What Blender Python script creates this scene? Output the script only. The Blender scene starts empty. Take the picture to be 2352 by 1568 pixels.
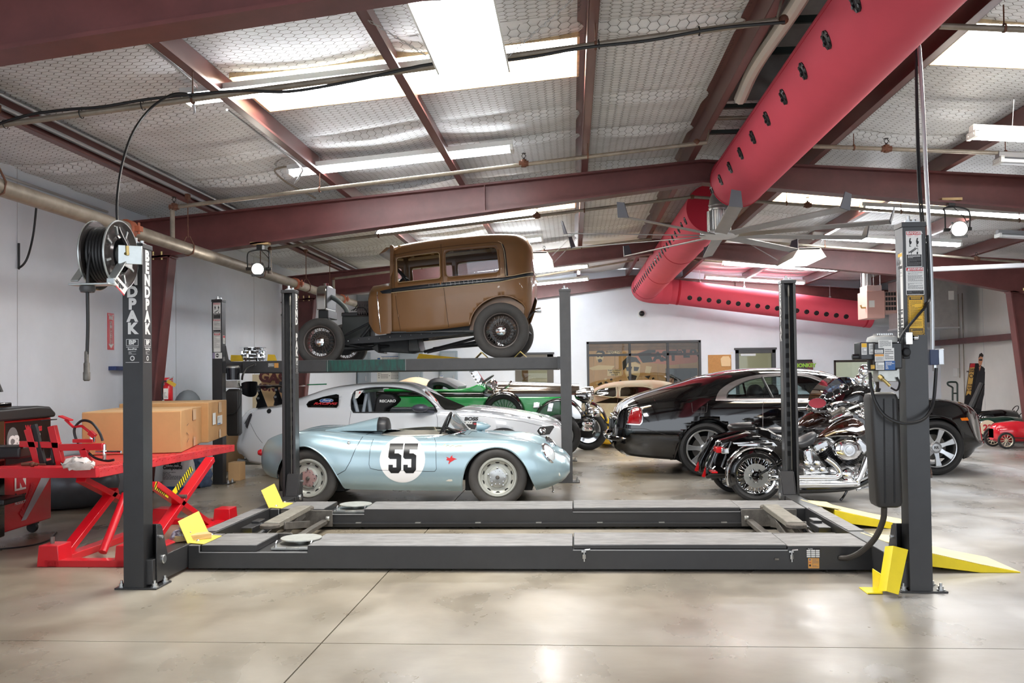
import bpy,bmesh,math,random
import numpy as np
from math import sin,cos,tan,pi,radians,sqrt,atan2,hypot
from mathutils import Vector,Matrix,Euler
from mathutils. geometry import delaunay_2d_cdt
random. seed(7)
SC=bpy. context. scene
COL=SC. collection
# ------------------------------------------------------------------ camera
IMW,IMH=2352,1568
FPX=2020.0
HC=1.39
YAW,PITCH,ROLL,SHY=0.06865,0.0202,-0.0127,37.277
_cy,_sy=cos(YAW),sin(YAW)
_f=Vector((-_sy,_cy,0));_r=Vector((_cy,_sy,0));_u=Vector((0,0,1))
_f2=_f*cos(PITCH)+_u*sin(PITCH);_u2=_u*cos(PITCH)-_f*sin(PITCH)
CR=_r*cos(ROLL)+_u2*sin(ROLL);CU=_u2*cos(ROLL)-_r*sin(ROLL);CF=_f2
CO=Vector((0,0,HC))
cam=bpy. data. cameras. new('camera');camo=bpy. data. objects. new('camera',cam);COL. objects. link(camo)
cam. sensor_fit='HORIZONTAL';cam. sensor_width=36.0;cam. lens=FPX/IMW*36.0
cam. shift_y=SHY/IMW;cam. clip_start=0.05;cam. clip_end=200
camo. matrix_world=Matrix(((CR. x,CU. x,-CF. x,0),(CR. y,CU. y,-CF. y,0),(CR. z,CU. z,-CF. z,HC),(0,0,0,1)))
SC. camera=camo
def at(u,v,X=None,Y=None,Z=None):
 """point of the photograph (2352x1568 px) on a world plane X=, Y= or Z="""
 d=CF+CR*((u-IMW/2)/FPX)-CU*((v-IMH/2-SHY)/FPX)
 if X is not None:t=X/d. x
 elif Y is not None:t=Y/d. y
 else:t=(Z-HC)/d. z
 return CO+d*t
 # ------------------------------------------------------------------ world + exposure
SC. view_settings. view_transform='Standard'
SC. view_settings. look='None'
SC. view_settings. exposure=1.4
SC. view_settings. gamma=1.0
SC. view_settings. use_curve_mapping=False
SC. cycles. use_denoising=True
SC. cycles. max_bounces=9
SC. cycles. diffuse_bounces=5
SC. cycles. glossy_bounces=5
SC. cycles. transparent_max_bounces=24
SC. cycles. transmission_bounces=4
SC. cycles. sample_clamp_indirect=6.0
SC. cycles. caustics_reflective=False
SC. cycles. caustics_refractive=False
wd=bpy. data. worlds. new('daylight');SC. world=wd;wd. use_nodes=True
_bg=wd. node_tree. nodes['Background']
_bg. inputs[0]. default_value=(0.86,0.92,1.0,1);_bg. inputs[1]. default_value=0.95
TUBE_STRENGTH=20.0
SKY_STRENGTH=13.0
BIG_STRENGTH=14.0
# ------------------------------------------------------------------ materials
def lin(c):
 c=c/255.0
 return c/12.92 if c<=0.04045 else((c+0.055)/1.055)**2.4
def rgb(*c):return tuple(lin(v)for v in c)+(1.0,)
MATS={}
def mat(name,col,rough=0.5,metal=0.0,var=0.0,vscale=8.0,bump=0.0,bscale=60.0,coat=0.0,spec=None,emit=0.0,stretch=None,col2=None):
 if name in MATS:return MATS[name]
 m=bpy. data. materials. new(name);m. use_nodes=True;nt=m. node_tree
 b=nt. nodes['Principled BSDF'];c=rgb(*col)
 b. inputs['Base Color']. default_value=c;b. inputs['Roughness']. default_value=rough;b. inputs['Metallic']. default_value=metal
 if coat:b. inputs['Coat Weight']. default_value=coat;b. inputs['Coat Roughness']. default_value=0.03
 if spec is not None:b. inputs['Specular IOR Level']. default_value=spec
 if emit:b. inputs['Emission Color']. default_value=c;b. inputs['Emission Strength']. default_value=emit
 if var or bump:
  tc=nt. nodes. new('ShaderNodeTexCoord');mp=nt. nodes. new('ShaderNodeMapping')
  nt. links. new(tc. outputs['Object'],mp. inputs['Vector'])
  if stretch:mp. inputs['Scale']. default_value=stretch
 if var:
  n=nt. nodes. new('ShaderNodeTexNoise');n. inputs['Scale']. default_value=vscale;n. inputs['Detail']. default_value=6;n. inputs['Roughness']. default_value=0.65
  nt. links. new(mp. outputs[0],n. inputs['Vector'])
  r=nt. nodes. new('ShaderNodeValToRGB');r. color_ramp. elements[0]. position=0.35;r. color_ramp. elements[1]. position=0.68
  lo=rgb(*col2)if col2 else tuple(v*(1-var)for v in c[:3])+(1,)
  hi=c if col2 else tuple(min(1,v*(1+var*0.6))for v in c[:3])+(1,)
  r. color_ramp. elements[0]. color=lo;r. color_ramp. elements[1]. color=hi
  nt. links. new(n. outputs['Fac'],r. inputs[0]);nt. links. new(r. outputs[0],b. inputs['Base Color'])
 if bump:
  n2=nt. nodes. new('ShaderNodeTexNoise');n2. inputs['Scale']. default_value=bscale;n2. inputs['Detail']. default_value=3
  nt. links. new(mp. outputs[0],n2. inputs['Vector'])
  bp=nt. nodes. new('ShaderNodeBump');bp. inputs['Strength']. default_value=bump;bp. inputs['Distance']. default_value=0.01
  nt. links. new(n2. outputs['Fac'],bp. inputs['Height']);nt. links. new(bp. outputs[0],b. inputs['Normal'])
 MATS[name]=m
 return m
def emat(name,col,strength):
 if name in MATS:return MATS[name]
 m=bpy. data. materials. new(name);m. use_nodes=True;nt=m. node_tree;nt. nodes. clear()
 e=nt. nodes. new('ShaderNodeEmission');o=nt. nodes. new('ShaderNodeOutputMaterial')
 e. inputs[0]. default_value=rgb(*col);e. inputs[1]. default_value=strength
 nt. links. new(e. outputs[0],o. inputs[0]);MATS[name]=m
 return m
def glassmat(name,tint=(235,240,240),refl=0.12):
 if name in MATS:return MATS[name]
 m=bpy. data. materials. new(name);m. use_nodes=True;nt=m. node_tree;nt. nodes. clear()
 t=nt. nodes. new('ShaderNodeBsdfTransparent');g=nt. nodes. new('ShaderNodeBsdfGlossy');f=nt. nodes. new('ShaderNodeFresnel')
 mx=nt. nodes. new('ShaderNodeMixShader');o=nt. nodes. new('ShaderNodeOutputMaterial');ma=nt. nodes. new('ShaderNodeMath')
 t. inputs[0]. default_value=rgb(*tint);g. inputs['Roughness']. default_value=0.01;g. inputs[0]. default_value=(1,1,1,1)
 f. inputs[0]. default_value=1.45;ma. operation='MULTIPLY';ma. inputs[1]. default_value=refl/0.04
 ma. use_clamp=True
 nt. links. new(f. outputs[0],ma. inputs[0]);nt. links. new(ma. outputs[0],mx. inputs[0])
 nt. links. new(t. outputs[0],mx. inputs[1]);nt. links. new(g. outputs[0],mx. inputs[2]);nt. links. new(mx. outputs[0],o. inputs[0])
 MATS[name]=m
 return m
 # ------------------------------------------------------------------ mesh builder
class MB:
 def __init__(s,M=None):s. v=[];s. f=[];s. M=M
 def add(s,vs,fs):
  n=len(s. v)
  if s. M is not None:vs=[s. M@Vector(q)for q in vs]
  s. v+=[tuple(q)for q in vs];s. f+=[tuple(i+n for i in f)for f in fs]
  return s
 def box(s,x0,x1,y0,y1,z0,z1):
  return s. add([(x0,y0,z0),(x1,y0,z0),(x1,y1,z0),(x0,y1,z0),(x0,y0,z1),(x1,y0,z1),(x1,y1,z1),(x0,y1,z1)],[(0,3,2,1),(4,5,6,7),(0,1,5,4),(1,2,6,5),(2,3,7,6),(3,0,4,7)])
 def hexa(s,p):return s. add(p,[(0,3,2,1),(4,5,6,7),(0,1,5,4),(1,2,6,5),(2,3,7,6),(3,0,4,7)])
 def bar(s,a,b,w,h,up=(0,0,1)):
  a=Vector(a);b=Vector(b);d=(b-a). normalized();up=Vector(up)
  x=d. cross(up)
  if x. length<1e-4:x=d. cross(Vector((1,0,0)))
  x. normalize();y=x. cross(d)
  P=[]
  for q in(a,b):
   P+=[q-x*w/2-y*h/2,q+x*w/2-y*h/2,q+x*w/2+y*h/2,q-x*w/2+y*h/2]
  return s. add(P,[(0,3,2,1),(4,5,6,7),(0,1,5,4),(1,2,6,5),(2,3,7,6),(3,0,4,7)])
 def cyl(s,a,b,r,n=14,r2=None,cap=True):
  a=Vector(a);b=Vector(b);d=(b-a). normalized();r2=r if r2 is None else r2
  x=d. cross(Vector((0,0,1))if abs(d. z)<0.9 else Vector((1,0,0))). normalized();y=d. cross(x)
  vs=[]
  for q,rr in((a,r),(b,r2)):
   for i in range(n):
    t=2*pi*i/n;vs. append(q+x*(rr*cos(t))+y*(rr*sin(t)))
  fs=[(i,(i+1)%n,n+(i+1)%n,n+i)for i in range(n)]
  if cap:fs+=[tuple(range(n-1,-1,-1)),tuple(range(n,2*n))]
  return s. add(vs,fs)
 def tube(s,pts,r,n=8,closed=False,cap=True):
  pts=[Vector(q)for q in pts];N=len(pts);rs=r if isinstance(r,(list,tuple))else[r]*N
  prev=None;vs=[]
  for i,q in enumerate(pts):
   if closed:d=pts[(i+1)%N]-pts[i-1]
   else:d=pts[min(i+1,N-1)]-pts[max(i-1,0)]
   d. normalize()
   if prev is None:
    x=d. cross(Vector((0,0,1))if abs(d. z)<0.9 else Vector((1,0,0))). normalized()
   else:
    x=(prev-d*prev. dot(d)). normalized()
   prev=x;y=d. cross(x)
   for k in range(n):
    t=2*pi*k/n;vs. append(q+x*(rs[i]*cos(t))+y*(rs[i]*sin(t)))
  fs=[]
  for i in range(N if closed else N-1):
   j=(i+1)%N
   for k in range(n):
    k2=(k+1)%n;fs. append((i*n+k,i*n+k2,j*n+k2,j*n+k))
  if cap and not closed:fs+=[tuple(range(n-1,-1,-1)),tuple(range((N-1)*n,N*n))]
  return s. add(vs,fs)
 def lathe(s,prof,n=32,o=(0,0,0),ax='y',closed=False):
  o=Vector(o)
  if isinstance(ax,str):ax={'x':Vector((1,0,0)),'y':Vector((0,1,0)),'z':Vector((0,0,1))}[ax]
  ax=Vector(ax). normalized()
  x=ax. cross(Vector((0,0,1))if abs(ax. z)<0.9 else Vector((1,0,0))). normalized();y=ax. cross(x)
  vs=[];N=len(prof)
  for(r,h)in prof:
   for i in range(n):
    t=2*pi*i/n;vs. append(o+ax*h+x*(r*cos(t))+y*(r*sin(t)))
  fs=[]
  for j in range(N if closed else N-1):
   k=(j+1)%N
   for i in range(n):
    i2=(i+1)%n;fs. append((j*n+i,j*n+i2,k*n+i2,k*n+i))
  return s. add(vs,fs)
 def prism(s,poly,a,b,plane='xz'):
  """poly in a plane, extruded from a to b along the third axis"""
  n=len(poly)
  def mk(p,q,c):return{'xz':(p,c,q),'xy':(p,q,c),'yz':(c,p,q)}[plane]
  vs=[mk(p,q,a)for p,q in poly]+[mk(p,q,b)for p,q in poly]
  fs=[tuple(range(n)),tuple(range(2*n-1,n-1,-1))]+[(i,n+i,n+(i+1)%n,(i+1)%n)for i in range(n)]
  return s. add(vs,fs)
 def ball(s,c,rx,ry=None,rz=None,n=16,m=10):
  ry=rx if ry is None else ry;rz=rx if rz is None else rz;vs=[];fs=[]
  for j in range(m+1):
   p=pi*j/m
   for i in range(n):
    t=2*pi*i/n;vs. append((c[0]+rx*sin(p)*cos(t),c[1]+ry*sin(p)*sin(t),c[2]+rz*cos(p)))
  for j in range(m):
   for i in range(n):
    i2=(i+1)%n;fs. append((j*n+i,(j+1)*n+i,(j+1)*n+i2,j*n+i2))
  return s. add(vs,fs)
 def grid(s,fn,nu,nv):
  vs=[fn(i/nu,j/nv)for j in range(nv+1)for i in range(nu+1)]
  fs=[(j*(nu+1)+i,j*(nu+1)+i+1,(j+1)*(nu+1)+i+1,(j+1)*(nu+1)+i)for j in range(nv)for i in range(nu)]
  return s. add(vs,fs)
 def build(s,name,m,parent=None,ang=35,bevel=0.0,seg=2,fix=True,loc=None):
  me=bpy. data. meshes. new(name);me. from_pydata(s. v,[],s. f)
  if fix:
   bm=bmesh. new();bm. from_mesh(me);bmesh. ops. remove_doubles(bm,verts=bm. verts,dist=1e-6)
   bmesh. ops. recalc_face_normals(bm,faces=bm. faces);bm. to_mesh(me);bm. free()
  return link(me,name,m,parent,ang,bevel,seg,loc)
def link(me,name,m,parent=None,ang=35,bevel=0.0,seg=2,loc=None):
 if m:me. materials. append(m)
 if ang:
  me. shade_smooth();me. set_sharp_from_angle(angle=radians(ang))
 o=bpy. data. objects. new(name,me);COL. objects. link(o)
 if parent:o. parent=parent
 if loc is not None:o. location=loc
 if bevel:
  b=o. modifiers. new('bevel','BEVEL');b. width=bevel;b. segments=seg;b. limit_method='ANGLE';b. angle_limit=radians(40)
 return o
def tag(o,label=None,cat=None,group=None,kind=None):
 if label:o['label']=label
 if cat:o['category']=cat
 if group:o['group']=group
 if kind:o['kind']=kind
 return o
def thing(name,label,cat,loc=(0,0,0),rz=0.0,group=None):
 o=bpy. data. objects. new(name,None);COL. objects. link(o);o. empty_display_size=0.1
 o. location=loc;o. rotation_euler=(0,0,rz)
 return tag(o,label,cat,group)
def structure(o):o['kind']='structure';return o
def dup(o,parent=None):
 c=o. copy();COL. objects. link(c)
 if parent:c. parent=parent
 for ch in list(o. children):dup(ch,c)
 return c
def dupt(root,loc,rz=None,label=None,group=None):
 c=dup(root);c. location=loc
 if rz is not None:c. rotation_euler=(0,0,rz)
 if label:c['label']=label
 if group:c['group']=group
 return c
def catmull(pts,n=8,closed=False):
 pts=[Vector(q)for q in pts];N=len(pts);out=[]
 for i in range(N if closed else N-1):
  p0=pts[i-1]if(closed or i>0)else pts[0]*2-pts[1]
  p1=pts[i];p2=pts[(i+1)%N]
  p3=pts[(i+2)%N]if(closed or i+2<N)else pts[-1]*2-pts[-2]
  for k in range(n):
   t=k/n
   out. append(0.5*((2*p1)+(p2-p0)*t+(2*p0-5*p1+4*p2-p3)*t*t+(3*p1-p0-3*p2+p3)*t**3))
 if not closed:out. append(pts[-1])
 return out
def frameM(o,x,y):
 x=Vector(x). normalized();y=Vector(y). normalized();z=x. cross(y)
 return Matrix(((x. x,y. x,z. x,o[0]),(x. y,y. y,z. y,o[1]),(x. z,y. z,z. z,o[2]),(0,0,0,1)))
def text_mesh(s,size,sx=1.0,bold=0.0,ext=0.0006,align='CENTER',shear=0.0):
 c=bpy. data. curves. new('t','FONT');c. body=s;c. size=size;c. align_x=align;c. align_y='CENTER'
 c. offset=bold*size;c. extrude=ext;c. resolution_u=3;c. shear=shear;c. space_line=0.9
 o=bpy. data. objects. new('t',c);me=bpy. data. meshes. new_from_object(o);bpy. data. objects. remove(o)
 if sx!=1.0:me. transform(Matrix. Diagonal((sx,1,1,1)))
 return me
def text(s,size,M,m,parent=None,name='lettering',sx=1.0,bold=0.02,ext=0.0006,align='CENTER',shear=0.0,stack=None):
 """flat lettering in the frame M (x right, y up, z out); stack = vertical pitch for stacked letters"""
 if stack:
  bm=bmesh. new()
  for i,ch in enumerate(s):
   if ch==' ':continue
   t=text_mesh(ch,size,sx,bold,ext);t. transform(Matrix. Translation((0,-i*stack,0)));bm. from_mesh(t)
  me=bpy. data. meshes. new(name);bm. to_mesh(me);bm. free()
 else:
  me=text_mesh(s,size,sx,bold,ext,align,shear)
 me. transform(M)
 return link(me,name,m,parent,ang=0)
def joinme(objs,name):
 """join plain mesh objects (same material) into the first"""
 bm=bmesh. new()
 for o in objs:bm. from_mesh(o. data)
 me=objs[0]. data;bm. to_mesh(me);bm. free()
 for o in objs[1:]:bpy. data. objects. remove(o)
 objs[0]. name=name
 return objs[0]
def pl(tbl,x):
 """smooth monotone-ish interpolation in a table [(x, val), ...] (Catmull on non-uniform knots, limited)"""
 n=len(tbl)
 if x<=tbl[0][0]:return tbl[0][1]
 if x>=tbl[-1][0]:return tbl[-1][1]
 i=0
 while tbl[i+1][0]<x:i+=1
 x0,y0=tbl[i];x1,y1=tbl[i+1];h=x1-x0;d=(y1-y0)/h
 def slope(k):
  if k==0 or k==n-1:
   j=0 if k==0 else n-2
   return(tbl[j+1][1]-tbl[j][1])/(tbl[j+1][0]-tbl[j][0])
  a=(tbl[k][1]-tbl[k-1][1])/(tbl[k][0]-tbl[k-1][0]);b=(tbl[k+1][1]-tbl[k][1])/(tbl[k+1][0]-tbl[k][0])
  if a*b<=0:return 0.0
  h0=tbl[k][0]-tbl[k-1][0];h1=tbl[k+1][0]-tbl[k][0]
  w1=2*h1+h0;w2=h1+2*h0
  return(w1+w2)/(w1/a+w2/b)
 m0=slope(i);m1=slope(i+1);t=(x-x0)/h
 return(2*t**3-3*t*t+1)*y0+(t**3-2*t*t+t)*h*m0+(-2*t**3+3*t*t)*y1+(t**3-t*t)*h*m1
 # ================================================================== LOFTED BODY KERNEL
class Loft:
 """body surface: sections across y,z at stations x.  pts = list of (ytable, ztable) control curves from the sill (v=0)
    to the centre line (v=K-1).  Side view trims are mapped onto the surface, so openings, glass, seams and decals follow it."""
 def __init__(s,x0,x1,pts,nx=110,sub=9,ease=True):
  s. K=len(pts);s. x0,s. x1=x0,x1
  t=np. linspace(0,1,nx)
  s. xs=x0+(x1-x0)*(0.5-0.5*np. cos(pi*t))*.5+(x1-x0)*t*.5
  Y=[];Z=[]
  s. nv=(s. K-1)*sub+1
  for x in s. xs:
   c=[(pl(a,x),pl(b,x))for a,b in pts]
   c=[(c[0][0]*2-c[1][0],c[0][1]*2-c[1][1])]+c+[(-c[-2][0],c[-2][1])]
   yy=[];zz=[]
   for i in range(1,s. K):
    p0,p1,p2,p3=c[i-1],c[i],c[i+1],c[i+2]
    for k in range(sub):
     u=k/sub
     f=lambda a,b,cc,d:.5*(2*b+(cc-a)*u+(2*a-5*b+4*cc-d)*u*u+(3*b-a-3*cc+d)*u**3)
     yy. append(f(p0[0],p1[0],p2[0],p3[0]));zz. append(f(p0[1],p1[1],p2[1],p3[1]))
   yy. append(c[s. K][0]);zz. append(c[s. K][1]);Y. append(yy);Z. append(zz)
  s. Y=np. array(Y);s. Z=np. array(Z);s. V=np. linspace(0,s. K-1,s. nv)
  P=np. stack([np. repeat(s. xs[:,None],s. nv,1),s. Y,s. Z],-1)
  du=np. gradient(P,axis=0);dv=np. gradient(P,axis=1)
  N=np. cross(du,dv);l=np. linalg. norm(N,axis=-1,keepdims=True);l[l<1e-9]=1;N/=l
  mid=N[nx//2,s. nv//3]
  s. N=N if mid[1]>0 else-N
 def _ix(s,x):
  i=int(np. searchsorted(s. xs,x))-1;i=min(max(i,0),len(s. xs)-2)
  return i,min(1.,max(0.,(x-s. xs[i])/(s. xs[i+1]-s. xs[i])))
 def ev(s,x,v,off=0.0):
  i,t=s._ix(x);q=min(max(v/(s. K-1),0),1)*(s. nv-1);j=min(int(q),s. nv-2);r=q-j
  def b(A):return(A[i,j]*(1-t)+A[i+1,j]*t)*(1-r)+(A[i,j+1]*(1-t)+A[i+1,j+1]*t)*r
  n=b(s. N);n=n/max(1e-9,np. linalg. norm(n))
  return Vector((x+n[0]*off,b(s. Y)+n[1]*off,b(s. Z)+n[2]*off)),Vector(n)
 def row(s,x):
  i,t=s._ix(x);return s. Y[i]*(1-t)+s. Y[i+1]*t,s. Z[i]*(1-t)+s. Z[i+1]*t
 def inv(s,x,z,vmin=0.0,vmax=None):
  Yr,Zr=s. row(x)
  if vmin==0 and z<Zr[0]:return(z-Zr[0])*4.0
  vm=s. K-1 if vmax is None else vmax
  for j in range(s. nv-1):
   if s. V[j+1]<=vmin:continue
   if s. V[j]>=vm:break
   a,b=Zr[j],Zr[j+1]
   if(a-z)*(b-z)<=0 and a!=b:return s. V[j]+(s. V[j+1]-s. V[j])*(z-a)/(b-a)
  return vm
 def side(s,poly,vmin=0.0,vmax=None,step=.03,closed=True):
  out=[];n=len(poly)
  for k in range(n if closed else n-1):
   a=poly[k];b=poly[(k+1)%n];m=max(1,int(hypot(b[0]-a[0],b[1]-a[1])/step))
   for i in range(m):
    x=a[0]+(b[0]-a[0])*i/m;z=a[1]+(b[1]-a[1])*i/m;out. append((x,s. inv(x,z,vmin,vmax)))
  if not closed:out. append((poly[-1][0],s. inv(poly[-1][0],poly[-1][1],vmin,vmax)))
  return out
 def patch(s,name,m,parent,outer=None,holes=(),off=0.0,dx=.05,dv=.2,sides=(-1,1),thick=0.0):
  """trimmed piece of the surface; outer / holes are (x, v) polygons"""
  sc=.22
  if outer is None:
   e=1e-4;outer=[]
   nn=40
   for i in range(nn):outer. append((s. x0+(s. x1-s. x0)*i/nn,0))
   for i in range(nn):outer. append((s. x1,(s. K-1)*i/nn))
   for i in range(nn):outer. append((s. x1-(s. x1-s. x0)*i/nn,s. K-1))
   for i in range(nn):outer. append((s. x0,(s. K-1)*(1-i/nn)))
  def inside(p,poly):
   c=False;j=len(poly)-1
   for i in range(len(poly)):
    (xi,yi),(xj,yj)=poly[i],poly[j]
    if(yi>p[1])!=(yj>p[1])and p[0]<(xj-xi)*(p[1]-yi)/(yj-yi)+xi:c=not c
    j=i
   return c
  V=[];E=[]
  for poly in[outer]+list(holes):
   n0=len(V);V+=[Vector((p[0],p[1]*sc))for p in poly];E+=[(n0+i,n0+(i+1)%len(poly))for i in range(len(poly))]
  xa=min(p[0]for p in outer);xb=max(p[0]for p in outer);va=min(p[1]for p in outer);vb=max(p[1]for p in outer)
  for i in range(1,max(2,int((xb-xa)/dx))):
   for j in range(1,max(2,int((vb-va)/dv))):
    p=(xa+(xb-xa)*i/max(2,int((xb-xa)/dx)),va+(vb-va)*j/max(2,int((vb-va)/dv)))
    if inside(p,outer)and not any(inside(p,h)for h in holes):V. append(Vector((p[0],p[1]*sc)))
  r=delaunay_2d_cdt(V,E,[],0,1e-5)
  co=[(q. x,q. y/sc)for q in r[0]];fs=[]
  for f in r[2]:
   c=(sum(co[i][0]for i in f)/len(f),sum(co[i][1]for i in f)/len(f))
   if inside(c,outer)and not any(inside(c,h)for h in holes)and-1e-6<c[1]:fs. append(f)
  P=[];NN=[]
  for(x,v)in co:
   p,n=s. ev(min(max(x,s. x0),s. x1),v,off);P. append(p);NN. append(n)
  if len(sides)==2 and max(p[1]for p in outer)<s. K-1.02:
   for sd in sides:o=s._mk(name,m,parent,P,NN,fs,(sd,),thick)
   return o
  return s._mk(name,m,parent,P,NN,fs,sides,thick)
 def _mk(s,name,m,parent,P,NN,fs,sides,thick):
  vs=[];nn=[];ff=[]
  for sd in sides:
   b=len(vs)
   vs+=[(p. x,p. y*sd,p. z)for p in P];nn+=[(n. x,n. y*sd,n. z)for n in NN]
   for f in fs:
    a,b2,c2=[Vector(vs[b+i])for i in f[:3]];nf=(b2-a). cross(c2-a)
    av=Vector(nn[b+f[0]])+Vector(nn[b+f[1]])+Vector(nn[b+f[2]])
    ff. append(tuple(b+i for i in(f if nf. dot(av)>0 else f[::-1])))
  me=bpy. data. meshes. new(name);me. from_pydata(vs,[],ff)
  me. shade_smooth()
  if hasattr(me,'normals_split_custom_set_from_vertices'):me. normals_split_custom_set_from_vertices(nn)
  o=link(me,name,m,parent,ang=0)
  if thick:
   md=o. modifiers. new('thick','SOLIDIFY');md. thickness=thick;md. offset=-1
  return o
 def line(s,name,m,parent,poly,r=.003,off=.0005,sides=(-1,1),closed=False,n=5,xv=False,step=.03,vmin=0.,vmax=None):
  """bead / seam running on the surface"""
  pts=poly if xv else s. side(poly,vmin,vmax,step,closed)
  for sd in sides:
   q=[s. ev(x,max(v,0),off)[0]for x,v in pts];o=MB(). tube([(p. x,p. y*sd,p. z)for p in q],r,n,closed). build(name,m,parent,ang=60)
  return o
 def cap(s,name,m,parent,end):
  i=0 if end==0 else-1;ys=s. Y[i];zs=s. Z[i];x=s. xs[i]
  pts=[(x,y,z)for y,z in zip(ys,zs)]+[(x,-y,z)for y,z in list(zip(ys,zs))[::-1]]
  return MB(). add(pts,[tuple(range(len(pts)))]). build(name,m,parent,ang=0)
def T(root,pts,Y):
 """photo pixels -> local (x, z) on the plane Y"""
 out=[]
 for u,v in pts:
  q=at(u,v,Y=Y);out. append((q. x-root[0],q. z-root[2]))
 return out
def circ(c,r,n=40,rz=None):return[(c[0]+r*cos(2*pi*i/n),c[1]+(rz or r)*sin(2*pi*i/n))for i in range(n)]
def addk(tab,dz):return[(x,z+dz)for x,z in tab]
def const(v):return[(-9,v),(9,v)]
M_TYRE=mat('tyre rubber',(34,34,35),.62,bump=.08,bscale=80)
M_TYRED=mat('dusty grey tyre rubber',(64,62,60),.7,var=.15,vscale=12,bump=.08,bscale=80)
M_ALLOY=mat('silver alloy',(196,198,200),.25,.9)
M_DARK=mat('dark recess',(10,10,11),.8)
M_RIMS=mat('silver painted steel wheel',(176,178,170),.4,.3)
def tyre(par,r,rr,w,m=M_TYRE,grooves=True,n=56):
 """tyre cross section around y; outer radius r, rim radius rr, width w"""
 h=w/2;pr=[(rr,-h*.62),(rr+.012,-h*.8),(rr+(r-rr)*.45,-h),(r-(r-rr)*.18,-h*.93),(r-.006,-h*.76)]
 if grooves:
  for g in(-.5,-.17,.17,.5):pr+=[(r,(g-.14)*h),(r,(g-.02)*h),(r-.008,(g-.015)*h),(r-.008,(g+.015)*h),(r,(g+.02)*h)]
 pr+=[(r-.006,h*.76),(r-(r-rr)*.18,h*.93),(rr+(r-rr)*.45,h),(rr+.012,h*.8),(rr,h*.62)]
 return MB(). lathe(pr,n,ax='y',closed=True). build('tyre',m,par,ang=40)
def wheel_root(par,x,y,z,name='wheel'):
 o=bpy. data. objects. new(name,None);COL. objects. link(o);o. parent=par;o. location=(x,y,z);o. empty_display_size=.05;return o
 # ================================================================== ROOM SHELL
XR,XL,XRW,YB,YFRONT=1.57,-5.65,9.25,22.85,-1.8
YFR=[4.5,10.6,16.7,22.75]
M_STEEL=mat('red oxide primer steel',(104,56,54),0.42,0.0,var=0.22,vscale=3.0)
M_STEEL2=mat('red oxide purlin steel',(108,66,62),0.35,0.0,var=0.25,vscale=2.0,stretch=(1,.3,1))
M_WALL=mat('white painted wall',(226,233,243),0.55,var=0.05,vscale=1.2)
M_WALLR=mat('warm white right wall',(222,221,218),0.6,var=0.06,vscale=1.0)
M_INSUL=mat('white faced insulation',(236,239,242),0.5,var=0.10,vscale=2.5,bump=0.25,bscale=9)
M_WIRE=mat('galvanised netting wire',(66,60,52),0.6,0.0)
M_GALV=mat('galvanised conduit',(196,199,202),0.32,0.6)
M_PIPE=mat('sprinkler pipe',(150,140,126),0.5,0.4,var=0.3,vscale=5)
M_RUST=mat('rusty fitting',(112,74,56),0.7,0.2,var=0.3,vscale=20)
M_BLACK=mat('black rubber',(22,22,23),0.45)
M_CONC_EDGE=mat('dark joint concrete',(44,40,35),0.9)  # dark base showing in the gaps between slabs
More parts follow.
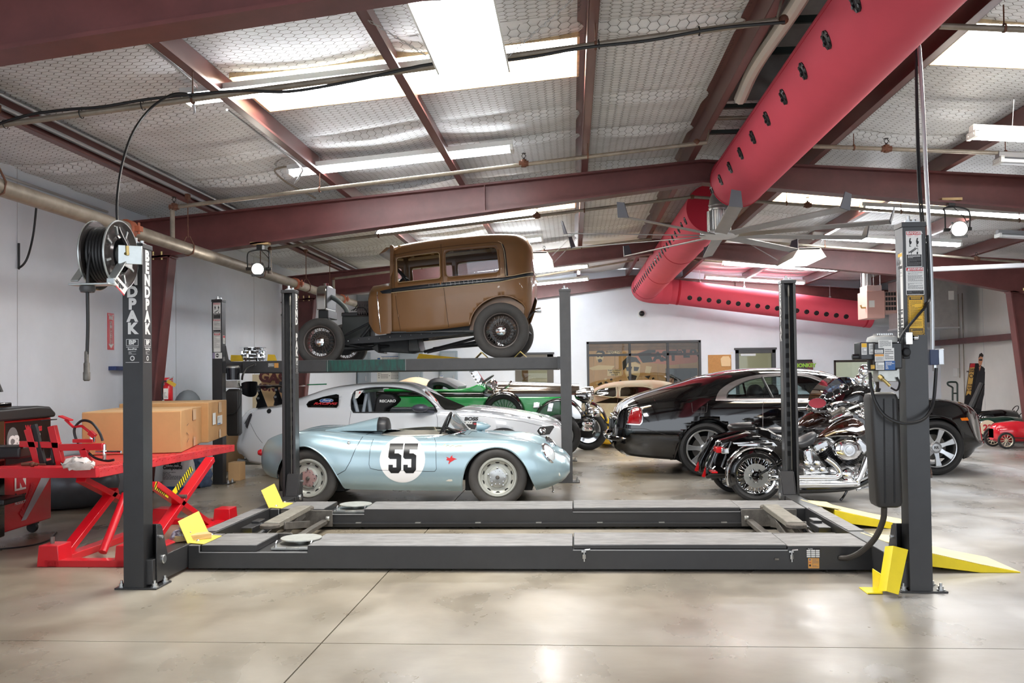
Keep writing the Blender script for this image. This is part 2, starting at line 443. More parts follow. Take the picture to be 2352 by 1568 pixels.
def concrete():
 m=bpy. data. materials. new('polished concrete');m. use_nodes=True;nt=m. node_tree;b=nt. nodes['Principled BSDF']
 tc=nt. nodes. new('ShaderNodeNewGeometry')
 def noise(sc,det,ro,st=None):
  mp=nt. nodes. new('ShaderNodeMapping');nt. links. new(tc. outputs['Position'],mp. inputs[0])
  if st:mp. inputs['Scale']. default_value=st
  n=nt. nodes. new('ShaderNodeTexNoise');n. inputs['Scale']. default_value=sc;n. inputs['Detail']. default_value=det;n. inputs['Roughness']. default_value=ro
  n. inputs['Distortion']. default_value=0.25
  nt. links. new(mp. outputs[0],n. inputs['Vector']);return n
 a=noise(0.6,5,0.52);c=noise(2.2,5,0.55,(1,.6,1));d=noise(26,4,0.6);e=noise(1.1,6,0.7,(.6,1.6,1))
 r=nt. nodes. new('ShaderNodeValToRGB');el=r. color_ramp. elements
 el[0]. position=0.33;el[0]. color=rgb(120,111,94);el[1]. position=0.66;el[1]. color=rgb(182,176,162)
 x=el. new(0.5);x. color=rgb(154,145,128)
 nt. links. new(a. outputs['Fac'],r. inputs[0])
 r2=nt. nodes. new('ShaderNodeValToRGB');r2. color_ramp. elements[0]. position=0.25;r2. color_ramp. elements[0]. color=(0.62,0.60,0.57,1)
 r2. color_ramp. elements[1]. position=0.70;r2. color_ramp. elements[1]. color=(1.06,1.04,1.0,1)
 nt. links. new(c. outputs['Fac'],r2. inputs[0])
 mx=nt. nodes. new('ShaderNodeMixRGB');mx. blend_type='MULTIPLY';mx. inputs[0]. default_value=0.6
 nt. links. new(r. outputs[0],mx. inputs[1]);nt. links. new(r2. outputs[0],mx. inputs[2])
 r3=nt. nodes. new('ShaderNodeValToRGB');r3. color_ramp. elements[0]. position=0.26;r3. color_ramp. elements[0]. color=(0.5,0.46,0.41,1)
 r3. color_ramp. elements[1]. position=0.56;r3. color_ramp. elements[1]. color=(1,1,1,1)
 nt. links. new(e. outputs['Fac'],r3. inputs[0])
 mx2=nt. nodes. new('ShaderNodeMixRGB');mx2. blend_type='MULTIPLY';mx2. inputs[0]. default_value=0.3
 nt. links. new(mx. outputs[0],mx2. inputs[1]);nt. links. new(r3. outputs[0],mx2. inputs[2])
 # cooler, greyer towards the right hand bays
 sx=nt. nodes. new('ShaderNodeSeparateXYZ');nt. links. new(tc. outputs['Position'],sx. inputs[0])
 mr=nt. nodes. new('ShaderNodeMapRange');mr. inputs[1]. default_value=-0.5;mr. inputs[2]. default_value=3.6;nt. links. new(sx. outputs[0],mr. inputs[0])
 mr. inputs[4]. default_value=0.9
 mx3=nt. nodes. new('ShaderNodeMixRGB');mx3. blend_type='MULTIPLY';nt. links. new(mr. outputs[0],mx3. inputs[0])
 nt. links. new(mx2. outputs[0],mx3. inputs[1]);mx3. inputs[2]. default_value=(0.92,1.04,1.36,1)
 nt. links. new(mx3. outputs[0],b. inputs['Base Color'])
 rr=nt. nodes. new('ShaderNodeMapRange');rr. inputs[1]. default_value=0.3;rr. inputs[2]. default_value=0.7;rr. inputs[3]. default_value=0.22;rr. inputs[4]. default_value=0.42
 nt. links. new(c. outputs['Fac'],rr. inputs[0]);nt. links. new(rr. outputs[0],b. inputs['Roughness'])
 bp=nt. nodes. new('ShaderNodeBump');bp. inputs['Strength']. default_value=0.08;bp. inputs['Distance']. default_value=0.004
 nt. links. new(d. outputs['Fac'],bp. inputs['Height']);nt. links. new(bp. outputs[0],b. inputs['Normal'])
 return m
M_CONC=concrete()
# floor: slabs cast between control joints
fl=structure(MB(). box(XL-.2,XRW+.2,YFRONT,YB+3.2,-0.2,-0.012). build('floor',M_CONC_EDGE,ang=0))
xs=[XL-.2,-1.335,3.0,6.2,XRW+.2];ys=[YFRONT,4.56,8.9,13.3,18.0,YB+3.2]
for i in range(len(xs)-1):
 for j in range(len(ys)-1):
  g=0.004
  x0=xs[i]+g;x1=xs[i+1]-g
  if ys[j]<9 and i==1:x1=6.2-g
  if ys[j]<9 and i==2:continue
  MB(). box(x0,x1,ys[j]+g,ys[j+1]-g,-0.06,0). build('slab',M_CONC,fl,ang=0)
  # walls
def wall_panel(name,x,y0,y1,ztop,m,sgn):
 o=structure(MB(). box(min(x,x+sgn*.15),max(x,x+sgn*.15),y0,y1,0,ztop). build(name,m,ang=0))
 return o
wl=wall_panel('wall_left',XL,YFRONT,YB,3.60,M_WALL,-1)
wr=wall_panel('wall_right',XRW,YFRONT,YB,3.62,M_WALLR,1)
# thin seams between the wall sheets
for y in(2.5,5.7,8.6,12.2,15.3,18.4):
 MB(). box(XL,XL+.004,y-.003,y+.003,0,3.58). build('sheet_seam',mat('seam grey',(186,188,194),.6),wl,ang=0)
for y in(9.5,12.5,15.5,18.5,20.5):
 MB(). box(XRW-.004,XRW,y-.003,y+.003,0,3.5). build('sheet_seam',MATS['seam grey'],wr,ang=0)
 # back wall with its openings
OPEN=[(-6.9+5.0,-.68,0.02,1.98)]
W1=(0.37,3.29,0.55,2.235)
D1=(4.16,5.17,0.0,1.97)
W2=(6.62,7.72,0.7,1.67)
D0=(-1.49,-.50,0.0,1.93)
ops=sorted([W1,D1,W2,D0])
bm=MB();x=XL-.15;ZT=4.1
for(a,b,c,d)in ops:
 bm. box(x,a,YB,YB+.15,0,ZT)
 if c>0.01:bm. box(a,b,YB,YB+.15,0,c)
 bm. box(a,b,YB,YB+.15,d,ZT);x=b
bm. box(x,XRW+.15,YB,YB+.15,0,ZT)
wb=structure(bm. build('wall_back',M_WALL,ang=0))
# ceiling: draped insulation between the purlins, cut by skylights and the bare ridge strip
PURX=[-4.45,-2.72,-1.33,.14,1.40,2.86,4.36,5.88,7.35]
PX=sorted(PURX+[XL,XRW])
SKY=[(-2.66,.08,6.72,7.62),(-2.66,.08,12.75,13.65),(3.05,5.85,6.75,7.65),(3.05,5.85,12.7,13.6),(-2.66,.08,18.7,19.5),(3.05,5.85,18.7,19.5)]
RIDGE=(1.48,2.80,5.2,8.6)
def zroof(x):return 4.15-0.08*abs(x-XR)
_fr=random. Random(3)
FOLDS=[[(_fr. uniform(0,1.3)+1.55*k-1.5,_fr. uniform(.05,.11),_fr. uniform(.025,.06))for k in range(17)]for _ in range(12)]
def zceil(x,y):
 k=0
 while k<len(PX)-2 and PX[k+1]<x:k+=1
 u=(x-PX[k])/(PX[k+1]-PX[k]);u=min(1,max(0,u));s=sin(pi*u)
 z=zroof(x)-0.045*s**.8
 for(c,w,d)in FOLDS[k]:
  t=(y-c-.10*sin(u*3+k))/w
  if abs(t)<5:z+=(d*math. exp(-t*t)-.55*d*math. exp(-((t-2.2)/1.6)**2))*(.35+.65*s)
 return z
def inhole(x,y):
 for(a,b,c,d)in SKY+[RIDGE]:
  if a<x<b and c<y<d:return True
 return False
def ceil_mesh(x0,x1):
 xs=sorted(set([round(v,4)for v in np. arange(x0,x1,.17)]+[x1]+[v for v in PX if x0<v<x1]+[q for s in SKY+[RIDGE]for q in s[:2]if x0<q<x1]))
 ys=sorted(set([round(v,4)for v in np. arange(YFRONT,YB,.085)]+[YB]+[q for s in SKY+[RIDGE]for q in s[2:]]))
 V=[(x,y,zceil(x,y))for y in ys for x in xs];n=len(xs);F=[]
 for j in range(len(ys)-1):
  for i in range(n-1):
   if not inhole((xs[i]+xs[i+1])/2,(ys[j]+ys[j+1])/2):F. append((j*n+i,(j+1)*n+i,(j+1)*n+i+1,j*n+i+1))
 m=MB();m. v=V;m. f=F;return m
ceil=structure(ceil_mesh(XL,XR). build('ceiling',M_INSUL,ang=60,fix=False))
ceil2=structure(ceil_mesh(XR,XRW). build('ceiling',M_INSUL,ang=60,fix=False))
# outer roof deck above it (dark, closes the roof) and bare ridge strip seen from below
M_DECK=mat('bare dark deck metal',(150,146,144),0.5,0.2,var=.2,vscale=3)
dk=MB()
for sg,xe in((-1,XL-.3),(1,XRW+.3)):
 a=(XR,YFRONT,zroof(XR)+.34);b=(xe,YFRONT,zroof(xe)+.34)
 for q in[(YFRONT,YB+.2)]:
  dk. add([(a[0],q[0],a[2]),(b[0],q[0],b[2]),(b[0],q[1],b[2]),(a[0],q[1],a[2])],[(0,1,2,3)])
structure(dk. build('ceiling',M_DECK,ang=0,fix=False))
rm=MB();a,b,c,d=RIDGE
for xx in(a,b):rm. box(xx-.004,xx+.004,c,d,zroof(xx)-.02,zroof(xx)+.34)
for yy in(c,d):rm. box(a,b,yy-.004,yy+.004,zroof(b)-.03,zroof(XR)+.34)
structure(rm. build('trim_1',M_DECK,ang=0));n_=2
for q in[(a,b,yy,yy+.03,zroof(b)+.20,zroof(b)+.26)for yy in(5.9,6.6,7.3,8.0)]+[(2.0,2.05,5.3,8.5,4.08,4.13),(2.4,2.43,5.3,8.5,4.03,4.08),(1.5,2.7,8.75,8.8,4.0,4.04),(1.5,2.7,9.6,9.65,3.98,4.02)]:
 structure(MB(). box(*q). build('trim_%d'%n_,mat('dark green angle iron',(40,52,50),.5),ang=0));n_+=1
tag(MB(). tube(catmull([(1.60,YFRONT,3.98),(1.61,2,3.97),(1.58,4,3.99),(1.60,6,3.96),(1.57,7.4,3.97),(1.6,8.3,3.95)],6),.06,10). build('insulated_pipe',mat('white pipe lagging',(226,222,214),.7,bump=.4,bscale=18)),'white lagged pipe running up beside the ridge purlin left of the red duct','pipe')
# netting
def netting():
 s,h=0.05,0.066;wid=0.0042
 P=[];
 def edge(a,b):
  P. append((a,b))
 ni=int((XRW-XL)/(1.5*s));E=[]
 for i in range(ni):
  x=XL+i*1.5*s
  y=2.0+(h/2 if i%2 else 0)
  while y<17.0:
  # three unique edges of the hexagon centred at (x, y)
   p0=(x-s/2,y-h/2);p1=(x+s/2,y-h/2);p2=(x+s,y);p3=(x+s/2,y+h/2)
   if not inhole(x,y):E+=[(p0,p1),(p1,p2),(p2,p3)]
   y+=h
 gx=np. linspace(XL-.2,XRW+.2,330);gy=np. arange(1.8,17.3,.05)
 Z=np. array([[zceil(float(x),float(y))for x in gx]for y in gy])
 A=np. array(E)
 fx=(A[...,0]-gx[0])/(gx[1]-gx[0]);fy=(A[...,1]-gy[0])/.05
 ix=np. clip(fx. astype(int),0,len(gx)-2);iy=np. clip(fy. astype(int),0,len(gy)-2);tx=fx-ix;ty=fy-iy
 z=(Z[iy,ix]*(1-tx)*(1-ty)+Z[iy,ix+1]*tx*(1-ty)+Z[iy+1,ix]*(1-tx)*ty+Z[iy+1,ix+1]*tx*ty)-0.006
 Q=np. concatenate([A,z[...,None]],-1)
 d=A[:,1]-A[:,0];d/=np. linalg. norm(d,axis=1)[:,None];nrm=np. stack([-d[:,1],d[:,0],0*d[:,0]],-1)*wid/2
 V=np. stack([Q[:,0]-nrm,Q[:,1]-nrm,Q[:,1]+nrm,Q[:,0]+nrm],1). reshape(-1,3)
 n=len(Q);me=bpy. data. meshes. new('wire_netting');me. vertices. add(4*n);me. vertices. foreach_set('co',V. ravel(). astype(np. float32))
 me. loops. add(4*n);me. loops. foreach_set('vertex_index',np. arange(4*n,dtype=np. int32));me. polygons. add(n)
 me. polygons. foreach_set('loop_start',np. arange(0,4*n,4,dtype=np. int32));me. update(calc_edges=True);me. validate()
 return link(me,'wire_netting',M_WIRE,ang=0)
tag(netting(),'galvanised hexagonal wire netting holding up the white ceiling insulation','netting',kind='stuff')
# skylights: translucent panels in the roof openings
M_SKY=emat('daylit translucent panel',(255,252,246),SKY_STRENGTH)
M_CURB=mat('yellowed fibreglass edge',(214,190,150),.6,var=.3,vscale=12)
for i,(a,b,c,d)in enumerate(SKY):
 t=MB();n=24
 t. grid(lambda u,v:(a-.1+(b-a+.2)*v,c-.1+(d-c+.2)*u,zroof(a-.1+(b-a+.2)*v)+.17+.012*cos(u*14*pi)),56,2)
 w=t. build('window_%d'%(i+1),M_SKY,ang=0,fix=False);structure(w)
 cb=MB()
 for xx in(a,b):cb. hexa([(xx-.01,c,zroof(xx)-.05),(xx+.01,c,zroof(xx)-.05),(xx+.01,d,zroof(xx)-.05),(xx-.01,d,zroof(xx)-.05),(xx-.01,c,zroof(xx)+.17),(xx+.01,c,zroof(xx)+.17),(xx+.01,d,zroof(xx)+.17),(xx-.01,d,zroof(xx)+.17)])
 for yy in(c,d):
  cb. hexa([(a,yy-.01,zroof(a)-.05),(b,yy-.01,zroof(b)-.05),(b,yy+.01,zroof(b)-.05),(a,yy+.01,zroof(a)-.05),(a,yy-.01,zroof(a)+.17),(b,yy-.01,zroof(b)+.17),(b,yy+.01,zroof(b)+.17),(a,yy+.01,zroof(a)+.17)])
 cb. build('curb',M_CURB,w,ang=0)
 # ------------------------------------------------------------------ steel frame
def ztopb(x):return 3.91-0.08*abs(x-XR)
def zbotb(x):
 d=abs(x-XR);z=3.66-0.112*d
 if d>5.2 and x>XR:z-=(d-5.2)*0.10
 return z
names=['nearest dark brown steel roof beam crossing the top left corner','brown steel roof beam in front of the raised brown sedan, fan hung below it','brown steel roof beam passing behind the raised brown sedan','farthest brown steel roof beam lying along the back wall']
cols=['front','second','third','rear']
for k,Y in enumerate(YFR):
 root=thing('roof_beam',names[k],'beam',(XR,Y,zbotb(XR)))
 fw=.2;tf=.012
 for sg,xe in((-1,XL+.05),(1,XRW-.05)):
  X=[XR,XR+(xe-XR)*.5,XR+(xe-XR)*(5.2/abs(xe-XR)),xe]
  zb=[zbotb(q)for q in X];zt=[ztopb(q)for q in X]
  w=MB()
  for i in range(3):
   w. hexa([(X[i],Y-.005,zb[i]),(X[i+1],Y-.005,zb[i+1]),(X[i+1],Y+.005,zb[i+1]),(X[i],Y+.005,zb[i]),(X[i],Y-.005,zt[i]),(X[i+1],Y-.005,zt[i+1]),(X[i+1],Y+.005,zt[i+1]),(X[i],Y+.005,zt[i])])
  for q in(2.6,):
   xx=XR+sg*q;w. box(xx-.005,xx+.005,Y-.09,Y+.09,zbotb(xx),ztopb(xx))
  o=w. build('web',M_STEEL,root,ang=0)
  f=MB()
  for zz in(zb,zt):
   for i in range(3):
    f. hexa([(X[i],Y-fw/2,zz[i]-tf),(X[i+1],Y-fw/2,zz[i+1]-tf),(X[i+1],Y+fw/2,zz[i+1]-tf),(X[i],Y+fw/2,zz[i]-tf),(X[i],Y-fw/2,zz[i]+tf),(X[i+1],Y-fw/2,zz[i+1]+tf),(X[i+1],Y+fw/2,zz[i+1]+tf),(X[i],Y+fw/2,zz[i]+tf)])
  o2=f. build('flange',M_STEEL,root,ang=0)
  for oo in(o,o2):oo. matrix_parent_inverse=root. matrix_world. inverted();oo. location-=Vector(root. location)
 if k==3:continue
 for sg,xw,side in((-1,XL+.27,'left'),(1,XRW-.3,'right')):
  xi=-4.95 if sg<0 else 8.0;xb=-5.27 if sg<0 else 8.3;zt=zbotb(xi)
  c=thing('frame_column','%s brown steel column of the %s frame against the %s wall'%('tapered',cols[k],side),'column',(xw,Y,0))
  w=MB();w. prism([(xw,0),(xb,0),(xi,zt),(xw,zt)],Y-.005,Y+.005);w. build('web',M_STEEL,c,ang=0). location=(-xw,-Y,0)
  f=MB();f. hexa([(xb-.012,Y-.1,0),(xb+.012,Y-.1,0),(xb+.012,Y+.1,0),(xb-.012,Y+.1,0),(xi-.012,Y-.1,zt),(xi+.012,Y-.1,zt),(xi+.012,Y+.1,zt),(xi-.012,Y+.1,zt)])
  f. box(xw-.012,xw+.012,Y-.1,Y+.1,0,zt);f. build('flange',M_STEEL,c,ang=0). location=(-xw,-Y,0)
  p=MB();p. box(min(xw,xi)-.03,max(xw,xi)+.03,Y-.1,Y+.1,zt-.03,zt);p. box(min(xw,xb)-.05,max(xw,xb)+.05,Y-.13,Y+.13,0,.015)
  p. build('joint_plate',M_STEEL,c,ang=0). location=(-xw,-Y,0)
  b=MB()
  for q in(.25,.5,.75):
   for yy in(-.06,.06):
    b=MB();b. cyl((xw+(xi-xw)*q,Y+yy,zt-.05),(xw+(xi-xw)*q,Y+yy,zt+.05),.014,6)
    b. build('bolt',mat('brassy bolts',(190,170,120),.35,.8),c,ang=0). location=(-xw,-Y,0)
pn=['leftmost','second from the left','third from the left','fourth from the left, running straight down the picture','left of the ridge','right of the ridge, beside the red duct','third from the right','second from the right','rightmost']
for k,x in enumerate(PURX):
 z0=ztopb(x)+.014;z1=zroof(x)-.012;sg=-1 if x<XR else 1
 m=MB()
 # C/Z section: web, bottom flange, top flange, lip
 y0,y1=YFRONT,YB-.02
 m. box(x-.003,x+.003,y0,y1,z0,z1)
 m. box(min(x,x-sg*.07),max(x,x-sg*.07),y0,y1,z0,z0+.004)
 m. box(min(x,x+sg*.07),max(x,x+sg*.07),y0,y1,z1-.004,z1)
 m. box(x-sg*.07-.002,x-sg*.07+.002,y0,y1,z0,z0+.022)
 r=m. build('purlin',M_STEEL2,ang=0)
 tag(r,'red brown steel roof purlin, '+pn[k],'purlin')
 # ================================================================== CEILING FIXTURES
M_TUBE=emat('lit fluorescent tube',(247,251,255),TUBE_STRENGTH)
M_BIGL=emat('lit high bay lens',(252,252,255),BIG_STRENGTH)
M_FIX=mat('white enamel fixture',(226,228,226),0.35)
M_FIXG=mat('grey fixture channel',(150,152,156),0.4,.3)
M_TUBEOFF=mat('unlit white tube',(240,242,246),0.25)
M_HOLD=mat('lamp holder grey',(150,155,145),.5)
def strip(a,L,slope,label,lit=True,ry=0.0,group=None):
 """eight foot strip light: channel housing, two tubes, lamp holders, hangers"""
 r=thing('strip_light',label,'strip light',a,0,group);r. rotation_euler=(0,-math. atan(slope),0)
 h=MB();h. prism([(-.045,.0),(.045,0),(.045,.055),(-.045,.055)],0,L,'yz');h. prism([(-.1,-.012),(.1,-.012),(.045,.004),(-.045,.004)],0,L,'yz')
 h. build('housing',M_FIX if lit else M_FIXG,r,bevel=.002,seg=1)
 for s in(-1,1):
  t=MB(). cyl((.03,s*.055,-.036),(L-.03,s*.055,-.036),.019,10)
  t. build('tube',M_TUBE if lit else M_TUBEOFF,r)
 for q in(0.0,L-.035):
  e=MB();e. box(q,q+.035,-.09,.09,-.062,.0)
  for s in(-1,1):e. cyl((q-.004,s*.055,-.036),(q+.04,s*.055,-.036),.012,8)
  e. build('lamp_holder',M_FIX,r,bevel=.002,seg=1)
 k=MB()
 for q in(.35,L-.35):k. cyl((q,0,.05),(q,0,.30),.003,5)
 k. build('hanger',M_GALV,r)
 return r
def strip_px(u,v,Y,side,label,lit=True,L=2.44,slope=None):
 p=at(u,v,Y=Y)
 if side=='L':
  s=.08 if slope is None else slope
  return strip(p,L,s,label,lit)if True else None
 s=-.08 if slope is None else slope
 return strip(p,L,s,label,lit)
def strip_end(u,v,Y,label,L=2.44,slope=.08,lit=True):
 p=at(u,v,Y=Y);return strip((p. x-L*cos(math. atan(slope)),Y,p. z-L*sin(math. atan(slope))),L,slope,label,lit)
g='on the left slope of the roof'
strip_px(418,222,6.75,'L','lit strip light at the upper left below the skylight, hose looped up to it')
strip_px(662,392,9.25,'L','lit long strip light above the raised brown sedan, in front of the beam')
strip_px(862,530,12.95,'L','lit strip light just above the roof of the raised brown sedan')
strip_end(1247,545,15.6,'strip light whose lit end peeps out behind the brown sedan roof')
strip_end(1352,608,18.9,'lit strip light behind the panel light right of the brown sedan')
strip_end(1352,638,21.6,'farthest lit strip light left of the red duct, near the back wall')
strip_px(2230,302,8.0,'R','lit strip light cut by the right picture edge, nearest on the right')
strip_px(2290,362,9.2,'R','unlit grey strip light at the right picture edge below the lit one',lit=False)
strip_px(1978,474,12.3,'R','lit strip light above the right lift post, crossing behind the hose')
strip_px(2290,536,13.9,'R','unlit strip light at the right edge beside the spotlight',lit=False)
strip_px(1868,540,15.3,'R','lit strip light behind the top of the right lift post')
strip_px(1660,602,19.3,'R','lit strip light behind the square panel light below the fan')
strip_px(1618,634,22.0,'R','farthest lit strip light above the red duct at the back wall')
p=at(2062,622,Y=14.2);q=at(2400,607,Y=13.9)
o=MB(). bar(p,q,.09,.07). build('strip_light_tube',mat('unlit white channel',(236,238,246),.3),bevel=.01)
tag(o,'unlit long white channel crossing in front of the right roof beam','strip light')
def chain(p,q,m=M_GALV):
 b=MB();p=Vector(p);q=Vector(q);n=max(4,int((q-p). length/.028));d=(q-p)/n
 for i in range(n):
  c=p+d*(i+.5);u=d. normalized();x=u. cross(Vector((0,0,1))). normalized();y=u. cross(x);w=x if i%2 else y
  b. tube([c+u*(.017*cos(t))+w*(.008*sin(t))for t in[k*pi/4 for k in range(8)]],.0022,4,closed=True)
 return b
def panel_light(x0,x1,y0,y1,z,label,chains=()):
 r=thing('panel_light',label,'panel light',((x0+x1)/2,(y0+y1)/2,z))
 w=(x1-x0)/2;l=(y1-y0)/2;t=.02
 h=MB()
 h. hexa([(-w+.09,-l,.13),(w-.09,-l,.13),(w-.09,l,.13),(-w+.09,l,.13),(-w+.09,-l,.16),(w-.09,-l,.16),(w-.09,l,.16),(-w+.09,l,.16)])
 for s in(-1,1):
  h. hexa([(s*w,-l,0),(s*(w+.012),-l,0),(s*(w+.012),l,0),(s*w,l,0),(s*(w-.09),-l,.15),(s*(w-.078),-l,.15),(s*(w-.078),l,.15),(s*(w-.09),l,.15)])
  h. hexa([(-w,s*l,0),(w,s*l,0),(w,s*l+.006,0),(-w,s*l+.006,0),(-w+.09,s*l,.15),(w-.09,s*l,.15),(w-.09,s*l+.006,.15),(-w+.09,s*l+.006,.15)])
 h. build('housing',M_FIX,r,ang=20)
 n=60
 le=MB();le. grid(lambda u,v:(-w+.012+(2*w-.024)*u,-l+.006+(2*l-.012)*v,.012+.007*sin(u*2*pi*11)),88,1)
 le. build('lens',M_BIGL,r,fix=False)
 for p,q in chains:
  chain(Vector(p)-r. location,Vector(q)-r. location). build('chain',M_GALV,r)
 return r
a=at(1010,172,Y=5.8);b=at(1168,160,Y=5.8)
panel_light(a. x,b. x,4.64,5.8,a. z,'large lit panel light hanging at the top middle on chains',[((a. x,5.7,a. z+.05),(-1.3,5.55,3.70)),((b. x,5.7,b. z+.05),(.12,5.5,3.82))])
a=at(1784,612,Y=15.9);b=at(1852,612,Y=15.9)
panel_light(a. x,b. x,14.7,15.9,a. z,'lit square panel light to the right below the fan',[((a. x,15.8,a. z+.1),(2.86,15.6,3.8)),((b. x,15.8,a. z+.1),(4.36,15.5,3.68))])
b=at(1272,618,Y=15.9)
panel_light(b. x-.5,b. x,14.7,15.9,b. z,'lit panel light beside the rear of the raised brown sedan',[((b. x,15.8,b. z+.1),(.14,15.4,3.8)),((b. x,14.8,b. z+.1),(.14,14.6,3.8))])
# ------------------------------------------------------------------ red fabric air duct
M_DUCT=mat('red duct fabric',(216,78,98),0.75,var=.05,vscale=1.5)
M_DUCTD=mat('red duct seams and shaded cap',(184,28,52),0.8)  # darker red: seam tone, and the end cap's shade put into its colour
M_NOZ=mat('black nozzle plastic',(16,16,18),0.35)
duct=thing('air_duct','long red fabric air duct under the ridge turning right along the back wall','air duct',(1.97,10,3.65))
def W(o):o. matrix_parent_inverse=Matrix. Translation(-Vector(o. parent. location));return o
def seg(p,q,R,name,n=40,rings=()):
 p=Vector(p);q=Vector(q);d=(q-p);L=d. length
 prof=[(0,0),(R*.985,0),(R,.012)]
 for t in np. linspace(.05,.95,10):prof. append((R,L*t))
 prof+=[(R,L-.012),(R*.985,L),(0,L)]
 return W(MB(). lathe(prof,n,p,d). build(name,M_DUCT,duct,ang=50))
def ringo(p,q,t,R,w=.012):
 p=Vector(p);q=Vector(q);d=(q-p). normalized();c=p+(q-p)*t
 return W(MB(). lathe([(R,-w),(R+.006,-w*.5),(R+.006,w*.5),(R,w)],40,c,d). build('seam',M_DUCTD,duct))
def nozzle(c,n,r=.064):
 n=Vector(n). normalized();c=Vector(c);b=MB()
 b. lathe([(r*.45,.002),(r*.5,.014),(r*.62,.012),(r,.004),(r,-.01),(r*.5,-.012)],12,c,n)
 x=n. cross(Vector((0,1,.3))). normalized();y=n. cross(x)
 for k in range(6):
  t=k*pi/3;b. cyl(c+(x*cos(t)+y*sin(t))*r*.78+n*.003,c+(x*cos(t)+y*sin(t))*r*.78+n*.012,r*.2,6)
 b. lathe([(0,.001),(r*.47,.001)],10,c,n)
 b. bar(c-x*r*.42+n*.006,c+x*r*.42+n*.006,.004,.004,n)
 return W(b. build('nozzle',M_NOZ,duct))
A0,A1=(1.97,1.5,3.65),(1.97,10.45,3.65)
seg(A0,A1,.32,'duct_section');B0,B1=Vector((1.93,12.25,3.66)),Vector((1.80,21.75,3.50))
seg(B0,B1,.335,'duct_section')
W(MB(). lathe([(0,-.004),(.330,-.004),(.333,.004)],40,B0,B1-B0). build('end_cap',M_DUCTD,duct))
for t in(.997,):ringo(A0,A1,t,.322)
for t in(.32,.62,.93):ringo(B0,B1,t,.337,.02)
# upper seam line along the near section
W(MB(). tube([(1.97-.32*.97,y,3.65+.32*.24)for y in(1.5,10.4)],.004,5). build('seam',M_DUCTD,duct))
for k in range(10):
 for sx in(-1,1):
  n=Vector((sx*.934,0,-.355));nozzle(Vector((1.97,5.2+.585*k,3.65))+n*.32,n)
for k in range(26):
 t=.025+k*.037;c=B0+(B1-B0)*t
 for sx in(-1,1):
  n=Vector((sx*.93,0,-.36));nozzle(c+n*.335,n,.055)
  # elbow + branch along the back wall
C1=at(2012,722,Y=21.75)
el=catmull([B1+Vector((0,-.25,0)),B1+Vector((.06,.05,-.02)),B1+Vector((.3,.27,-.04)),B1+Vector((.62,.33,-.06))],6)
W(MB(). tube(el,.33,32). build('elbow',M_DUCT,duct,ang=50))
c0=B1+Vector((.6,.33,-.06));c1=Vector((C1. x,c0. y,C1. z))
seg(c0,c1,.31,'duct_section');ringo(c0,c1,.05,.31,.03);ringo(c0,c1,.97,.31,.02)
for k in range(17):
 c=c0+(c1-c0)*(.10+k*.0475);n=Vector((0,-.9,-.42)). normalized();nozzle(c+n*.31,n,.06)
 # hangers of the branch
hb=MB()
for t in(.16,.38,.62,.8):
 c=c0+(c1-c0)*t;hb. cyl(c+Vector((0,0,.3)),c+Vector((0,0,.62)),.008,5);hb. lathe([(.02,0),(.03,.03),(.01,.06)],8,c+Vector((0,0,.3)),'z')
W(hb. build('hanger',M_GALV,duct))
sp=W(MB(). cyl(c1+Vector((-.05,.0,0)),c1+Vector((1.0,.0,-.03)),.27,24). build('metal_spigot',M_GALV,duct))
# ------------------------------------------------------------------ ceiling fan
M_ALU=mat('brushed aluminium',(170,170,168),0.34,.8,var=.12,vscale=8)
M_BLADE=mat('grey fan blade',(150,148,146),0.38,.55,var=.12,vscale=6)
M_FIN=mat('dark winglet plastic',(74,76,84),.5)
hub=at(1652,541,Y=10.95)
fan=thing('ceiling_fan','large ten bladed ceiling fan with upturned blade tips below the ridge','ceiling fan',hub)
m=MB();m. lathe([(0,-.03),(.2,-.025),(.24,-.01),(.24,.012),(.2,.03),(0,.035)],36,ax='z');m. build('hub',mat('white fan hub',(228,228,228),.35),fan)
m=MB();m. lathe([(.12,.04),(.13,.06),(.13,.30),(.12,.31),(.12,.33),(.128,.335),(.12,.35),(.12,.37),(.128,.375),(.12,.39),(.11,.46),(.08,.52),(.08,.70),(0,.70)],28,ax='z')
for k in range(28):
 t=2*pi*k/28;m. bar((.135*cos(t),.135*sin(t),.06),(.135*cos(t),.135*sin(t),.30),.012,.02,(cos(t),sin(t),0))
m. build('motor',M_ALU,fan)
for k in range(10):
 t=radians(4.5+36*k);d=Vector((sin(t),cos(t),0));s=Vector((cos(t),-sin(t),0));up=Vector((0,0,1))
 b=MB();Rm=1.93
 pr=[]
 for rr,w,th in((.16,.075,.008),(.5,.075,.007),(1.2,.072,.006),(Rm,.068,.006)):
  c=d*rr;tilt=.012
  pr. append([c-s*w+up*(-tilt-th),c+s*w+up*(tilt-th),c+s*w+up*(tilt+th),c-s*w+up*(-tilt+th)])
 for i in range(3):b. hexa([pr[i][0],pr[i+1][0],pr[i+1][1],pr[i][1],pr[i][3],pr[i+1][3],pr[i+1][2],pr[i][2]])
 bl=b. build('blade',M_BLADE,fan,bevel=.003,seg=1)
 wg=MB();c=d*Rm
 wg. hexa([c-s*.07+up*-.02,c-s*.07+d*.015+up*-.02,c+s*.07+d*.015+up*.0,c+s*.07+up*0,c-s*.05+d*.05+up*.14,c-s*.05+d*.06+up*.14,c+s*.045+d*.06+up*.16,c+s*.045+d*.05+up*.16])
 wg. build('winglet',M_FIN,bl)
 bb=MB()
 for q in(.2,.24):bb. cyl(d*q+up*.0,d*q+up*.03,.008,6)
 bb. build('bolt',M_GALV,bl)
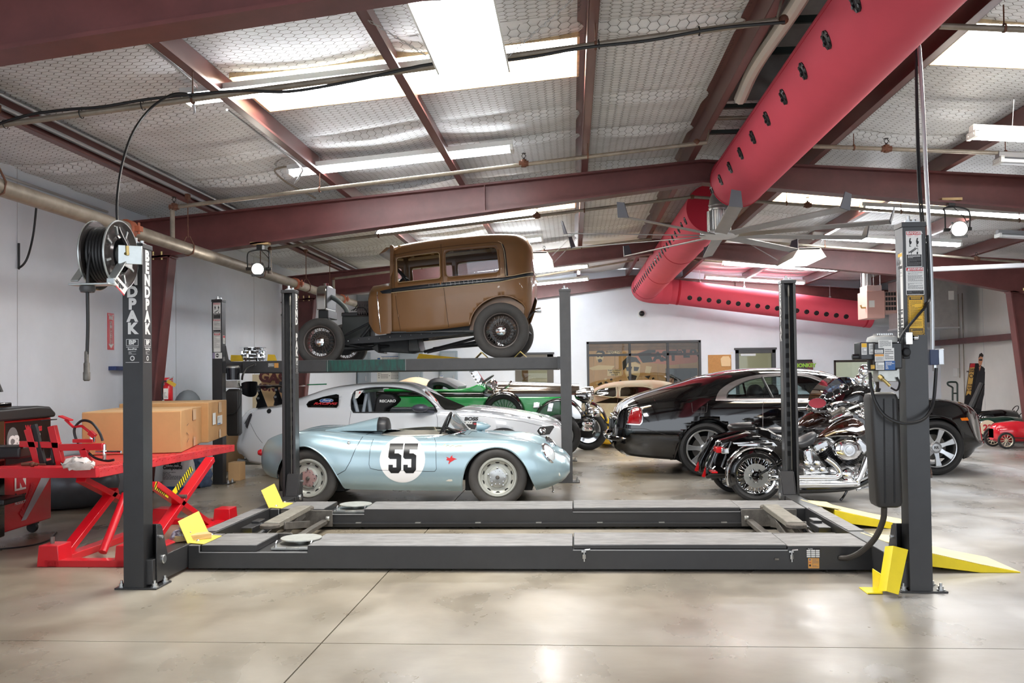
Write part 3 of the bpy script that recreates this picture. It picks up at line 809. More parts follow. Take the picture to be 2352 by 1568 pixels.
 # ------------------------------------------------------------------ spotlights on the second beam
M_SPOTL=emat('lit spotlight lens',(255,246,232),55.0)
M_CAN=mat('black spotlight can',(28,27,26),.4)
M_WOOD=mat('pale pine wood',(214,180,128),.6,var=.25,vscale=5,stretch=(1,9,9))
def spotlight(px,py,bx,by,label,dirv,r=.085):
 c=at(px,py,Y=10.45);w=at(bx,by,Y=10.55)
 s=thing('spotlight',label,'spotlight',c)
 d=Vector(dirv). normalized();x=d. cross(Vector((0,0,1))). normalized();y=x. cross(d)
 m=MB();m. lathe([(0,-.24),(.05,-.24),(.07,-.2),(.075,-.05),(r,0),(r+.01,.012),(r,.014),(r-.004,.004)],28,ax=d)
 m. lathe([(.03,-.3),(.045,-.29),(.045,-.24)],14,ax=d);m. build('can',M_CAN,s)
 MB(). lathe([(0,.004),(r-.006,.004)],28,ax=d). build('lens',M_SPOTL,s,fix=False)
 f=MB()
 for k in range(4):
  t=pi/4+k*pi/2;q=(x*cos(t)+y*sin(t))*(r*1.25)+d*.01;f. bar(q-d*.02,q+d*.015,.02,.02)
 f. bar(-x*r*1.05-y*r*1.05+d*.016,x*r*1.05-y*r*1.05+d*.016,.006,.03)
 f. build('colour_frame',M_CAN,s)
 top=w-c;up=Vector((0,0,1))
 yk=MB()
 pts=[x*-.13-d*.08,x*-.13-d*.08+up*(top. z*.55),top*.72-x*.09-d*.03,top*.76-d*.03,top*.72+x*.09-d*.03,x*.13-d*.08+up*(top. z*.55),x*.13-d*.08]
 yk. tube(catmull(pts,4),.009,6);yk. cyl(-x*.15-d*.08,-x*.08-d*.08,.02,10);yk. cyl(x*.08-d*.08,x*.15-d*.08,.02,10)
 yk. cyl(top*.76-d*.03,top*.97-d*.02,.014,8);yk. box(top. x-.035,top. x+.035,top. y-.04,top. y+.04,top. z-.075,top. z-.012)
 yk. build('yoke',M_CAN,s)
 MB(). tube(catmull([-d*.26,-d*.3-x*.06-up*.02,-x*.12-d*.2+up*.1,top*.8],6),.005,6). build('cable',M_BLACK,s)
 bo=MB(). box(-.115,.115,-.05,.05,-.012,.018). build('mounting_board',M_WOOD,loc=w)
 tag(bo,'small pine board under the roof beam holding the %s spotlight'%('left' if px<1000 else 'right'),'board')
spotlight(592,618,598,560,'lit spotlight shining at the viewer left of the raised brown sedan',(0.22,-1,-.16),.07)
spotlight(2203,526,2183,459,'lit black spotlight hanging beside the top of the right lift post',(-.18,-1,-.12))
# ------------------------------------------------------------------ sprinkler pipes
def pipe(name,label,pts,r,m=M_PIPE,n=10,cat='pipe'):
 o=MB(). tube(pts,r,n). build(name,m);return tag(o,label,cat)
def sprinkler(p,root,down=False):
 b=MB();b. cyl((p[0],p[1],p[2]-.035),(p[0],p[1],p[2]+.04),.03,10);b. cyl((p[0]-.05,p[1],p[2]),(p[0]+.05,p[1],p[2]),.03,10)
 W(b. build('tee',M_RUST,root))
 h=MB();h. cyl((p[0],p[1],p[2]+.04),(p[0],p[1],p[2]+.06),.012,8)
 for s in(-1,1):h. tube([(p[0]+s*.008,p[1],p[2]+.06),(p[0]+s*.022,p[1],p[2]+.08),(p[0]+s*.006,p[1],p[2]+.105)],.004,5)
 h. cyl((p[0],p[1],p[2]+.105),(p[0],p[1],p[2]+.109),.024,10);W(h. build('sprinkler_head',M_CAN,root))
def branch(label,p0,pr,p1,r=.021,heads=(),riser=False):
 """p0 left end, pr ridge point, p1 right end"""
 root=thing('sprinkler_pipe',label,'pipe',p0)
 pts=[p0,pr,p1]
 if not 10.5<p0[1]<12.2:
  f=lambda x:Vector(p0). lerp(Vector(pr),(x-p0[0])/(pr[0]-p0[0]))if x<pr[0]else Vector(pr). lerp(Vector(p1),(x-pr[0])/(p1[0]-pr[0]))
  a,b=f(1.42),f(2.5);pts=[p0,a,(1.48,a. y,4.03),(2.4,a. y,4.02),b,p1]
 W(MB(). tube(pts,r,10). build('pipe',M_PIPE,root))
 cp=MB()
 for q in(p0,pr):cp. ball(q,.034,.034,.034,10,6)
 W(cp. build('elbow_fitting',M_RUST,root))
 for x in heads:
  a,b=(p0,pr)if x<pr[0]else(pr,p1);t=(x-a[0])/(b[0]-a[0]);sprinkler(Vector(a). lerp(Vector(b),t),root)
 rod=MB()
 for x in(-2.72,.14,2.86,4.36,5.88):
  if p0[0]<x<p1[0]:
   a,b=(p0,pr)if x<pr[0]else(pr,p1);t=(x-a[0])/(b[0]-a[0]);q=Vector(a). lerp(Vector(b),t)
   if ztopb(x)-q. z>.02:rod. cyl((x+.05,q. y,q. z),(x+.05,q. y,ztopb(x)+.02),.005,5)
   rod. lathe([(.03,-.008),(.033,0),(.03,.008)],12,(x+.05,q. y,q. z),'x')
 if rod. v:W(rod. build('hanger',M_RUST,root))
 if riser:
  W(MB(). tube([p0,(p0[0],p0[1],2.86)],r*1.2,10). build('riser',M_PIPE,root))
 return root
def bpt(u,v,Y):q=at(u,v,Y=Y);return(q. x,q. y,q. z)
p0=bpt(-40,292,6.05);pr=bpt(1800,45,6.05);branch('nearest sprinkler pipe crossing under the skylight with a black hose tied along it',p0,pr,bpt(2400,70,6.05),.022)
b0=branch('sprinkler pipe below the long strip light in front of the second beam',bpt(396,476,9.2),bpt(1600,326,9.2),bpt(2420,356,9.2),.021,(at(1203,368,Y=9.2). x,at(2036,340,Y=9.2). x,at(400,476,Y=9.2). x),True)
branch('sprinkler pipe crossing just above the raised brown sedan and behind the fan',bpt(620,571,12.05),bpt(1590,452,12.05),bpt(2420,512,12.05),.021,(at(1233,494,Y=12.05). x,at(1855,472,Y=12.05). x),True)
branch('sprinkler pipe behind the brown sedan, running on to the unit heater side',bpt(766,640,15.6),bpt(1560,540,15.6),bpt(2345,602,15.6),.021,(at(1250,577,Y=15.6). x,at(2243,590,Y=15.6). x),True)
branch('farthest sprinkler pipe in front of the back wall above the red branch duct',bpt(900,690,19.9),bpt(1500,590,19.9),bpt(2100,632,19.9),.021,(at(1462,595,Y=19.9). x,),True)
# black hose tied to the nearest pipe
hp=[Vector(p0). lerp(Vector(pr),t)+Vector((0,-.03,dz))for t,dz in((0,-.03),(.06,.03),(.11,.035),(.16,.02),(.22,.03),(.28,.02),(.34,.0),(.4,-.05),(.48,-.035),(.58,.01),(.64,-.03),(.7,-.035),(.76,-.02),(.84,-.03),(.92,-.01),(1,-.03))]
hr=thing('air_hose','black air hose tied along the nearest overhead pipe','hose',p0)
W(MB(). tube(catmull(hp,5),.011,7). build('hose',M_BLACK,hr))
ti=MB()
for t in(.03,.13,.21,.62,.78,.9):
 q=Vector(p0). lerp(Vector(pr),t);ti. lathe([(.033,-.004),(.035,0),(.033,.004)],12,q,Vector(pr)-Vector(p0))
W(ti. build('cable_tie',M_BLACK,hr))
# main along the left wall
mz=2.86;mx=-4.30
mn=thing('sprinkler_main','thick steel sprinkler main running along the left wall under the roof','pipe',(mx,5,mz))
W(MB(). tube([(mx,1.0,mz),(mx,21.8,mz)],.068,16). build('pipe',M_PIPE,mn))
W(MB(). tube([(mx,21.6,mz),(mx,22.2,mz),(mx+.25,22.3,mz),(mx+2.6,22.3,mz)],.05,14). build('pipe',mat('red painted pipe',(176,70,58),.5),mn))
cp=mat('orange grooved coupling',(168,92,62),.55,var=.2)
for y in(8.25,13.4,16.2,20.0):
 c=MB();c. lathe([(.07,-.05),(.092,-.04),(.092,.04),(.07,.05)],18,(mx,y,mz),'y')
 for s in(-1,1):c. box(mx+s*.11-.03,mx+s*.11+.03,y-.035,y+.035,mz-.025,mz+.025);c. cyl((mx+s*.115,y,mz-.05),(mx+s*.115,y,mz+.06),.012,6)
 W(c. build('coupling',cp,mn))
for y in(6.3,9.6,11.9,14.0,15.4):
 h=MB();h. cyl((mx,y,mz+.13),(mx,y,3.46),.006,6);h. tube([(mx-.02,y,mz+.14),(mx-.075,y,mz+.03),(mx-.06,y,mz-.05),(mx,y,mz-.074),(mx+.06,y,mz-.05),(mx+.075,y,mz+.03),(mx+.02,y,mz+.14)],.008,6)
 h. box(mx-.02,mx+.02,y-.03,y+.03,3.42,3.48);W(h. build('clevis_hanger',M_RUST,mn))
 # conduits
pipe('conduit','bright steel conduit strapped along the leftmost roof purlin, upper one',[(-4.40,-1,3.62),(-4.40,22,3.62)],.014,M_GALV,8,'conduit')
pipe('conduit','bright steel conduit strapped along the leftmost roof purlin, lower thicker one',[(-4.41,-1,3.53),(-4.41,22,3.53)],.022,M_GALV,8,'conduit')
for(x,y0,y1,y2,z,lb)in((-2.80,3,6.3,6.72,3.62,'thin conduit along the second purlin bending down to the upper left strip light'),(-2.80,7.0,8.95,9.22,3.60,'thin conduit along the second purlin bending down to the long strip light'),(-2.80,10.9,12.6,12.92,3.60,'thin conduit along the second purlin behind the second beam')):
 pipe('conduit',lb,catmull([(x,y0,z),(x,(y0+y1)/2,z),(x,y1,z),(x-.05,y1+.15,z-.06),(x-.15,y2,z-.12)],4),.010,M_GALV,7,'conduit')
a=bpt(630,388,9.3);pipe('conduit','grey conduit elbow dropping from the left end of the long strip light',catmull([bpt(662,382,9.3),bpt(640,386,9.3),bpt(632,394,9.5),bpt(660,420,10.0),bpt(725,455,10.4)],5),.011,M_PIPE,7,'conduit')
for dy,z,lb in((.06,3.44,'upper wall conduit along the top of the left wall'),(.06,3.33,'lower wall conduit along the top of the left wall')):
 pipe('conduit',lb,[(XL+.03,-1,z),(XL+.03,10.3,z)],.016,M_GALV,8,'conduit')
cb=catmull([bpt(-30,560,8.6),bpt(10,600,8.6),bpt(35,617,8.6),bpt(60,598,8.6),bpt(76,540,8.7),bpt(84,470,8.7),bpt(88,447,8.8),bpt(110,462,9.0),bpt(160,492,9.6),bpt(225,512,10.2),bpt(300,520,10.5)],6)
pipe('cable','black cable hanging in a loop on the left wall',[(max(q. x,XL+.02),q. y,q. z)for q in cb],.011,M_BLACK,7,'cable')
# ================================================================== FOUR POST LIFTS
M_LIFT=mat('dark grey lift enamel',(50,50,51),0.34,0.0,var=.12,vscale=6)
M_LIFT2=mat('grey lift enamel',(70,70,71),0.42,0.0,var=.12,vscale=6)
M_DECKT=mat('dusty diamond deck',(128,127,126),0.6,0.0,var=.35,vscale=5,bump=.15,bscale=120,stretch=(1,3,1))
M_SLOT=mat('shadowed slot steel',(26,26,28),.6)
M_LETW=mat('white lettering vinyl',(226,226,224),.45)
M_LETB=mat('black print',(20,20,22),.5)
M_LABW=mat('white label stock',(232,232,228),.45)
M_LABR=mat('red label print',(196,44,56),.45)
M_LABY=mat('yellow label print',(236,184,36),.45)
M_LABO=mat('orange label print',(222,160,80),.5)
M_LABB=mat('blue label print',(44,96,160),.45)
M_LABG=mat('grey print',(110,110,110),.5)
M_BOLT=mat('zinc bolt',(196,198,198),.3,.9)
M_CABLE=mat('steel wire rope',(150,146,136),.4,.7)
M_YEL=mat('safety yellow paint',(244,218,24),.4,var=.06,vscale=9)
M_YELP=mat('dusty cream yellow ramp top',(236,218,160),.6,var=.14,vscale=6)
M_CHROME=mat('polished chrome',(232,234,236),.05,1.0)
M_STEELP=mat('bare dull steel',(176,176,170),.38,.8,var=.2,vscale=9)
M_GREYD=mat('grubby jack steel',(112,108,102),.5,.5,var=.35,vscale=14)
class Lab:
 """flat printed label: collects rectangles and words per colour in a local frame (mm)"""
 def __init__(s,o,x,y,parent,w,h,base=M_LABW,name='warning_label',lift=.0012):
  s. M=frameM(o,x,y);s. p=parent;s. d={};s. lift=lift;s. t=[]
  if base:s. rect(0,0,w,-h,base,0);s. base=base
  s. name=name
 def rect(s,x0,y0,x1,y1,m,lv=1):
  z=s. lift+lv*.0007;b=s. d. setdefault((m. name,lv),(MB(s. M),m))[0]
  b. add([(x0,y0,z),(x1,y0,z),(x1,y1,z),(x0,y1,z)],[(0,3,2,1)if(x1-x0)*(y1-y0)<0 else(0,1,2,3)])
 def lines(s,x0,y0,x1,y1,n,m,f=.45,seed=1,lv=1):
  r=random. Random(seed);hh=(y0-y1)/n
  for i in range(n):
   ya=y0-i*hh;x=x0
   while x<x1-.001:
    w=r. uniform(.05,.16)*(x1-x0);e=min(x1,x+w)
    s. rect(x,ya,e,ya-hh*f,m,lv);x=e+.02*(x1-x0)
    if r. random()<.06:break
 def hazard(s,x0,y0,x1,y1,n,m,lv=1):
 # diagonal stripes clipped inside a thin band
  hor=abs(x1-x0)>abs(y0-y1);b=s. d. setdefault((m. name,lv),(MB(s. M),m))[0];z=s. lift+lv*.0007
  for i in range(n):
   if hor:
    st=(x1-x0)/n;q=x0+i*st;b. add([(q,y1,z),(q+st*.5,y1,z),(min(x1,q+st),y0,z),(q+st*.5,y0,z)],[(0,1,2,3)])
   else:
    st=(y0-y1)/n;q=y1+i*st;b. add([(x0,q,z),(x1,q+st*.5,z),(x1,min(y0,q+st),z),(x0,q+st*.5,z)],[(0,1,2,3)])
 def text(s,t,x,y,size,m,sx=1.0,bold=.03,lv=2,align='CENTER',shear=0):
  o=text(t,size,s. M@Matrix. Translation((x,y,s. lift+lv*.0007)),m,s. p,sx=sx,bold=bold,ext=.0002,align=align,shear=shear);return o
 def poly(s,pts,m,lv=2):
  b=s. d. setdefault((m. name,lv),(MB(s. M),m))[0];z=s. lift+lv*.0007;b. add([(x,y,z)for x,y in pts],[tuple(range(len(pts)))])
 def done(s):
  for(n,lv),(b,m)in s. d. items():
   b. build(s. name if lv==0 else 'label_print',m,s. p,ang=0,fix=False)
def danger_label(o,x,y,p,w,h,kind=0):
 L=Lab(o,x,y,p,w,h);e=w*.03
 L. rect(e,-e,w-e,-h*.10,M_LABR);L. text('DANGER',w*.56,-h*.055,h*.085,M_LETW,sx=1.25)
 L. poly([(w*.07,-h*.085),(w*.19,-h*.085),(w*.13,-h*.03)],M_LETW)
 for q in(.10,.55):
  L. lines(w*q,-h*.11,w*(q+.35),-h*.16,2,mat('pale red print',(226,160,160),.5),seed=3)
  c=w*(q+.17)
  L. poly([(c-.03*w,-h*.2),(c+.05*w,-h*.19),(c+.02*w,-h*.27),(c+.1*w,-h*.3),(c+.06*w,-h*.36),(c-.02*w,-h*.38),(c-.0*w,-h*.42),(c+.1*w,-h*.43),(c-.06*w,-h*.44),(c-.05*w,-h*.36),(c-.08*w,-h*.29)],M_LETB)
 for dx in(0,.12):
  L. poly([(w*(.14+dx),-h*.60),(w*(.58+dx),-h*.47),(w*(.62+dx),-h*.48),(w*(.18+dx),-h*.62)],M_LETB)
 for q,r in((.16,.58),(.32,.62),(.56,.46),(.74,.5)):L. rect(w*q,-h*(r-.02),w*(q+.025),-h*(r+.05),M_LETB)
 L. poly([(w*.66,-h*.60),(w*.72,-h*.57),(w*.76,-h*.61),(w*.74,-h*.655),(w*.66,-h*.65)],M_LETB)
 L. rect(e,-h*.66,w-e,-h+e,M_LETB)
 L. lines(w*.1,-h*.68,w*.9,-h*.76,4,M_LETW,seed=5,lv=2);L. lines(w*.08,-h*.77,w*.92,-h*.97,9,M_LABG,.4,seed=6,lv=2)
 L. done()
def warn_label(o,x,y,p,w,h,word='WARNING'):
 L=Lab(o,x,y,p,w,h);e=w*.03
 L. rect(e,-e,w-e,-h*.13,M_LABR);L. text(word,w*.57,-h*.07,h*.10,M_LETW,sx=1.1)
 L. poly([(w*.08,-h*.115),(w*.22,-h*.115),(w*.15,-h*.035)],M_LETW)
 L. lines(w*.08,-h*.15,w*.92,-h*.17,1,M_LABG,.6,8);L. lines(w*.12,-h*.19,w*.92,-h*.27,4,M_LABG,.5,9)
 L. lines(w*.1,-h*.30,w*.94,-h*.52,10,M_LABG,.5,10);L. lines(w*.1,-h*.58,w*.94,-h*.80,10,M_LABG,.5,11)
 L. rect(w*.05,-h*.285,w*.95,-h*.29,M_LABG);L. rect(w*.05,-h*.55,w*.95,-h*.555,M_LABG)
 L. rect(e,-h*.84,w-e,-h+e,M_LETB);L. lines(w*.1,-h*.86,w*.9,-h*.97,3,M_LABG,.5,12,lv=2);L. done()
def hazard_label(o,x,y,p,w,h,base=M_LABY,ink=M_LETB,head=None):
 L=Lab(o,x,y,p,w,h,base);e=w*.1
 for a,b in((0,e),(w-e,w)):L. hazard(a,0,b,-h,26,ink)
 L. hazard(0,0,w,-e,12,ink);L. hazard(0,-h+e,w,-h,12,ink)
 if head:L. rect(e*1.3,-e*1.2,w-e*1.3,-h*.14,head);L. lines(w*.2,-h*.05,w*.8,-h*.13,2,M_LETW,.6,4,2)
 else:
  L. rect(e*1.1,-e*1.1,w-e*1.1,-h*.12,ink);L. lines(w*.2,-h*.05,w*.8,-h*.11,3,base,.5,4,2)
  L. rect(e*1.1,-h*.83,w-e*1.1,-h+e*1.1,ink);L. lines(w*.15,-h*.85,w*.85,-h*.955,5,base,.5,7,2)
 L. lines(w*.15,-h*.15,w*.85,-h*.80,24,ink if base is M_LABY else M_LABG,.35,5);L. done()
def side_label(o,x,y,p,w,h):
 L=Lab(o,x,y,p,w,h);L. rect(w*.04,-.004,w*.96,-h*.045,M_LABY)
 for i in range(3):L. poly([(w*(.12+.28*i),-h*.13),(w*(.2+.28*i),-h*.07),(w*(.26+.28*i),-h*.11),(w*(.22+.28*i),-h*.145)],M_LETB)
 L. rect(w*.04,-h*.155,w*.96,-h*.19,M_LETB);L. lines(w*.08,-h*.21,w*.9,-h*.26,6,M_LABG,.5,3)
 L. rect(0,-h*.275,w,-h*.278,M_LETB)
 for q in(.70,.80,.88,.95):
  L. rect(w*.1,-h*(q-.03),w*.95,-h*(q-.015),M_LETB);L. poly([(w*.2,-h*q),(w*.5,-h*(q+.03)),(w*.4,-h*(q+.035)),(w*.15,-h*(q+.02))],M_LETB);L. rect(w*.62,-h*q,w*.92,-h*(q+.03),M_LABG)
 L. done()
def maker_print(o,x,y,p,w):
 """boxed BP mark and small print under the stacked lettering"""
 L=Lab(o,x,y,p,w,.2,None)
 for a in((-w/2,0,w/2,-.003),(-w/2,-.042,w/2,-.045),(-w/2,0,-w/2+.003,-.045),(w/2-.003,0,w/2,-.045)):L. rect(*a,M_LETW)
 L. text('BP',0,-.0225,.04,M_LETW,sx=1.15*w/.085,bold=.05)
 L. rect(-w/2,-.052,w/2,-.055,M_LETW);L. text('BendPak',0,-.067,.018,M_LETW,sx=w/.085)
 L. lines(-w*.3,-.082,w*.3,-.105,4,M_LETW,.35,2)
 L. poly([(w*.19*cos(t),-.128+.017*sin(t))for t in[k*pi/10 for k in range(20)]],M_LETW,1)
 L. poly([(w*.12*cos(t),-.128+.011*sin(t))for t in[k*pi/6 for k in range(12)]],M_LIFT2,2)
 L. rect(-w*.55,-.154,w*.55,-.1565,M_LETW);L. done()
def post(root,x0,x1,yf,dep,H,op,m,bolts=True,ladder=True):
 """C channel post; yf = front face, op=+1 open to the back, -1 open to the front"""
 t=.008;y0,y1=yf,yf+dep
 b=MB()
 yb0,yb1=(y0,y0+t)if op>0 else(y1-t,y1)
 b. box(x0,x1,yb0,yb1,0,H)
 for a,c in((x0,x0+t),(x1-t,x1)):b. box(a,c,y0,y1,0,H)
 yl0,yl1=(y1-t,y1)if op>0 else(y0,y0+t)
 for a,c in((x0,x0+.026),(x1-.026,x1)):b. box(a,c,yl0,yl1,0,H)
 p=b. build('post',m,root,bevel=.003,seg=2);xc=(x0+x1)/2;yc=(y0+y1)/2
 MB(). box(x0-.006,x1+.006,y0-.006,y1+.006,H-.03,H+.002). build('cap',m,p,bevel=.003)
 tb=MB();tb. cyl((xc-.01,yc,H),(xc-.01,yc,H+.05),.013,8);tb. cyl((xc-.01,yc,H),(xc-.01,yc,H+.025),.024,6);tb. cyl((xc+.03,yc+.01,H),(xc+.03,yc+.01,H+.03),.013,6);tb. box(xc-.04,xc+.05,yc-.03,yc+.03,H,H+.012)
 tb. build('top_bolt',M_BOLT,p)
 bx0,bx1=(x0-.06,x1+.09)
 MB(). box(bx0,bx1,y0-.01,y1+.09 if op>0 else y1+.05,0,.012). build('base_plate',m,p,bevel=.002,seg=1)
 for q,r in((bx0+.03,y0+.03),(bx1-.03,y0+.03),(bx1-.03,y1+(.05 if op>0 else 0)),(bx0+.03,y1+(.05 if op>0 else 0))):
  a=MB();a. lathe([(0,.055),(.009,.055),(.009,.036),(.018,.036),(.018,.018),(.026,.017),(.026,.012)],8,(q,r,0),'z');a. build('anchor_bolt',M_BOLT,p)
 if ladder and op<0:
  l=MB();w=.05
  l. box(xc-w/2,xc+w/2,y1-.03,y1-.022,.3,H-.1);l. build('lock_ladder',m,p,ang=0)
  for k in range(17):
   z=.55+k*.098
   if z<H-.35:MB(). box(xc-.017,xc+.017,y1-.034,y1-.0305,z,z+.05). build('lock_slot',M_SLOT,p,ang=0)
  c=MB();c. cyl((xc+.01,y0+.05,.3),(xc+.01,y0+.05,H-.12),.005,6);c. lathe([(.005,0),(.011,.01),(.012,.09),(.005,.12)],8,(xc+.01,y0+.05,H-.16),'z');c. build('wire_rope',M_CABLE,p)
 return p
def letters(p,s,o,x,y,size,pitch,sx):
 return text(s,size,frameM(o,x,y),M_LETW,p,'lettering',sx=sx,bold=.055,ext=.0004,stack=pitch)
 # ------------------------------------------------------------------ near lift
X0,Y0,XW,YD,HP,PW,PD=-2.9986,5.685,5.2236,3.22,2.303,.138,.127
RY,RW_,RZ=.5655,.487,.182
X1=X0+XW
lift=thing('four_post_lift','large dark grey four post alignment lift with lowered runways in the foreground','car lift',((X0+X1)/2,Y0+YD/2,0),group=None)
n0=len(bpy. data. objects)
P_nl=post(lift,X0,X0+PW,Y0,PD,HP,1,M_LIFT)
P_nr=post(lift,X1-PW,X1,Y0,PD,HP+.02,1,M_LIFT)
P_fl=post(lift,X0,X0+PW,Y0+YD,PD,HP,-1,M_LIFT)
P_fr=post(lift,X1-PW,X1,Y0+YD,PD,HP,-1,M_LIFT)
ux,uz=(1,0,0),(0,0,1)
letters(P_nl,'BENDPAK',(X0+PW*.5-.002,Y0-.001,2.225),ux,uz,.098,.082,1.0)
letters(P_nl,'BENDPAK',(X0+PW+.001,Y0+PD/2,2.225),(0,1,0),uz,.098,.082,1.0)
letters(P_fl,'BEND PAK',(X0+PW+.001,Y0+YD+PD/2,2.225),(0,1,0),uz,.098,.082,1.0)
letters(P_fr,'BENDPAK',(X1-PW-.001,Y0+YD+PD/2,2.225),(0,-1,0),uz,.098,.082,1.0)
maker_print((X0+PW*.5-.002,Y0,1.665),ux,uz,P_nl,.085)
maker_print((X0+PW,Y0+PD/2,1.665),(0,1,0),uz,P_nl,.085)
maker_print((X0+PW,Y0+YD+PD/2,1.60),(0,1,0),uz,P_fl,.085)
def onpost(u,v):q=at(u,v,Y=Y0);return q
q=onpost(2080,531);q2=onpost(2118,612);danger_label((q. x,Y0,q. z),ux,uz,P_nr,q2. x-q. x,q. z-q2. z)
q=onpost(2080,614);q2=onpost(2123,676.5);warn_label((q. x,Y0,q. z),ux,uz,P_nr,q2. x-q. x,q. z-q2. z)
q=onpost(2084,678);q2=onpost(2124,768.5);hazard_label((q. x,Y0,q. z),ux,uz,P_nr,q2. x-q. x,q. z-q2. z)
q=onpost(2060,579);q2=onpost(2073,768);side_label((X1-PW,Y0+.115,q. z),(0,-1,0),uz,P_nr,.105,.535)
# cross beams with their end yokes
for k,(xa,xb)in enumerate(((X0+.05,X0+.185),(X1-.185,X1-.05))):
 s=1 if k==0 else-1;xi=xb if k==0 else xa
 b=MB();b. box(xa,xb,Y0+.03,Y0+YD+PD-.03,.025,.19);cb=b. build('cross_beam',M_LIFT,lift,bevel=.004)
 for yy,d in((Y0+PD+.005,1),(Y0+YD-.005,-1)):
  g=MB();xo=xi+s*.001
  g. prism([(yy-d*.06,.03),(yy+d*.18,.03),(yy+d*.18,.19),(yy+d*.10,.19),(yy+d*.015,.40),(yy-d*.06,.42)],xo,xo+s*.008,'yz')
  g. prism([(yy-d*.06,.19),(yy+d*.10,.19),(yy+d*.015,.40),(yy-d*.06,.42)],xo-s*.13,xo-s*.122,'yz')
  g. bar((xo-s*.06,yy+d*.10,.19),(xo-s*.06,yy+d*.012,.41),.12,.008,(0,d,.4))
  g. build('yoke',M_LIFT,cb,bevel=.002,seg=1)
  w=MB();w. lathe([(0,.012),(.026,.012),(.03,.008),(.03,0)],16,(xo+s*.008,yy+d*.03,.17),(s,0,0));w. cyl((xo+s*.005,yy-d*.02,.33),(xo+s*.03,yy-d*.02,.33),.012,8);w. build('pin',M_BOLT,cb)
 t=MB();t. box(xa+.01,xb-.01,Y0+RY+RW_+.05,Y0+YD+PD-RY-RW_-.05,.19,.196)
 t. build('cover_strip',M_DECKT,cb,bevel=.002,seg=1)
 # runways
runs=[]
for k,ya in enumerate((Y0+RY,Y0+YD+PD-RY-RW_)):
 yb=ya+RW_
 def xpx(u):return at(u,1254,Y=Y0+RY). x
 xa,xb=X0+.187,X1-.187+.16
 f0,f1,f2=xpx(459),xpx(588),xpx(706);s0,s1=xpx(1316),xpx(1809);zb=.016;rec=RZ-.045
 b=MB()
 b. prism([(xa,zb),(xb,zb),(xb,RZ-.002),(s1,RZ-.002),(s1,RZ-.022),(s0,RZ-.022),(s0,RZ-.002),(f2,RZ-.002),(f2,rec),(f0,rec),(f0,RZ-.002),(xa,RZ-.002)],ya,yb)
 rw=b. build('runway',M_LIFT,lift,bevel=.004);runs. append(rw)
 for a,c,nm,z0 in((xa+.003,f0-.004,'deck_plate',RZ-.002),(f2+.003,s0-.004,'deck_plate',RZ-.002),(s1+.004,xb-.003,'deck_plate',RZ-.002)):
  MB(). box(a,c,ya+.004,yb-.004,z0,z0+.003). build(nm,M_DECKT,rw,ang=0)
 fp=MB();fp. box(f0+.008,f1,ya+.005,yb-.005,rec+.002,RZ);fp. build('filler_plate',M_LIFT,rw,bevel=.003)
 MB(). box(f0+.012,f1-.004,ya+.01,yb-.01,RZ,RZ+.003). build('deck_plate',M_DECKT,rw,ang=0)
 sp_=MB();sp_. box(s0+.006,s1-.006,ya+.0,yb-.0,RZ-.020,RZ+.006);sp_. build('slip_plate',M_LIFT,rw,bevel=.004)
 MB(). box(s0+.01,s1-.01,ya+.006,yb-.006,RZ+.006,RZ+.009). build('deck_plate',M_DECKT,rw,ang=0)
 ed=MB()
 for a,c,z in((f0-.004,f2,rec),(s0,s1,RZ-.026)):ed. box(a,c,ya-.004,ya+.004,z-.006,z)
 ed. box(f0-.006,f0,ya-.004,ya+.003,rec,RZ);ed. build('bright_edge',mat('worn bare edge',(170,170,170),.4,.5),rw,ang=0)
 # inner ledge for the rolling jacks and hooks
 yi=yb if k==0 else ya;d=1 if k==0 else-1
 lg=MB();lg. box(xa+.3,xb-.3,min(yi,yi+d*.035),max(yi,yi+d*.035),.05,.058);lg. build('jack_ledge',M_LIFT,rw,ang=0)
 for j in range(8):
  xx=-2.0+j*.55;MB(). box(xx,xx+.05,min(yi,yi+d*.03),max(yi,yi+d*.03),.058,.064). build('ledge_clip',M_STEELP,rw,ang=0)
 if k==0:
  for u in(1342,1818):
   x=xpx(u);pin=MB();pin. tube([(x-.002,ya-.012,.075),(x-.002,ya-.012,.145),(x+.004,ya-.012,.155),(x+.04,ya-.012,.158)],.006,7);pin. cyl((x-.002,ya-.012,.095),(x-.002,ya-.012,.125),.013,6);pin. bar((x-.02,ya-.008,.145),(x+.01,ya-.008,.145),.012,.012)
   pin. build('slip_plate_pin',M_BOLT,rw)
  x=xpx(1784);MB(). box(x-.018,x+.012,ya-.012,ya,.085,.10). build('clip',M_GREYD,rw,bevel=.002)
  x=xpx(2008);MB(). lathe([(0,.012),(.012,.012),(.018,.006),(.018,0)],12,(x,ya,.115),(0,-1,0)). build('plug',M_BOLT,rw)
  x=xpx(1851);L=Lab((x,ya,.168),ux,uz,rw,.098,.066,M_LETB,'data_plate')
  for i in range(3):
   for j in range(4):L. rect(.004+i*.0305,-.012-j*.0135,.031+i*.0305,-.0225-j*.0135,M_LABW)
  L. text('BendPak',.03,-.0055,.009,M_LETW,bold=.03);L. done()
  L=Lab((x+.013,ya,.099),ux,uz,rw,.075,.071,M_LABO,'data_plate');L. lines(.028,-.006,.07,-.064,9,M_LABG,.4,3)
  L. poly([(.012+.006*cos(t),-.011+.005*sin(t))for t in[i*pi/6 for i in range(12)]],M_LABB);L. poly([(.012+.007*cos(t),-.05+.007*sin(t))for t in[i*pi/6 for i in range(12)]],M_LETB);L. rect(.004,-.028,.02,-.032,M_LABR);L. done()
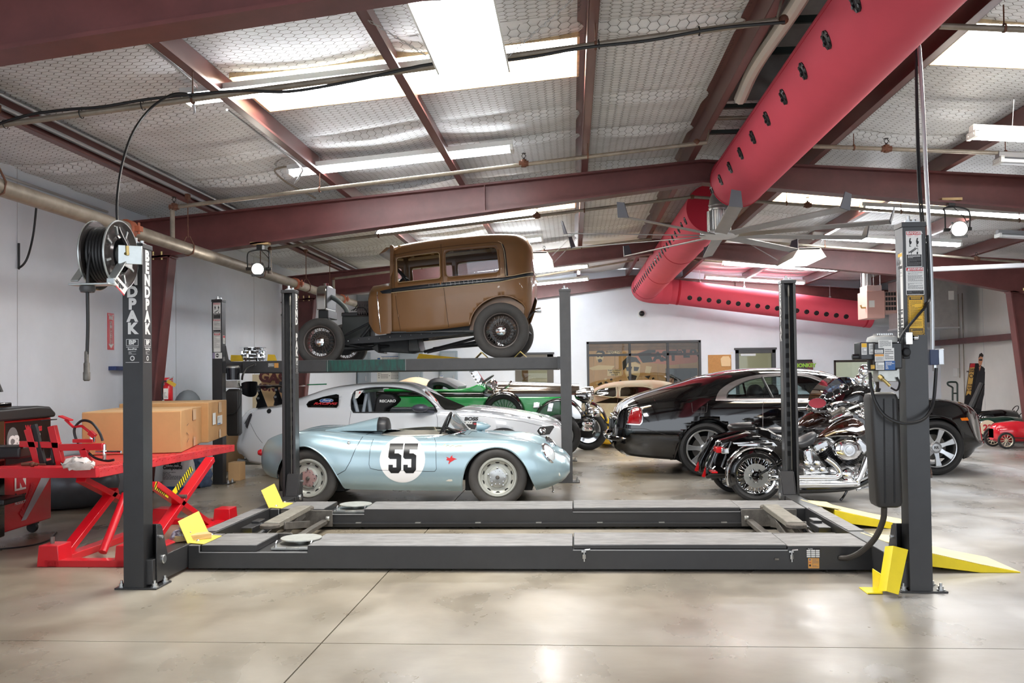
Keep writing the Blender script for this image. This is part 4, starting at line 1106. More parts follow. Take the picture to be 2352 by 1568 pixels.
  # yellow drive-on ramps
for k,ya in enumerate((Y0+RY,Y0+YD+PD-RY-RW_)):
 xa=X1-.03;xe=3.03;yb=ya+RW_;m=MB()
 m. hexa([(xa+.1,ya,.06),(xe-.26,ya,.0),(xe-.26,yb,.0),(xa+.1,yb,.06),(xa+.1,ya,.165),(xe-.26,ya,.055),(xe-.26,yb,.055),(xa+.1,yb,.165)])
 m. prism([(xe-.26,0),(xe,0),(xe,.006),(xe-.26,.055)],ya,yb)
 r=m. build('ramp',M_YEL,lift,bevel=.003)
 t=MB();t. hexa([(xa+.1,ya+.003,.166),(xe-.26,ya+.003,.056),(xe-.26,yb-.003,.056),(xa+.1,yb-.003,.166),(xa+.1,ya+.003,.169),(xe-.26,ya+.003,.059),(xe-.26,yb-.003,.059),(xa+.1,yb-.003,.169)])
 t. hexa([(xe-.26,ya+.003,.056),(xe-.005,ya+.003,.006),(xe-.005,yb-.003,.006),(xe-.26,yb-.003,.056),(xe-.26,ya+.003,.059),(xe-.005,ya+.003,.009),(xe-.005,yb-.003,.009),(xe-.26,yb-.003,.059)])
 t. build('ramp_top',M_YELP,r,ang=0)
 h=MB();z=RZ+.004
 h. add([(xa-.08,yb-.02,z),(xa-.02,ya+.12,z),(xa+.04,ya+.01,z),(xa+.16,ya+.01,.165),(xa+.16,yb-.02,.165),(xa-.08,yb-.02,z+.006),(xa-.02,ya+.12,z+.006),(xa+.04,ya+.01,z+.006),(xa+.16,ya+.01,.171),(xa+.16,yb-.02,.171)],[(0,1,2,3,4),(9,8,7,6,5),(0,5,6,1),(1,6,7,2),(2,7,8,3),(3,8,9,4),(4,9,5,0)])
 h. build('hinge_plate',M_YELP,r,ang=0)
 # yellow wheel stops at the left ends
for k,ya in enumerate((Y0+RY,Y0+YD+PD-RY-RW_)):
 xa=X0+.187;m=MB();yb=ya+RW_
 m. hexa([(xa-.025,ya+.06,RZ+.006),(xa+.11,ya+.02,RZ+.004),(xa+.11,yb-.14,RZ+.004),(xa-.025,yb-.10,RZ+.006),(xa-.025,ya+.06,RZ+.012),(xa+.11,ya+.02,RZ+.01),(xa+.11,yb-.14,RZ+.01),(xa-.025,yb-.10,RZ+.012)])
 lean=-.09
 m. hexa([(xa-.025,ya+.04,RZ+.006),(xa-.019,ya+.04,RZ+.006),(xa-.019,yb-.06,RZ+.006),(xa-.025,yb-.06,RZ+.006),(xa+lean-.006,ya+.04,RZ+.17),(xa+lean,ya+.04,RZ+.17),(xa+lean,yb-.09,RZ+.19),(xa+lean-.006,yb-.09,RZ+.19)])
 w=m. build('wheel_stop',mat('pale worn yellow',(236,212,90),.45,var=.05),lift,bevel=.002,seg=1)
 b=MB()
 for yy in(ya+.12,yb-.12):b. lathe([(0,.012),(.01,.012),(.016,.005),(.016,0)],8,(xa+.02,yy,RZ+.011),'z')
 b. build('bolt',M_BOLT,w);MB(). cyl((xa-.03,ya+.01,RZ+.0),(xa-.03,yb-.03,RZ),.011,8). build('hinge_rod',M_LIFT,w)
 # power unit on the right near post
pu=X1-PW
def PU(u,v,y=Y0+.02):return at(u,v,Y=y)
a=PU(1985,786);b_=PU(2054,852)
def jar(name,m,z0,z1,rp,c,par,n=24):return MB(). lathe(rp,n,c,'z'). build(name,m,par)
cx,cy=(PU(2028,800). x,Y0+.03)
zt,zb=PU(2028,772). z,PU(2028,851). z
mo=MB();mo. lathe([(.0,zt),(.06,zt),(.085,zt-.012),(.088,zt-.03),(.092,zt-.035),(.092,zb+.02),(.085,zb),(0,zb)],28,(cx,cy,0),'z')
M_MOTOR=mat('black motor enamel',(30,31,33),.3)
mot=mo. build('motor',M_MOTOR,lift)
MB(). lathe([(0,zt+.006),(.055,zt+.006),(.088,zt-.006),(.094,zt-.022),(.094,zt-.04),(.09,zt-.042)],28,(cx,cy,0),'z'). build('fan_cowl',mat('pale grey cowl',(180,182,178),.45),mot)
cf=MB()
for i in range(-4,5):cf. box(cx+i*.011-.003,cx+i*.011+.003,cy-.05,cy+.03,zt+.006,zt+.016)
cf. build('cowl_vent',M_BOLT,mot)
e0,e1=PU(1974,786,Y0-.03),PU(2012,826,Y0-.03)
eb=MB();eb. box(e0. x,e1. x,cy-.075,cy+.05,e1. z,e0. z);ebo=eb. build('switch_box',M_MOTOR,lift,bevel=.006)
MB(). lathe([(0,.04),(.018,.036),(.02,0)],14,(e0. x,cy-.03,e1. z+.02),(-1,0,0)). build('knob',M_MOTOR,ebo)
fr=Y0-.048
L=Lab((e0. x+.006,cy-.076,e0. z-.006),ux,uz,ebo,.033,.072);L. rect(.001,-.001,.032,-.026,M_LABY);L. lines(.004,-.03,.03,-.068,6,M_LABG,.5,2);L. done()
L=Lab((e0. x+.052,cy-.076,e0. z-.01),ux,uz,ebo,.046,.066);L. lines(.004,-.006,.042,-.062,9,M_LABG,.5,3);L. done()
fp=MB();fp. box(cx-.083,cx+.085,cy-.1,cy-.06,zb+.012,zt-.045);fpo=fp. build('junction_cover',M_MOTOR,lift,bevel=.006)
yy=cy-.101
def stick(u0,v0,u1,v1,m=M_LABW,**k):
 p0=at(u0,v0,Y=yy);p1=at(u1,v1,Y=yy);L=Lab((p0. x,yy,p0. z),ux,uz,fpo,p1. x-p0. x,p0. z-p1. z,m);w=p1. x-p0. x;h=p0. z-p1. z
 if k. get('head'):L. rect(.001,-.001,w-.001,-h*.3,k['head']);L. lines(w*.08,-h*.4,w*.92,-h*.95,5,M_LABG,.5,4)
 else:L. lines(w*.08,-h*.1,w*.92,-h*.95,6,k. get('ink',M_LABG),.5,int(u0))
 L. done()
stick(2017,781,2049,799);stick(2009,803,2028,811);stick(2030,799,2054,828);stick(2009,813,2030,830,head=M_LABO);stick(2011,832,2031,849);stick(2032,829,2056,849,M_LABB,ink=M_LETW);stick(2000,838,2009,847,M_LABY)
# pump block, reservoir, hoses
p0,p1=PU(2012,854),PU(2062,876)
pb=MB();pb. box(p0. x,p1. x,cy-.05,cy+.05,p1. z,p0. z+.02);pbo=pb. build('pump_block',M_STEELP,lift,bevel=.004)
v=MB();v. tube([PU(2022,866,cy-.06),PU(2034,876,cy-.075),PU(2044,886,cy-.08)],.010,8);v. cyl(PU(2020,864,cy-.05),PU(2027,870,cy-.068),.016,6);v. build('release_valve',mat('brass fitting',(196,174,112),.35,.8),pbo)
t0,t1=PU(1990,878),PU(2066,1163)
tk=MB();w=t1. x-t0. x;xx0=t0. x;tp=[]
zz0,zz1=t1. z,PU(1990,905). z;dy0,dy1=Y0-.055,Y0+.11
def rr(x0,x1,y0,y1,r,z,n=5):
 o=[]
 for cx_,cy_,a0 in((x1-r,y1-r,0),(x0+r,y1-r,90),(x0+r,y0+r,180),(x1-r,y0+r,270)):
  for i in range(n+1):
   t=radians(a0+90*i/n);o. append((cx_+r*cos(t),cy_+r*sin(t),z))
 return o
secs=[rr(xx0+.05,xx0+w-.02,dy0+.03,dy1-.03,.02,zz0),rr(xx0+.032,xx0+w-.006,dy0+.008,dy1-.008,.025,zz0+.012),rr(xx0+.025,xx0+w,dy0,dy1,.028,zz0+.035),rr(xx0,xx0+w-.012,dy0,dy1,.028,zz1-.03),rr(xx0+.006,xx0+w-.02,dy0+.01,dy1-.01,.03,zz1),rr(xx0+.05,xx0+w-.03,dy0+.05,dy1-.05,.02,zz1+.012)]
N=len(secs[0]);V=[q for s in secs for q in s];F=[tuple(range(N-1,-1,-1)),tuple(range((len(secs)-1)*N,len(secs)*N))]
for j in range(len(secs)-1):
 for i in range(N):F. append((j*N+i,j*N+(i+1)%N,(j+1)*N+(i+1)%N,(j+1)*N+i))
tk. add(V,F);M_TANK=mat('black tank plastic',(40,39,38),.38,bump=.1,bscale=160)
tank=tk. build('fluid_tank',M_TANK,lift)
rb=MB()
for u in(2030,2052):
 a=at(u,915,Y=dy0-.001);b2=at(u+3,1155,Y=dy0-.001);rb. tube([a,b2],.0045,6)
rb. build('tank_rib',M_SLOT,tank)
hs=catmull([PU(2046,890,cy-.08),PU(2060,896,cy-.09),PU(2066,880,cy-.07),PU(2060,866,cy-.06)],6);MB(). tube(hs,.006,7). build('short_hose',M_BLACK,lift)
hs=catmull([PU(1998,856,cy-.06),PU(2001,890,cy-.09),PU(2012,925,cy-.12),PU(2034,955,cy-.14),PU(2070,971,cy-.16),PU(2110,968,Y0-.1),PU(2133,950,Y0-.05),PU(2144,920,Y0+.0),PU(2148,880,Y0+.02),PU(2150,845,Y0+.03)],7);MB(). tube(hs,.0105,8). build('power_cable',M_BLACK,lift)
hs=catmull([PU(2031,1163,Y0+.03),PU(2028,1195,Y0+.08),PU(2010,1235,Y0+.2),PU(1980,1265,Y0+.38),PU(1950,1280,Y0+.5),PU(1929,1281,Y0+RY)],8)
MB(). tube(hs,.019,10). build('corrugated_hose',mat('dark corrugated hose',(58,54,50),.5),lift)
hs=catmull([PU(2064,838,Y0-.02),PU(2060,800,Y0-.03),PU(2075,765,Y0-.035),PU(2105,728,Y0-.04),PU(2128,700,Y0-.02),PU(2135,675,Y0+.03),PU(2133,600,Y0+.03),PU(2130,540,Y0+.03)],7);MB(). tube(hs,.0085,8). build('air_line',M_BLACK,lift)
vb=MB();vb. box(PU(2054,0). x,PU(2070,0). x,Y0-.05,Y0-.005,PU(0,822). z,PU(0,796). z);vb. lathe([(0,.03),(.014,.028),(.016,0)],12,(PU(2074,0). x,Y0-.03,PU(0,808). z),(1,0,0));vb. cyl(PU(2063,784,Y0-.03),PU(2063,798,Y0-.03),.011,8);vb. build('air_valve',M_CHROME,lift,bevel=.003)
vm=MB();vm. box(PU(2052,0). x,PU(2067,0). x,Y0-.02,Y0+.02,PU(0,852). z,PU(0,786). z);vm. lathe([(.0,.02),(.022,.02),(.03,0)],14,(PU(2058,0). x,Y0-.02,PU(0,838). z),(0,-1,0));vm. build('mount_bracket',M_SLOT,lift,bevel=.004)
# conduit and disconnect box on the outside of the right post
cd=MB();cd. tube(catmull([at(2110,100,Y=5.95),at(2113,130,Y=5.93),at(2120,250,Y=5.9),at(2128,420,Y=5.86),at(2136,560,Y=5.83),at(2141,700,Y=5.82),at(2142,803,Y=5.82)],4),.0125,10)
sb=thing('power_drop','bright conduit and black cables dropping from the roof to the right lift post','conduit',at(2110,100,Y=5.95))
W(cd. build('conduit',M_GALV,sb))
for off,m in((-8,M_BLACK),(-13,M_BLACK)):
 W(MB(). tube(catmull([at(2106+off*.2,95,Y=5.93),at(2112+off*.6,230,Y=5.9),at(2122+off,420,Y=5.84),at(2134+off*1.1,560,Y=5.8),at(2139+off*1.1,690,Y=5.8),at(2139+off*.8,740,Y=5.8)],5),.0065,7). build('cable',m,sb))
q0,q1=at(2137,803,Y=5.8),at(2151,838,Y=5.8);bx=MB();bx. box(q0. x-.02,q1. x,5.76,5.83,q1. z,q0. z)
W(bx. build('switch_box',mat('navy switch box',(38,56,92),.4),sb,bevel=.004))
q2=at(2168,838,Y=5.8);fx=MB();fx. box(q1. x,q2. x-.01,5.765,5.82,q1. z,q0. z+.004);W(fx. build('cover_plate',M_GALV,sb,bevel=.005))
W(MB(). cyl(at(2148,838,Y=5.79),at(2148,852,Y=5.79),.017,8). build('cable_gland',M_BOLT,sb))
for o in list(lift. children):
 o. matrix_parent_inverse=Matrix. Translation(-Vector(lift. location))
 # loose things on and by the near lift
def turnplate(u,v,k):
 ya=(Y0+RY,Y0+YD+PD-RY-RW_)[k];c=Vector((at(u,v,Z=RZ+.02). x,ya+RW_*.52,RZ-.043))
 t=thing('turnplate','round steel alignment turnplate on the %s runway of the front lift'%('near' if k==0 else 'far'),'turnplate',c)
 b=MB();b. box(-.165,.165,-.2,.2,0,.02);b. build('base',M_STEELP,t,bevel=.003)
 MB(). lathe([(0,.058),(.150,.058),(.152,.055),(.152,.050),(.148,.047),(.05,.045),(.05,.02)],40,ax='z'). build('disc',mat('galvanised turnplate',(172,174,168),.5,.35,var=.12,vscale=20),t)
 for s in(-1,1):
  p=MB();p. tube([(s*.13,-.19,.0),(s*.13,-.19,.05),(s*.13,-.165,.062)],.006,6);p. cyl((s*.13,-.19,.02),(s*.13,-.19,.035),.012,6);p. bar((s*.13,-.205,.02),(s*.05,-.205,.02),.01,.01);p. build('locking_pin',M_BOLT,t)
 return t
turnplate(678,1240,0);turnplate(800,1165,1)
w0=at(433,1236,Z=RZ+.02);b=MB(). box(-.13,.13,-.045,.045,0,.04). build('wood_block',M_WOOD,loc=(w0. x+.03,w0. y,RZ+.012),bevel=.003)
b. rotation_euler=(0,0,radians(38));tag(b,'short pale wood block lying on the left end of the near runway','wood block')
pbg=MB();r_=random. Random(5);c=at(412,1236,Z=RZ+.03)
pbg. ball((0,0,.035),.075,.06,.04,14,9);pbg. v=[(x+r_. uniform(-.02,.02),y+r_. uniform(-.02,.02),max(0.002,z+r_. uniform(-.014,.02)))for x,y,z in pbg. v]
o=pbg. build('plastic_bag',mat('crumpled clear plastic',(206,210,222),.2,var=.35,vscale=22,col2=(120,90,110)),loc=(c. x,c. y+.02,RZ+.012),ang=20);tag(o,'crumpled small plastic bag beside the wood block on the near runway','plastic bag')
# chocks leaning by the right post
m=MB();a,b2=at(2000,1358,Y=5.62),at(2065,1362,Y=5.62)
q=[at(2036,1357,Y=5.55),at(2064,1365,Y=5.55),at(2086,1262,Y=5.67),at(2052,1253,Y=5.67)]
n=(q[1]-q[0]). cross(q[3]-q[0]). normalized();n=n if n. y>0 else-n
m. hexa([q[0],q[1],q[1]+n*.006,q[0]+n*.006,q[3],q[2],q[2]+n*.006,q[3]+n*.006])
e=(q[0]-q[1]). normalized()*.028+n*.05
m. hexa([q[0],q[0]+n*.006,q[0]+e+n*.006,q[0]+e,q[3],q[3]+n*.006,q[3]+e+n*.006,q[3]+e])
o=m. build('yellow_plate',M_YEL);tag(o,'tall yellow bent plate leaning on the foot of the right lift post','wheel chock')
m=MB();a=at(1993,1365,Z=0.0);b2=at(2029,1366,Z=0);d=.17
m. box(a. x,b2. x,a. y,a. y+d,.0,.006);m. box(b2. x-.006,b2. x,a. y,a. y+d,0,.125);m. box(a. x,b2. x,a. y,a. y+.006,0,.012)
o=m. build('yellow_plate',M_YEL,bevel=.002,seg=1);tag(o,'small yellow angle plate lying on the floor beside the leaning one','wheel chock')
# rolling jacks between the runways
def rolling_jack(xc,label,flip):
 yA=Y0+RY+RW_+.04;yB=Y0+YD+PD-RY-RW_-.04;ym=(yA+yB)/2
 j=thing('rolling_jack',label,'jack',(xc,ym,0.06));h=(yB-yA)/2
 m=MB()
 for x in(-.17,.17):m. box(x-.03,x+.03,-h,h,.0,.035)
 for y in(-h,h-.008):m. box(-.24,.24,y,y+.008,-.03,.12)
 m. build('frame',M_GREYD,j,bevel=.003,seg=1)
 for s,x in((1,-.06),(-1,-.03),(1,.06),(-1,.09)):
  a=MB();a. bar((x,s*-h*.62,.03),(x,s*h*.55,.13),.014,.06);a. build('scissor_arm',M_GREYD,j,bevel=.003,seg=1)
 t=MB();t. bar((flip*.02,-h*.75,.155),(flip*.02,h*.72,.165),.13,.045);t. build('lift_bar',mat('dusty jack bar',(134,130,120),.6,.2,var=.25,vscale=12),j,bevel=.006)
 for s in(-1,1):
  p=MB();p. lathe([(0,.03),(.07,.03),(.078,.024),(.078,.004),(.07,0)],22,(flip*.02,s*h*.80,.14),'z');p. build('pad',mat('worn rubber pad',(96,90,82),.8,var=.3,vscale=30),j)
 c=MB();c. cyl((-flip*.14,-h*.3,.06),(-flip*.14,h*.5,.08),.035,14);c. cyl((-flip*.14,-h*.55,.05),(-flip*.14,-h*.3,.06),.018,10);c. build('cylinder',M_LIFT2,j)
 y=MB();y. box(-flip*.24-.06,-flip*.24+.06,-h*.62,-h*.42,.02,.045);y. build('pump_tray',M_YEL,j,bevel=.003)
 u=MB();u. box(-flip*.26-.05,-flip*.26+.05,-h*.4,h*.05,.05,.1);u. box(-flip*.26-.035,-flip*.26+.035,-h*.05,h*.2,.08,.12);u. build('pump',M_LIFT,j,bevel=.005)
 r=MB()
 for s in(-1,1):
  for x in(-.2,.2):r. lathe([(0,.016),(.022,.016),(.024,.01),(.024,-.01),(.022,-.016),(0,-.016)],12,(x,s*(h-.02),.045),'x')
 r. build('roller',M_STEELP,j)
rolling_jack(at(640,1210,Z=.15). x+.02,'rolling jack at the left between the runways, long dusty lift bar',1)
rolling_jack(at(1790,1190,Z=.15). x-.02,'rolling jack at the right between the runways near the yellow ramps',-1)
# ------------------------------------------------------------------ second lift carrying the brown sedan
Y2n,Y2f=11.36,14.15
pl0,pl1=at(486.5,688,Y=Y2n),at(509,688,Y=Y2n);pr0,pr1=at(1284,664,Y=Y2n),at(1309.5,664,Y=Y2n)
H2=pl0. z;Y2r=11.98
lift2=thing('four_post_lift','grey four post lift at the back holding the brown sedan up high','car lift',((pl0. x+pr1. x)/2,(Y2n+Y2f)/2,0));n2=len(lift2. children)
xl0,xl1=pl0. x,pl0. x+.135;xr1=pr1. x;xr0=xr1-.14
Q_nl=post(lift2,xl0,xl1,Y2n,.125,H2,1,M_LIFT);Q_nr=post(lift2,xr0,xr1,Y2n,.125,pr0. z,1,M_LIFT2)
fr0=at(1311,708,Y=Y2f)
Q_fl=post(lift2,xl0,xl1,Y2f,.125,H2,-1,M_LIFT);Q_fr=post(lift2,xr0-.02,xr1-.02,Y2f,.125,fr0. z,-1,M_LIFT)
def q2(u,v):return at(u,v,Y=Y2n)
a,b2=q2(489.5,695),q2(507,732);danger_label((a. x,Y2n,a. z),ux,uz,Q_nl,b2. x-a. x,a. z-b2. z)
a,b2=q2(489.5,733),q2(507,762);warn_label((a. x,Y2n,a. z),ux,uz,Q_nl,b2. x-a. x,a. z-b2. z)
a,b2=q2(489.5,763),q2(508,809);hazard_label((a. x,Y2n,a. z),ux,uz,Q_nl,b2. x-a. x,a. z-b2. z,M_LABW,M_LETB,M_LABR)
a,b2=q2(488.5,810),q2(510,823);L=Lab((a. x,Y2n,a. z),ux,uz,Q_nl,b2. x-a. x,a. z-b2. z);w=b2. x-a. x
L. rect(0,0,w*.25,-(a. z-b2. z),mat('lilac print',(150,140,170),.5));L. poly([(w*.5+.022*cos(t),-.036+.026*sin(t))for t in[k*pi/8 for k in range(16)]],M_LETB,1);L. text('AA',w*.5,-.036,.026,M_LABW,bold=.05);L. done()
for zz,hh in((q2(0,778). z,.11),(q2(0,827). z,.06)):
 L=Lab((xl1,Y2n+.03,zz),(0,1,0),uz,Q_nl,.07,hh);L. rect(.004,-.004,.066,-hh*.3,M_LABR if hh>.1 else M_LABG);L. lines(.006,-hh*.4,.064,-hh*.95,5,M_LABG,.5,3);L. done()
zr1=at(1000,823.5,Y=Y2r). z;zr0=at(1000,851.5,Y=Y2r). z;RUNZ2=zr1
# bracket gusset + cross beams + runways
for xa,xb in((xl0+.03,xl0+.17),(xr0-.04,xr0+.10)):
 cb=MB(). box(xa,xb,Y2n+.03,Y2f+.1,zr0+.005,zr1-.005). build('cross_beam',M_LIFT,lift2,bevel=.004)
 g=MB();g. prism([(Y2n+.02,zr0),(Y2n+.2,zr0),(Y2n+.2,zr1),(Y2n+.12,zr1+.02),(Y2n+.03,zr1+.2),(Y2n+.02,zr1+.2)],xb+.001,xb+.007,'yz');g. build('yoke',M_LIFT,cb,ang=0)
M_GREEN_STAIN=mat('scuffed dark green paint',(8,92,78),.3,var=.5,vscale=26,stretch=(1,1,.25),col2=(40,50,50))
for k,ya in enumerate((Y2r,Y2f+.125-(Y2r-Y2n)-.48)):
 yb=ya+.48;xa=xl0+.172;xb=xr0-.045
 b=MB();b. prism([(ya,zr0+.012),(ya+.012,zr0),(yb-.012,zr0),(yb,zr0+.012),(yb,zr1),(ya,zr1)],xa,xb,'yz');rw=b. build('runway',M_LIFT2 if k==0 else M_LIFT,lift2,bevel=.004)
 MB(). box(xa+.01,xb-.01,ya+.005,yb-.005,zr1,zr1+.003). build('deck_plate',M_DECKT,rw,ang=0)
 if k==0:
  u0,u1=at(750,840,Y=Y2r). x,at(931,840,Y=Y2r). x
  b=MB();b. box(u0,u1,ya-.003,ya-.001,zr0+.012,zr1-.002);b. box(u0+.02,u1,ya+.012,yb-.1,zr0-.003,zr0-.001);b. build('green_paint',M_GREEN_STAIN,rw,ang=0)
  for uu in(752,931):x=at(uu,840,Y=Y2r). x;MB(). box(x,x+.006,ya-.004,ya,zr0+.01,zr1). build('paint_edge',mat('pale scratched edge',(150,150,150),.5),rw,ang=0)
  x=at(616,838,Y=Y2r). x;L=Lab((x,ya,zr1-.03),ux,uz,rw,.085,.055,M_LABG,'data_plate');L. lines(.002,-.002,.083,-.053,6,M_LABW,.6,3);L. done()
  L=Lab((x+.087,ya,zr1-.03),ux,uz,rw,.06,.065,M_LABO,'data_plate');L. done()
  # its power unit
def q3(u,v,y=Y2n):return at(u,v,Y=y)
c=q3(534,845);zt,zb2=c. z,q3(534,872). z
mm=MB();mm. lathe([(0,zt+.02),(.07,zt+.02),(.085,zt+.01),(.085,zb2),(0,zb2)],24,(c. x,Y2n+.02,0),'z');mo2=mm. build('motor',mat('glossy black motor',(24,25,30),.15),lift2)
MB(). lathe([(0,zt+.03),(.08,zt+.03),(.088,zt+.02),(.088,zt),(.08,zt)],24,(c. x,Y2n+.02,0),'z'). build('fan_cowl',M_STEELP,mo2)
a,b2=q3(521,874),q3(548,890);pb2=MB(). box(a. x,b2. x,Y2n-.04,Y2n+.06,b2. z,a. z). build('pump_block',M_STEELP,lift2,bevel=.004)
a,b2=q3(522,893),q3(552,1000)
def tankmesh(x0,x1,y0,y1,z0,z1,r=.02):
 s=[rr(x0+.02,x1-.02,y0+.02,y1-.02,r*.7,z0),rr(x0,x1,y0,y1,r,z0+.03),rr(x0,x1,y0,y1,r,z1-.03),rr(x0+.03,x1-.03,y0+.03,y1-.03,r*.7,z1)]
 N=len(s[0]);V=[q for t in s for q in t];F=[tuple(range(N-1,-1,-1)),tuple(range(3*N,4*N))]
 for j in range(3):
  for i in range(N):F. append((j*N+i,j*N+(i+1)%N,(j+1)*N+(i+1)%N,(j+1)*N+i))
 return MB(). add(V,F)
tankmesh(a. x,b2. x,Y2n-.06,Y2n+.08,b2. z,a. z). build('fluid_tank',M_TANK,lift2)
hs=catmull([q3(549,880),q3(554,900,Y2n-.06),q3(552,930,Y2n-.08),q3(540,948,Y2n-.09),q3(522,952,Y2n-.08)],6);MB(). tube(hs,.007,7). build('hose',M_BLACK,lift2)
hs=catmull([q3(556,872),q3(558,860),q3(566,846,Y2n+.2),q3(578,840,Y2n+.4),q3(584,836,Y2r)],6);MB(). tube(hs,.014,7). build('hose',M_BLACK,lift2)
MB(). cyl(at(584,836,Y=Y2r+.02),at(584,836,Y=Y2r-.02),.03,14). build('grommet',M_BLACK,lift2)
mm=MB();mm. box(q3(483,0). x,xl0,Y2n+.02,Y2n+.1,q3(0,872). z,q3(0,857). z);mm. build('limit_box',M_LIFT,lift2,bevel=.004)
for o in list(lift2. children):o. matrix_parent_inverse=Matrix. Translation(-Vector(lift2. location))
# ================================================================== SILVER BLUE ROADSTER "55"
def roadster():
 c0=at(1142,1164,Z=0);yn=c0. y+.07-.09;YC=yn+.70;YS=yn-.02
 cx=at(930,1100,Y=YC). x
 root=thing('racing_roadster','low silver blue open racing roadster with number 55 on a white roundel','car',(cx,YC,0))
 R=(cx,YC,0)
 S=lambda pts,Y=YS+.05:T(R,pts,Y)
 M=mat('silver blue metallic',(156,182,192),.30,.35,coat=.8)
 M_W=mat('white roundel vinyl',(236,236,236),.35,coat=.4);M_K=mat('satin black number',(18,17,16),.3)
 x0=S([(580,1060)])[0][0];x1=S([(1309,1080)],YC-.3)[0][0]
 crest=S([(580,1052),(586,1034),(600,1016),(625,1003),(650,995),(680,990),(720,990),(760,994),(800,1001),(850,1004),(920,1006),(985,1006),(1040,1006),(1110,1004),(1170,1006),(1215,1012),(1245,1022),(1268,1036),(1285,1046),(1300,1054),(1309,1066)],YS+.14)
 bot=S([(580,1074),(590,1088),(605,1095),(640,1101),(700,1108),(780,1122),(830,1125),(1000,1128),(1200,1129),(1240,1125),(1280,1114),(1298,1106),(1309,1092)])
 # centre line (engine lid, cockpit, bonnet) seen over the near wing
 cen=S([(580,1056),(590,1035),(615,1014),(650,998),(700,987),(750,979),(800,977),(850,981),(900,988),(950,992),(1010,985),(1050,985),(1075,986),(1120,992),(1170,1000),(1215,1012),(1250,1026),(1280,1040),(1300,1050),(1309,1062)],YC)
 W=[(x0,.40),(x0+.04,.52),(x0+.12,.62),(x0+.3,.72),(x0+.6,.765),(x0+.95,.75),(x0+1.3,.72),(x0+1.8,.715),(x0+2.3,.74),(x0+2.7,.765),(x0+3.0,.75),(x0+3.2,.68),(x1-.12,.60),(x1-.05,.52),(x1,.44)]
 def sc(t,k):return[(x,v*k)for x,v in t]
 xs=np. linspace(x0,x1,60)
 def tab(f):return[(x,f(x))for x in xs]
 zb=lambda x:pl(bot,x);zc=lambda x:pl(crest,x);zm=lambda x:pl(cen,x);w=lambda x:pl(W,x)
 dip=[(x0,0),(x0+.5,.03),(x0+.9,.012),(x0+1.3,0.0),(x0+2.0,.0),(x0+2.35,.035),(x0+2.8,.06),(x1-.25,.05),(x1,0)]
 P=[(tab(lambda x:w(x)-.10),tab(zb)),(tab(lambda x:w(x)-.022),tab(lambda x:zb(x)+(zc(x)-zb(x))*.16)),(tab(lambda x:w(x)),tab(lambda x:zb(x)+(zc(x)-zb(x))*.46)),(tab(lambda x:w(x)-.035),tab(lambda x:zb(x)+(zc(x)-zb(x))*.78)),(tab(lambda x:w(x)-.15),tab(zc)),(tab(lambda x:w(x)*.52),tab(lambda x:(zc(x)*.45+zm(x)*.55)-pl(dip,x))),(tab(lambda x:w(x)*.2),tab(lambda x:zm(x)-.004)),(tab(lambda x:0),tab(zm))]
 L=Loft(x0,x1,P,nx=130,sub=9)
 ar=S([(628,1150),(632,1100),(640,1070),(655,1045),(675,1029),(700,1023),(722,1029),(745,1045),(762,1066),(777,1092),(786,1112),(797,1150)],YS+.03)
 af=S([(1059,1150),(1062,1105),(1070,1072),(1085,1049),(1105,1034),(1137,1026),(1168,1031),(1190,1046),(1208,1068),(1221,1097),(1233,1126),(1240,1150)],YS+.03)
 def arch(p):
  q=catmull([(a,0,b)for a,b in p],4);return L. side([(v. x,v. z)for v in q],vmax=3.6)
 ar,af=arch(ar),arch(af)
 # cockpit opening on the top of the body
 ca,cb=S([(858,1000)])[0][0],S([(1040,1000)])[0][0]
 ck=[(ca+(cb-ca)*(.5-.5*cos(t)),4.55+1.2*0-0*sin(t))for t in()]
 cock=[(ca+.06,4.62),((ca+cb)/2-.2,4.42),((ca+cb)/2+.2,4.42),(cb-.05,4.7),(cb,5.2),(cb+.02,7.01),(ca,7.01),(ca+.02,5.2)]
 L. patch('body',M,root,holes=[ar,af,cock],dx=.045,dv=.18)
 L. cap('nose_panel',M,root,1);L. cap('tail_panel',M,root,0)
 # floor pan closes the underside
 fl=MB();fl. add([(x,y,zb(x)+.01)for x in(x0+.1,x1-.15)for y in(-.5,.5)],[(0,1,3,2)]);fl. build('under_tray',M_DARK,root,ang=0)
 # cockpit tub
 M_TUB=mat('bare aluminium cockpit',(190,190,182),.3,.75,var=.1)
 tb=MB();zt=zc(ca+.5)
 tb. box(ca-.02,cb+.04,-.52,.52,.28,.30);tb. box(ca-.03,ca-.01,-.52,.52,.28,zt-.02);tb. box(cb+.03,cb+.05,-.52,.52,.28,zt-.01)
 for s in(-1,1):tb. box(ca-.02,cb+.04,s*.53-.01,s*.53+.01,.28,zt-.05)
 tb. build('cockpit_tub',M_TUB,root)
 # rolled bright cockpit lip and side fairing panel
 lip=[L. ev(x,v,.004)[0]for x,v in cock[:5]]
 b=MB()
 for s in(-1,1):b. tube(catmull([(p. x,p. y*s,p. z)for p in lip],6),.012,8)
 b. build('cockpit_lip',M_TUB,root)
 fp=MB()
 pts=S([(851,997),(880,986),(930,984),(990,984),(1030,984),(985,1001),(930,1002),(870,1001)],YS+.3)
 for s in(-1,1):
  a=[L. ev(x,4.5,.004)[0]for x in np. linspace(ca+.03,cb-.1,12)]
  c2=[Vector((p. x,p. y-.16,p. z+.050*sin(pi*(i+.6)/12.6)))for i,p in enumerate(a)]
  vs=[(p. x,p. y*s,p. z)for p in a]+[(p. x,p. y*s,p. z)for p in c2]
  fp. add(vs,[(i,i+1,13+i,12+i)for i in range(11)])
 fp. build('cockpit_fairing',M_TUB,root)
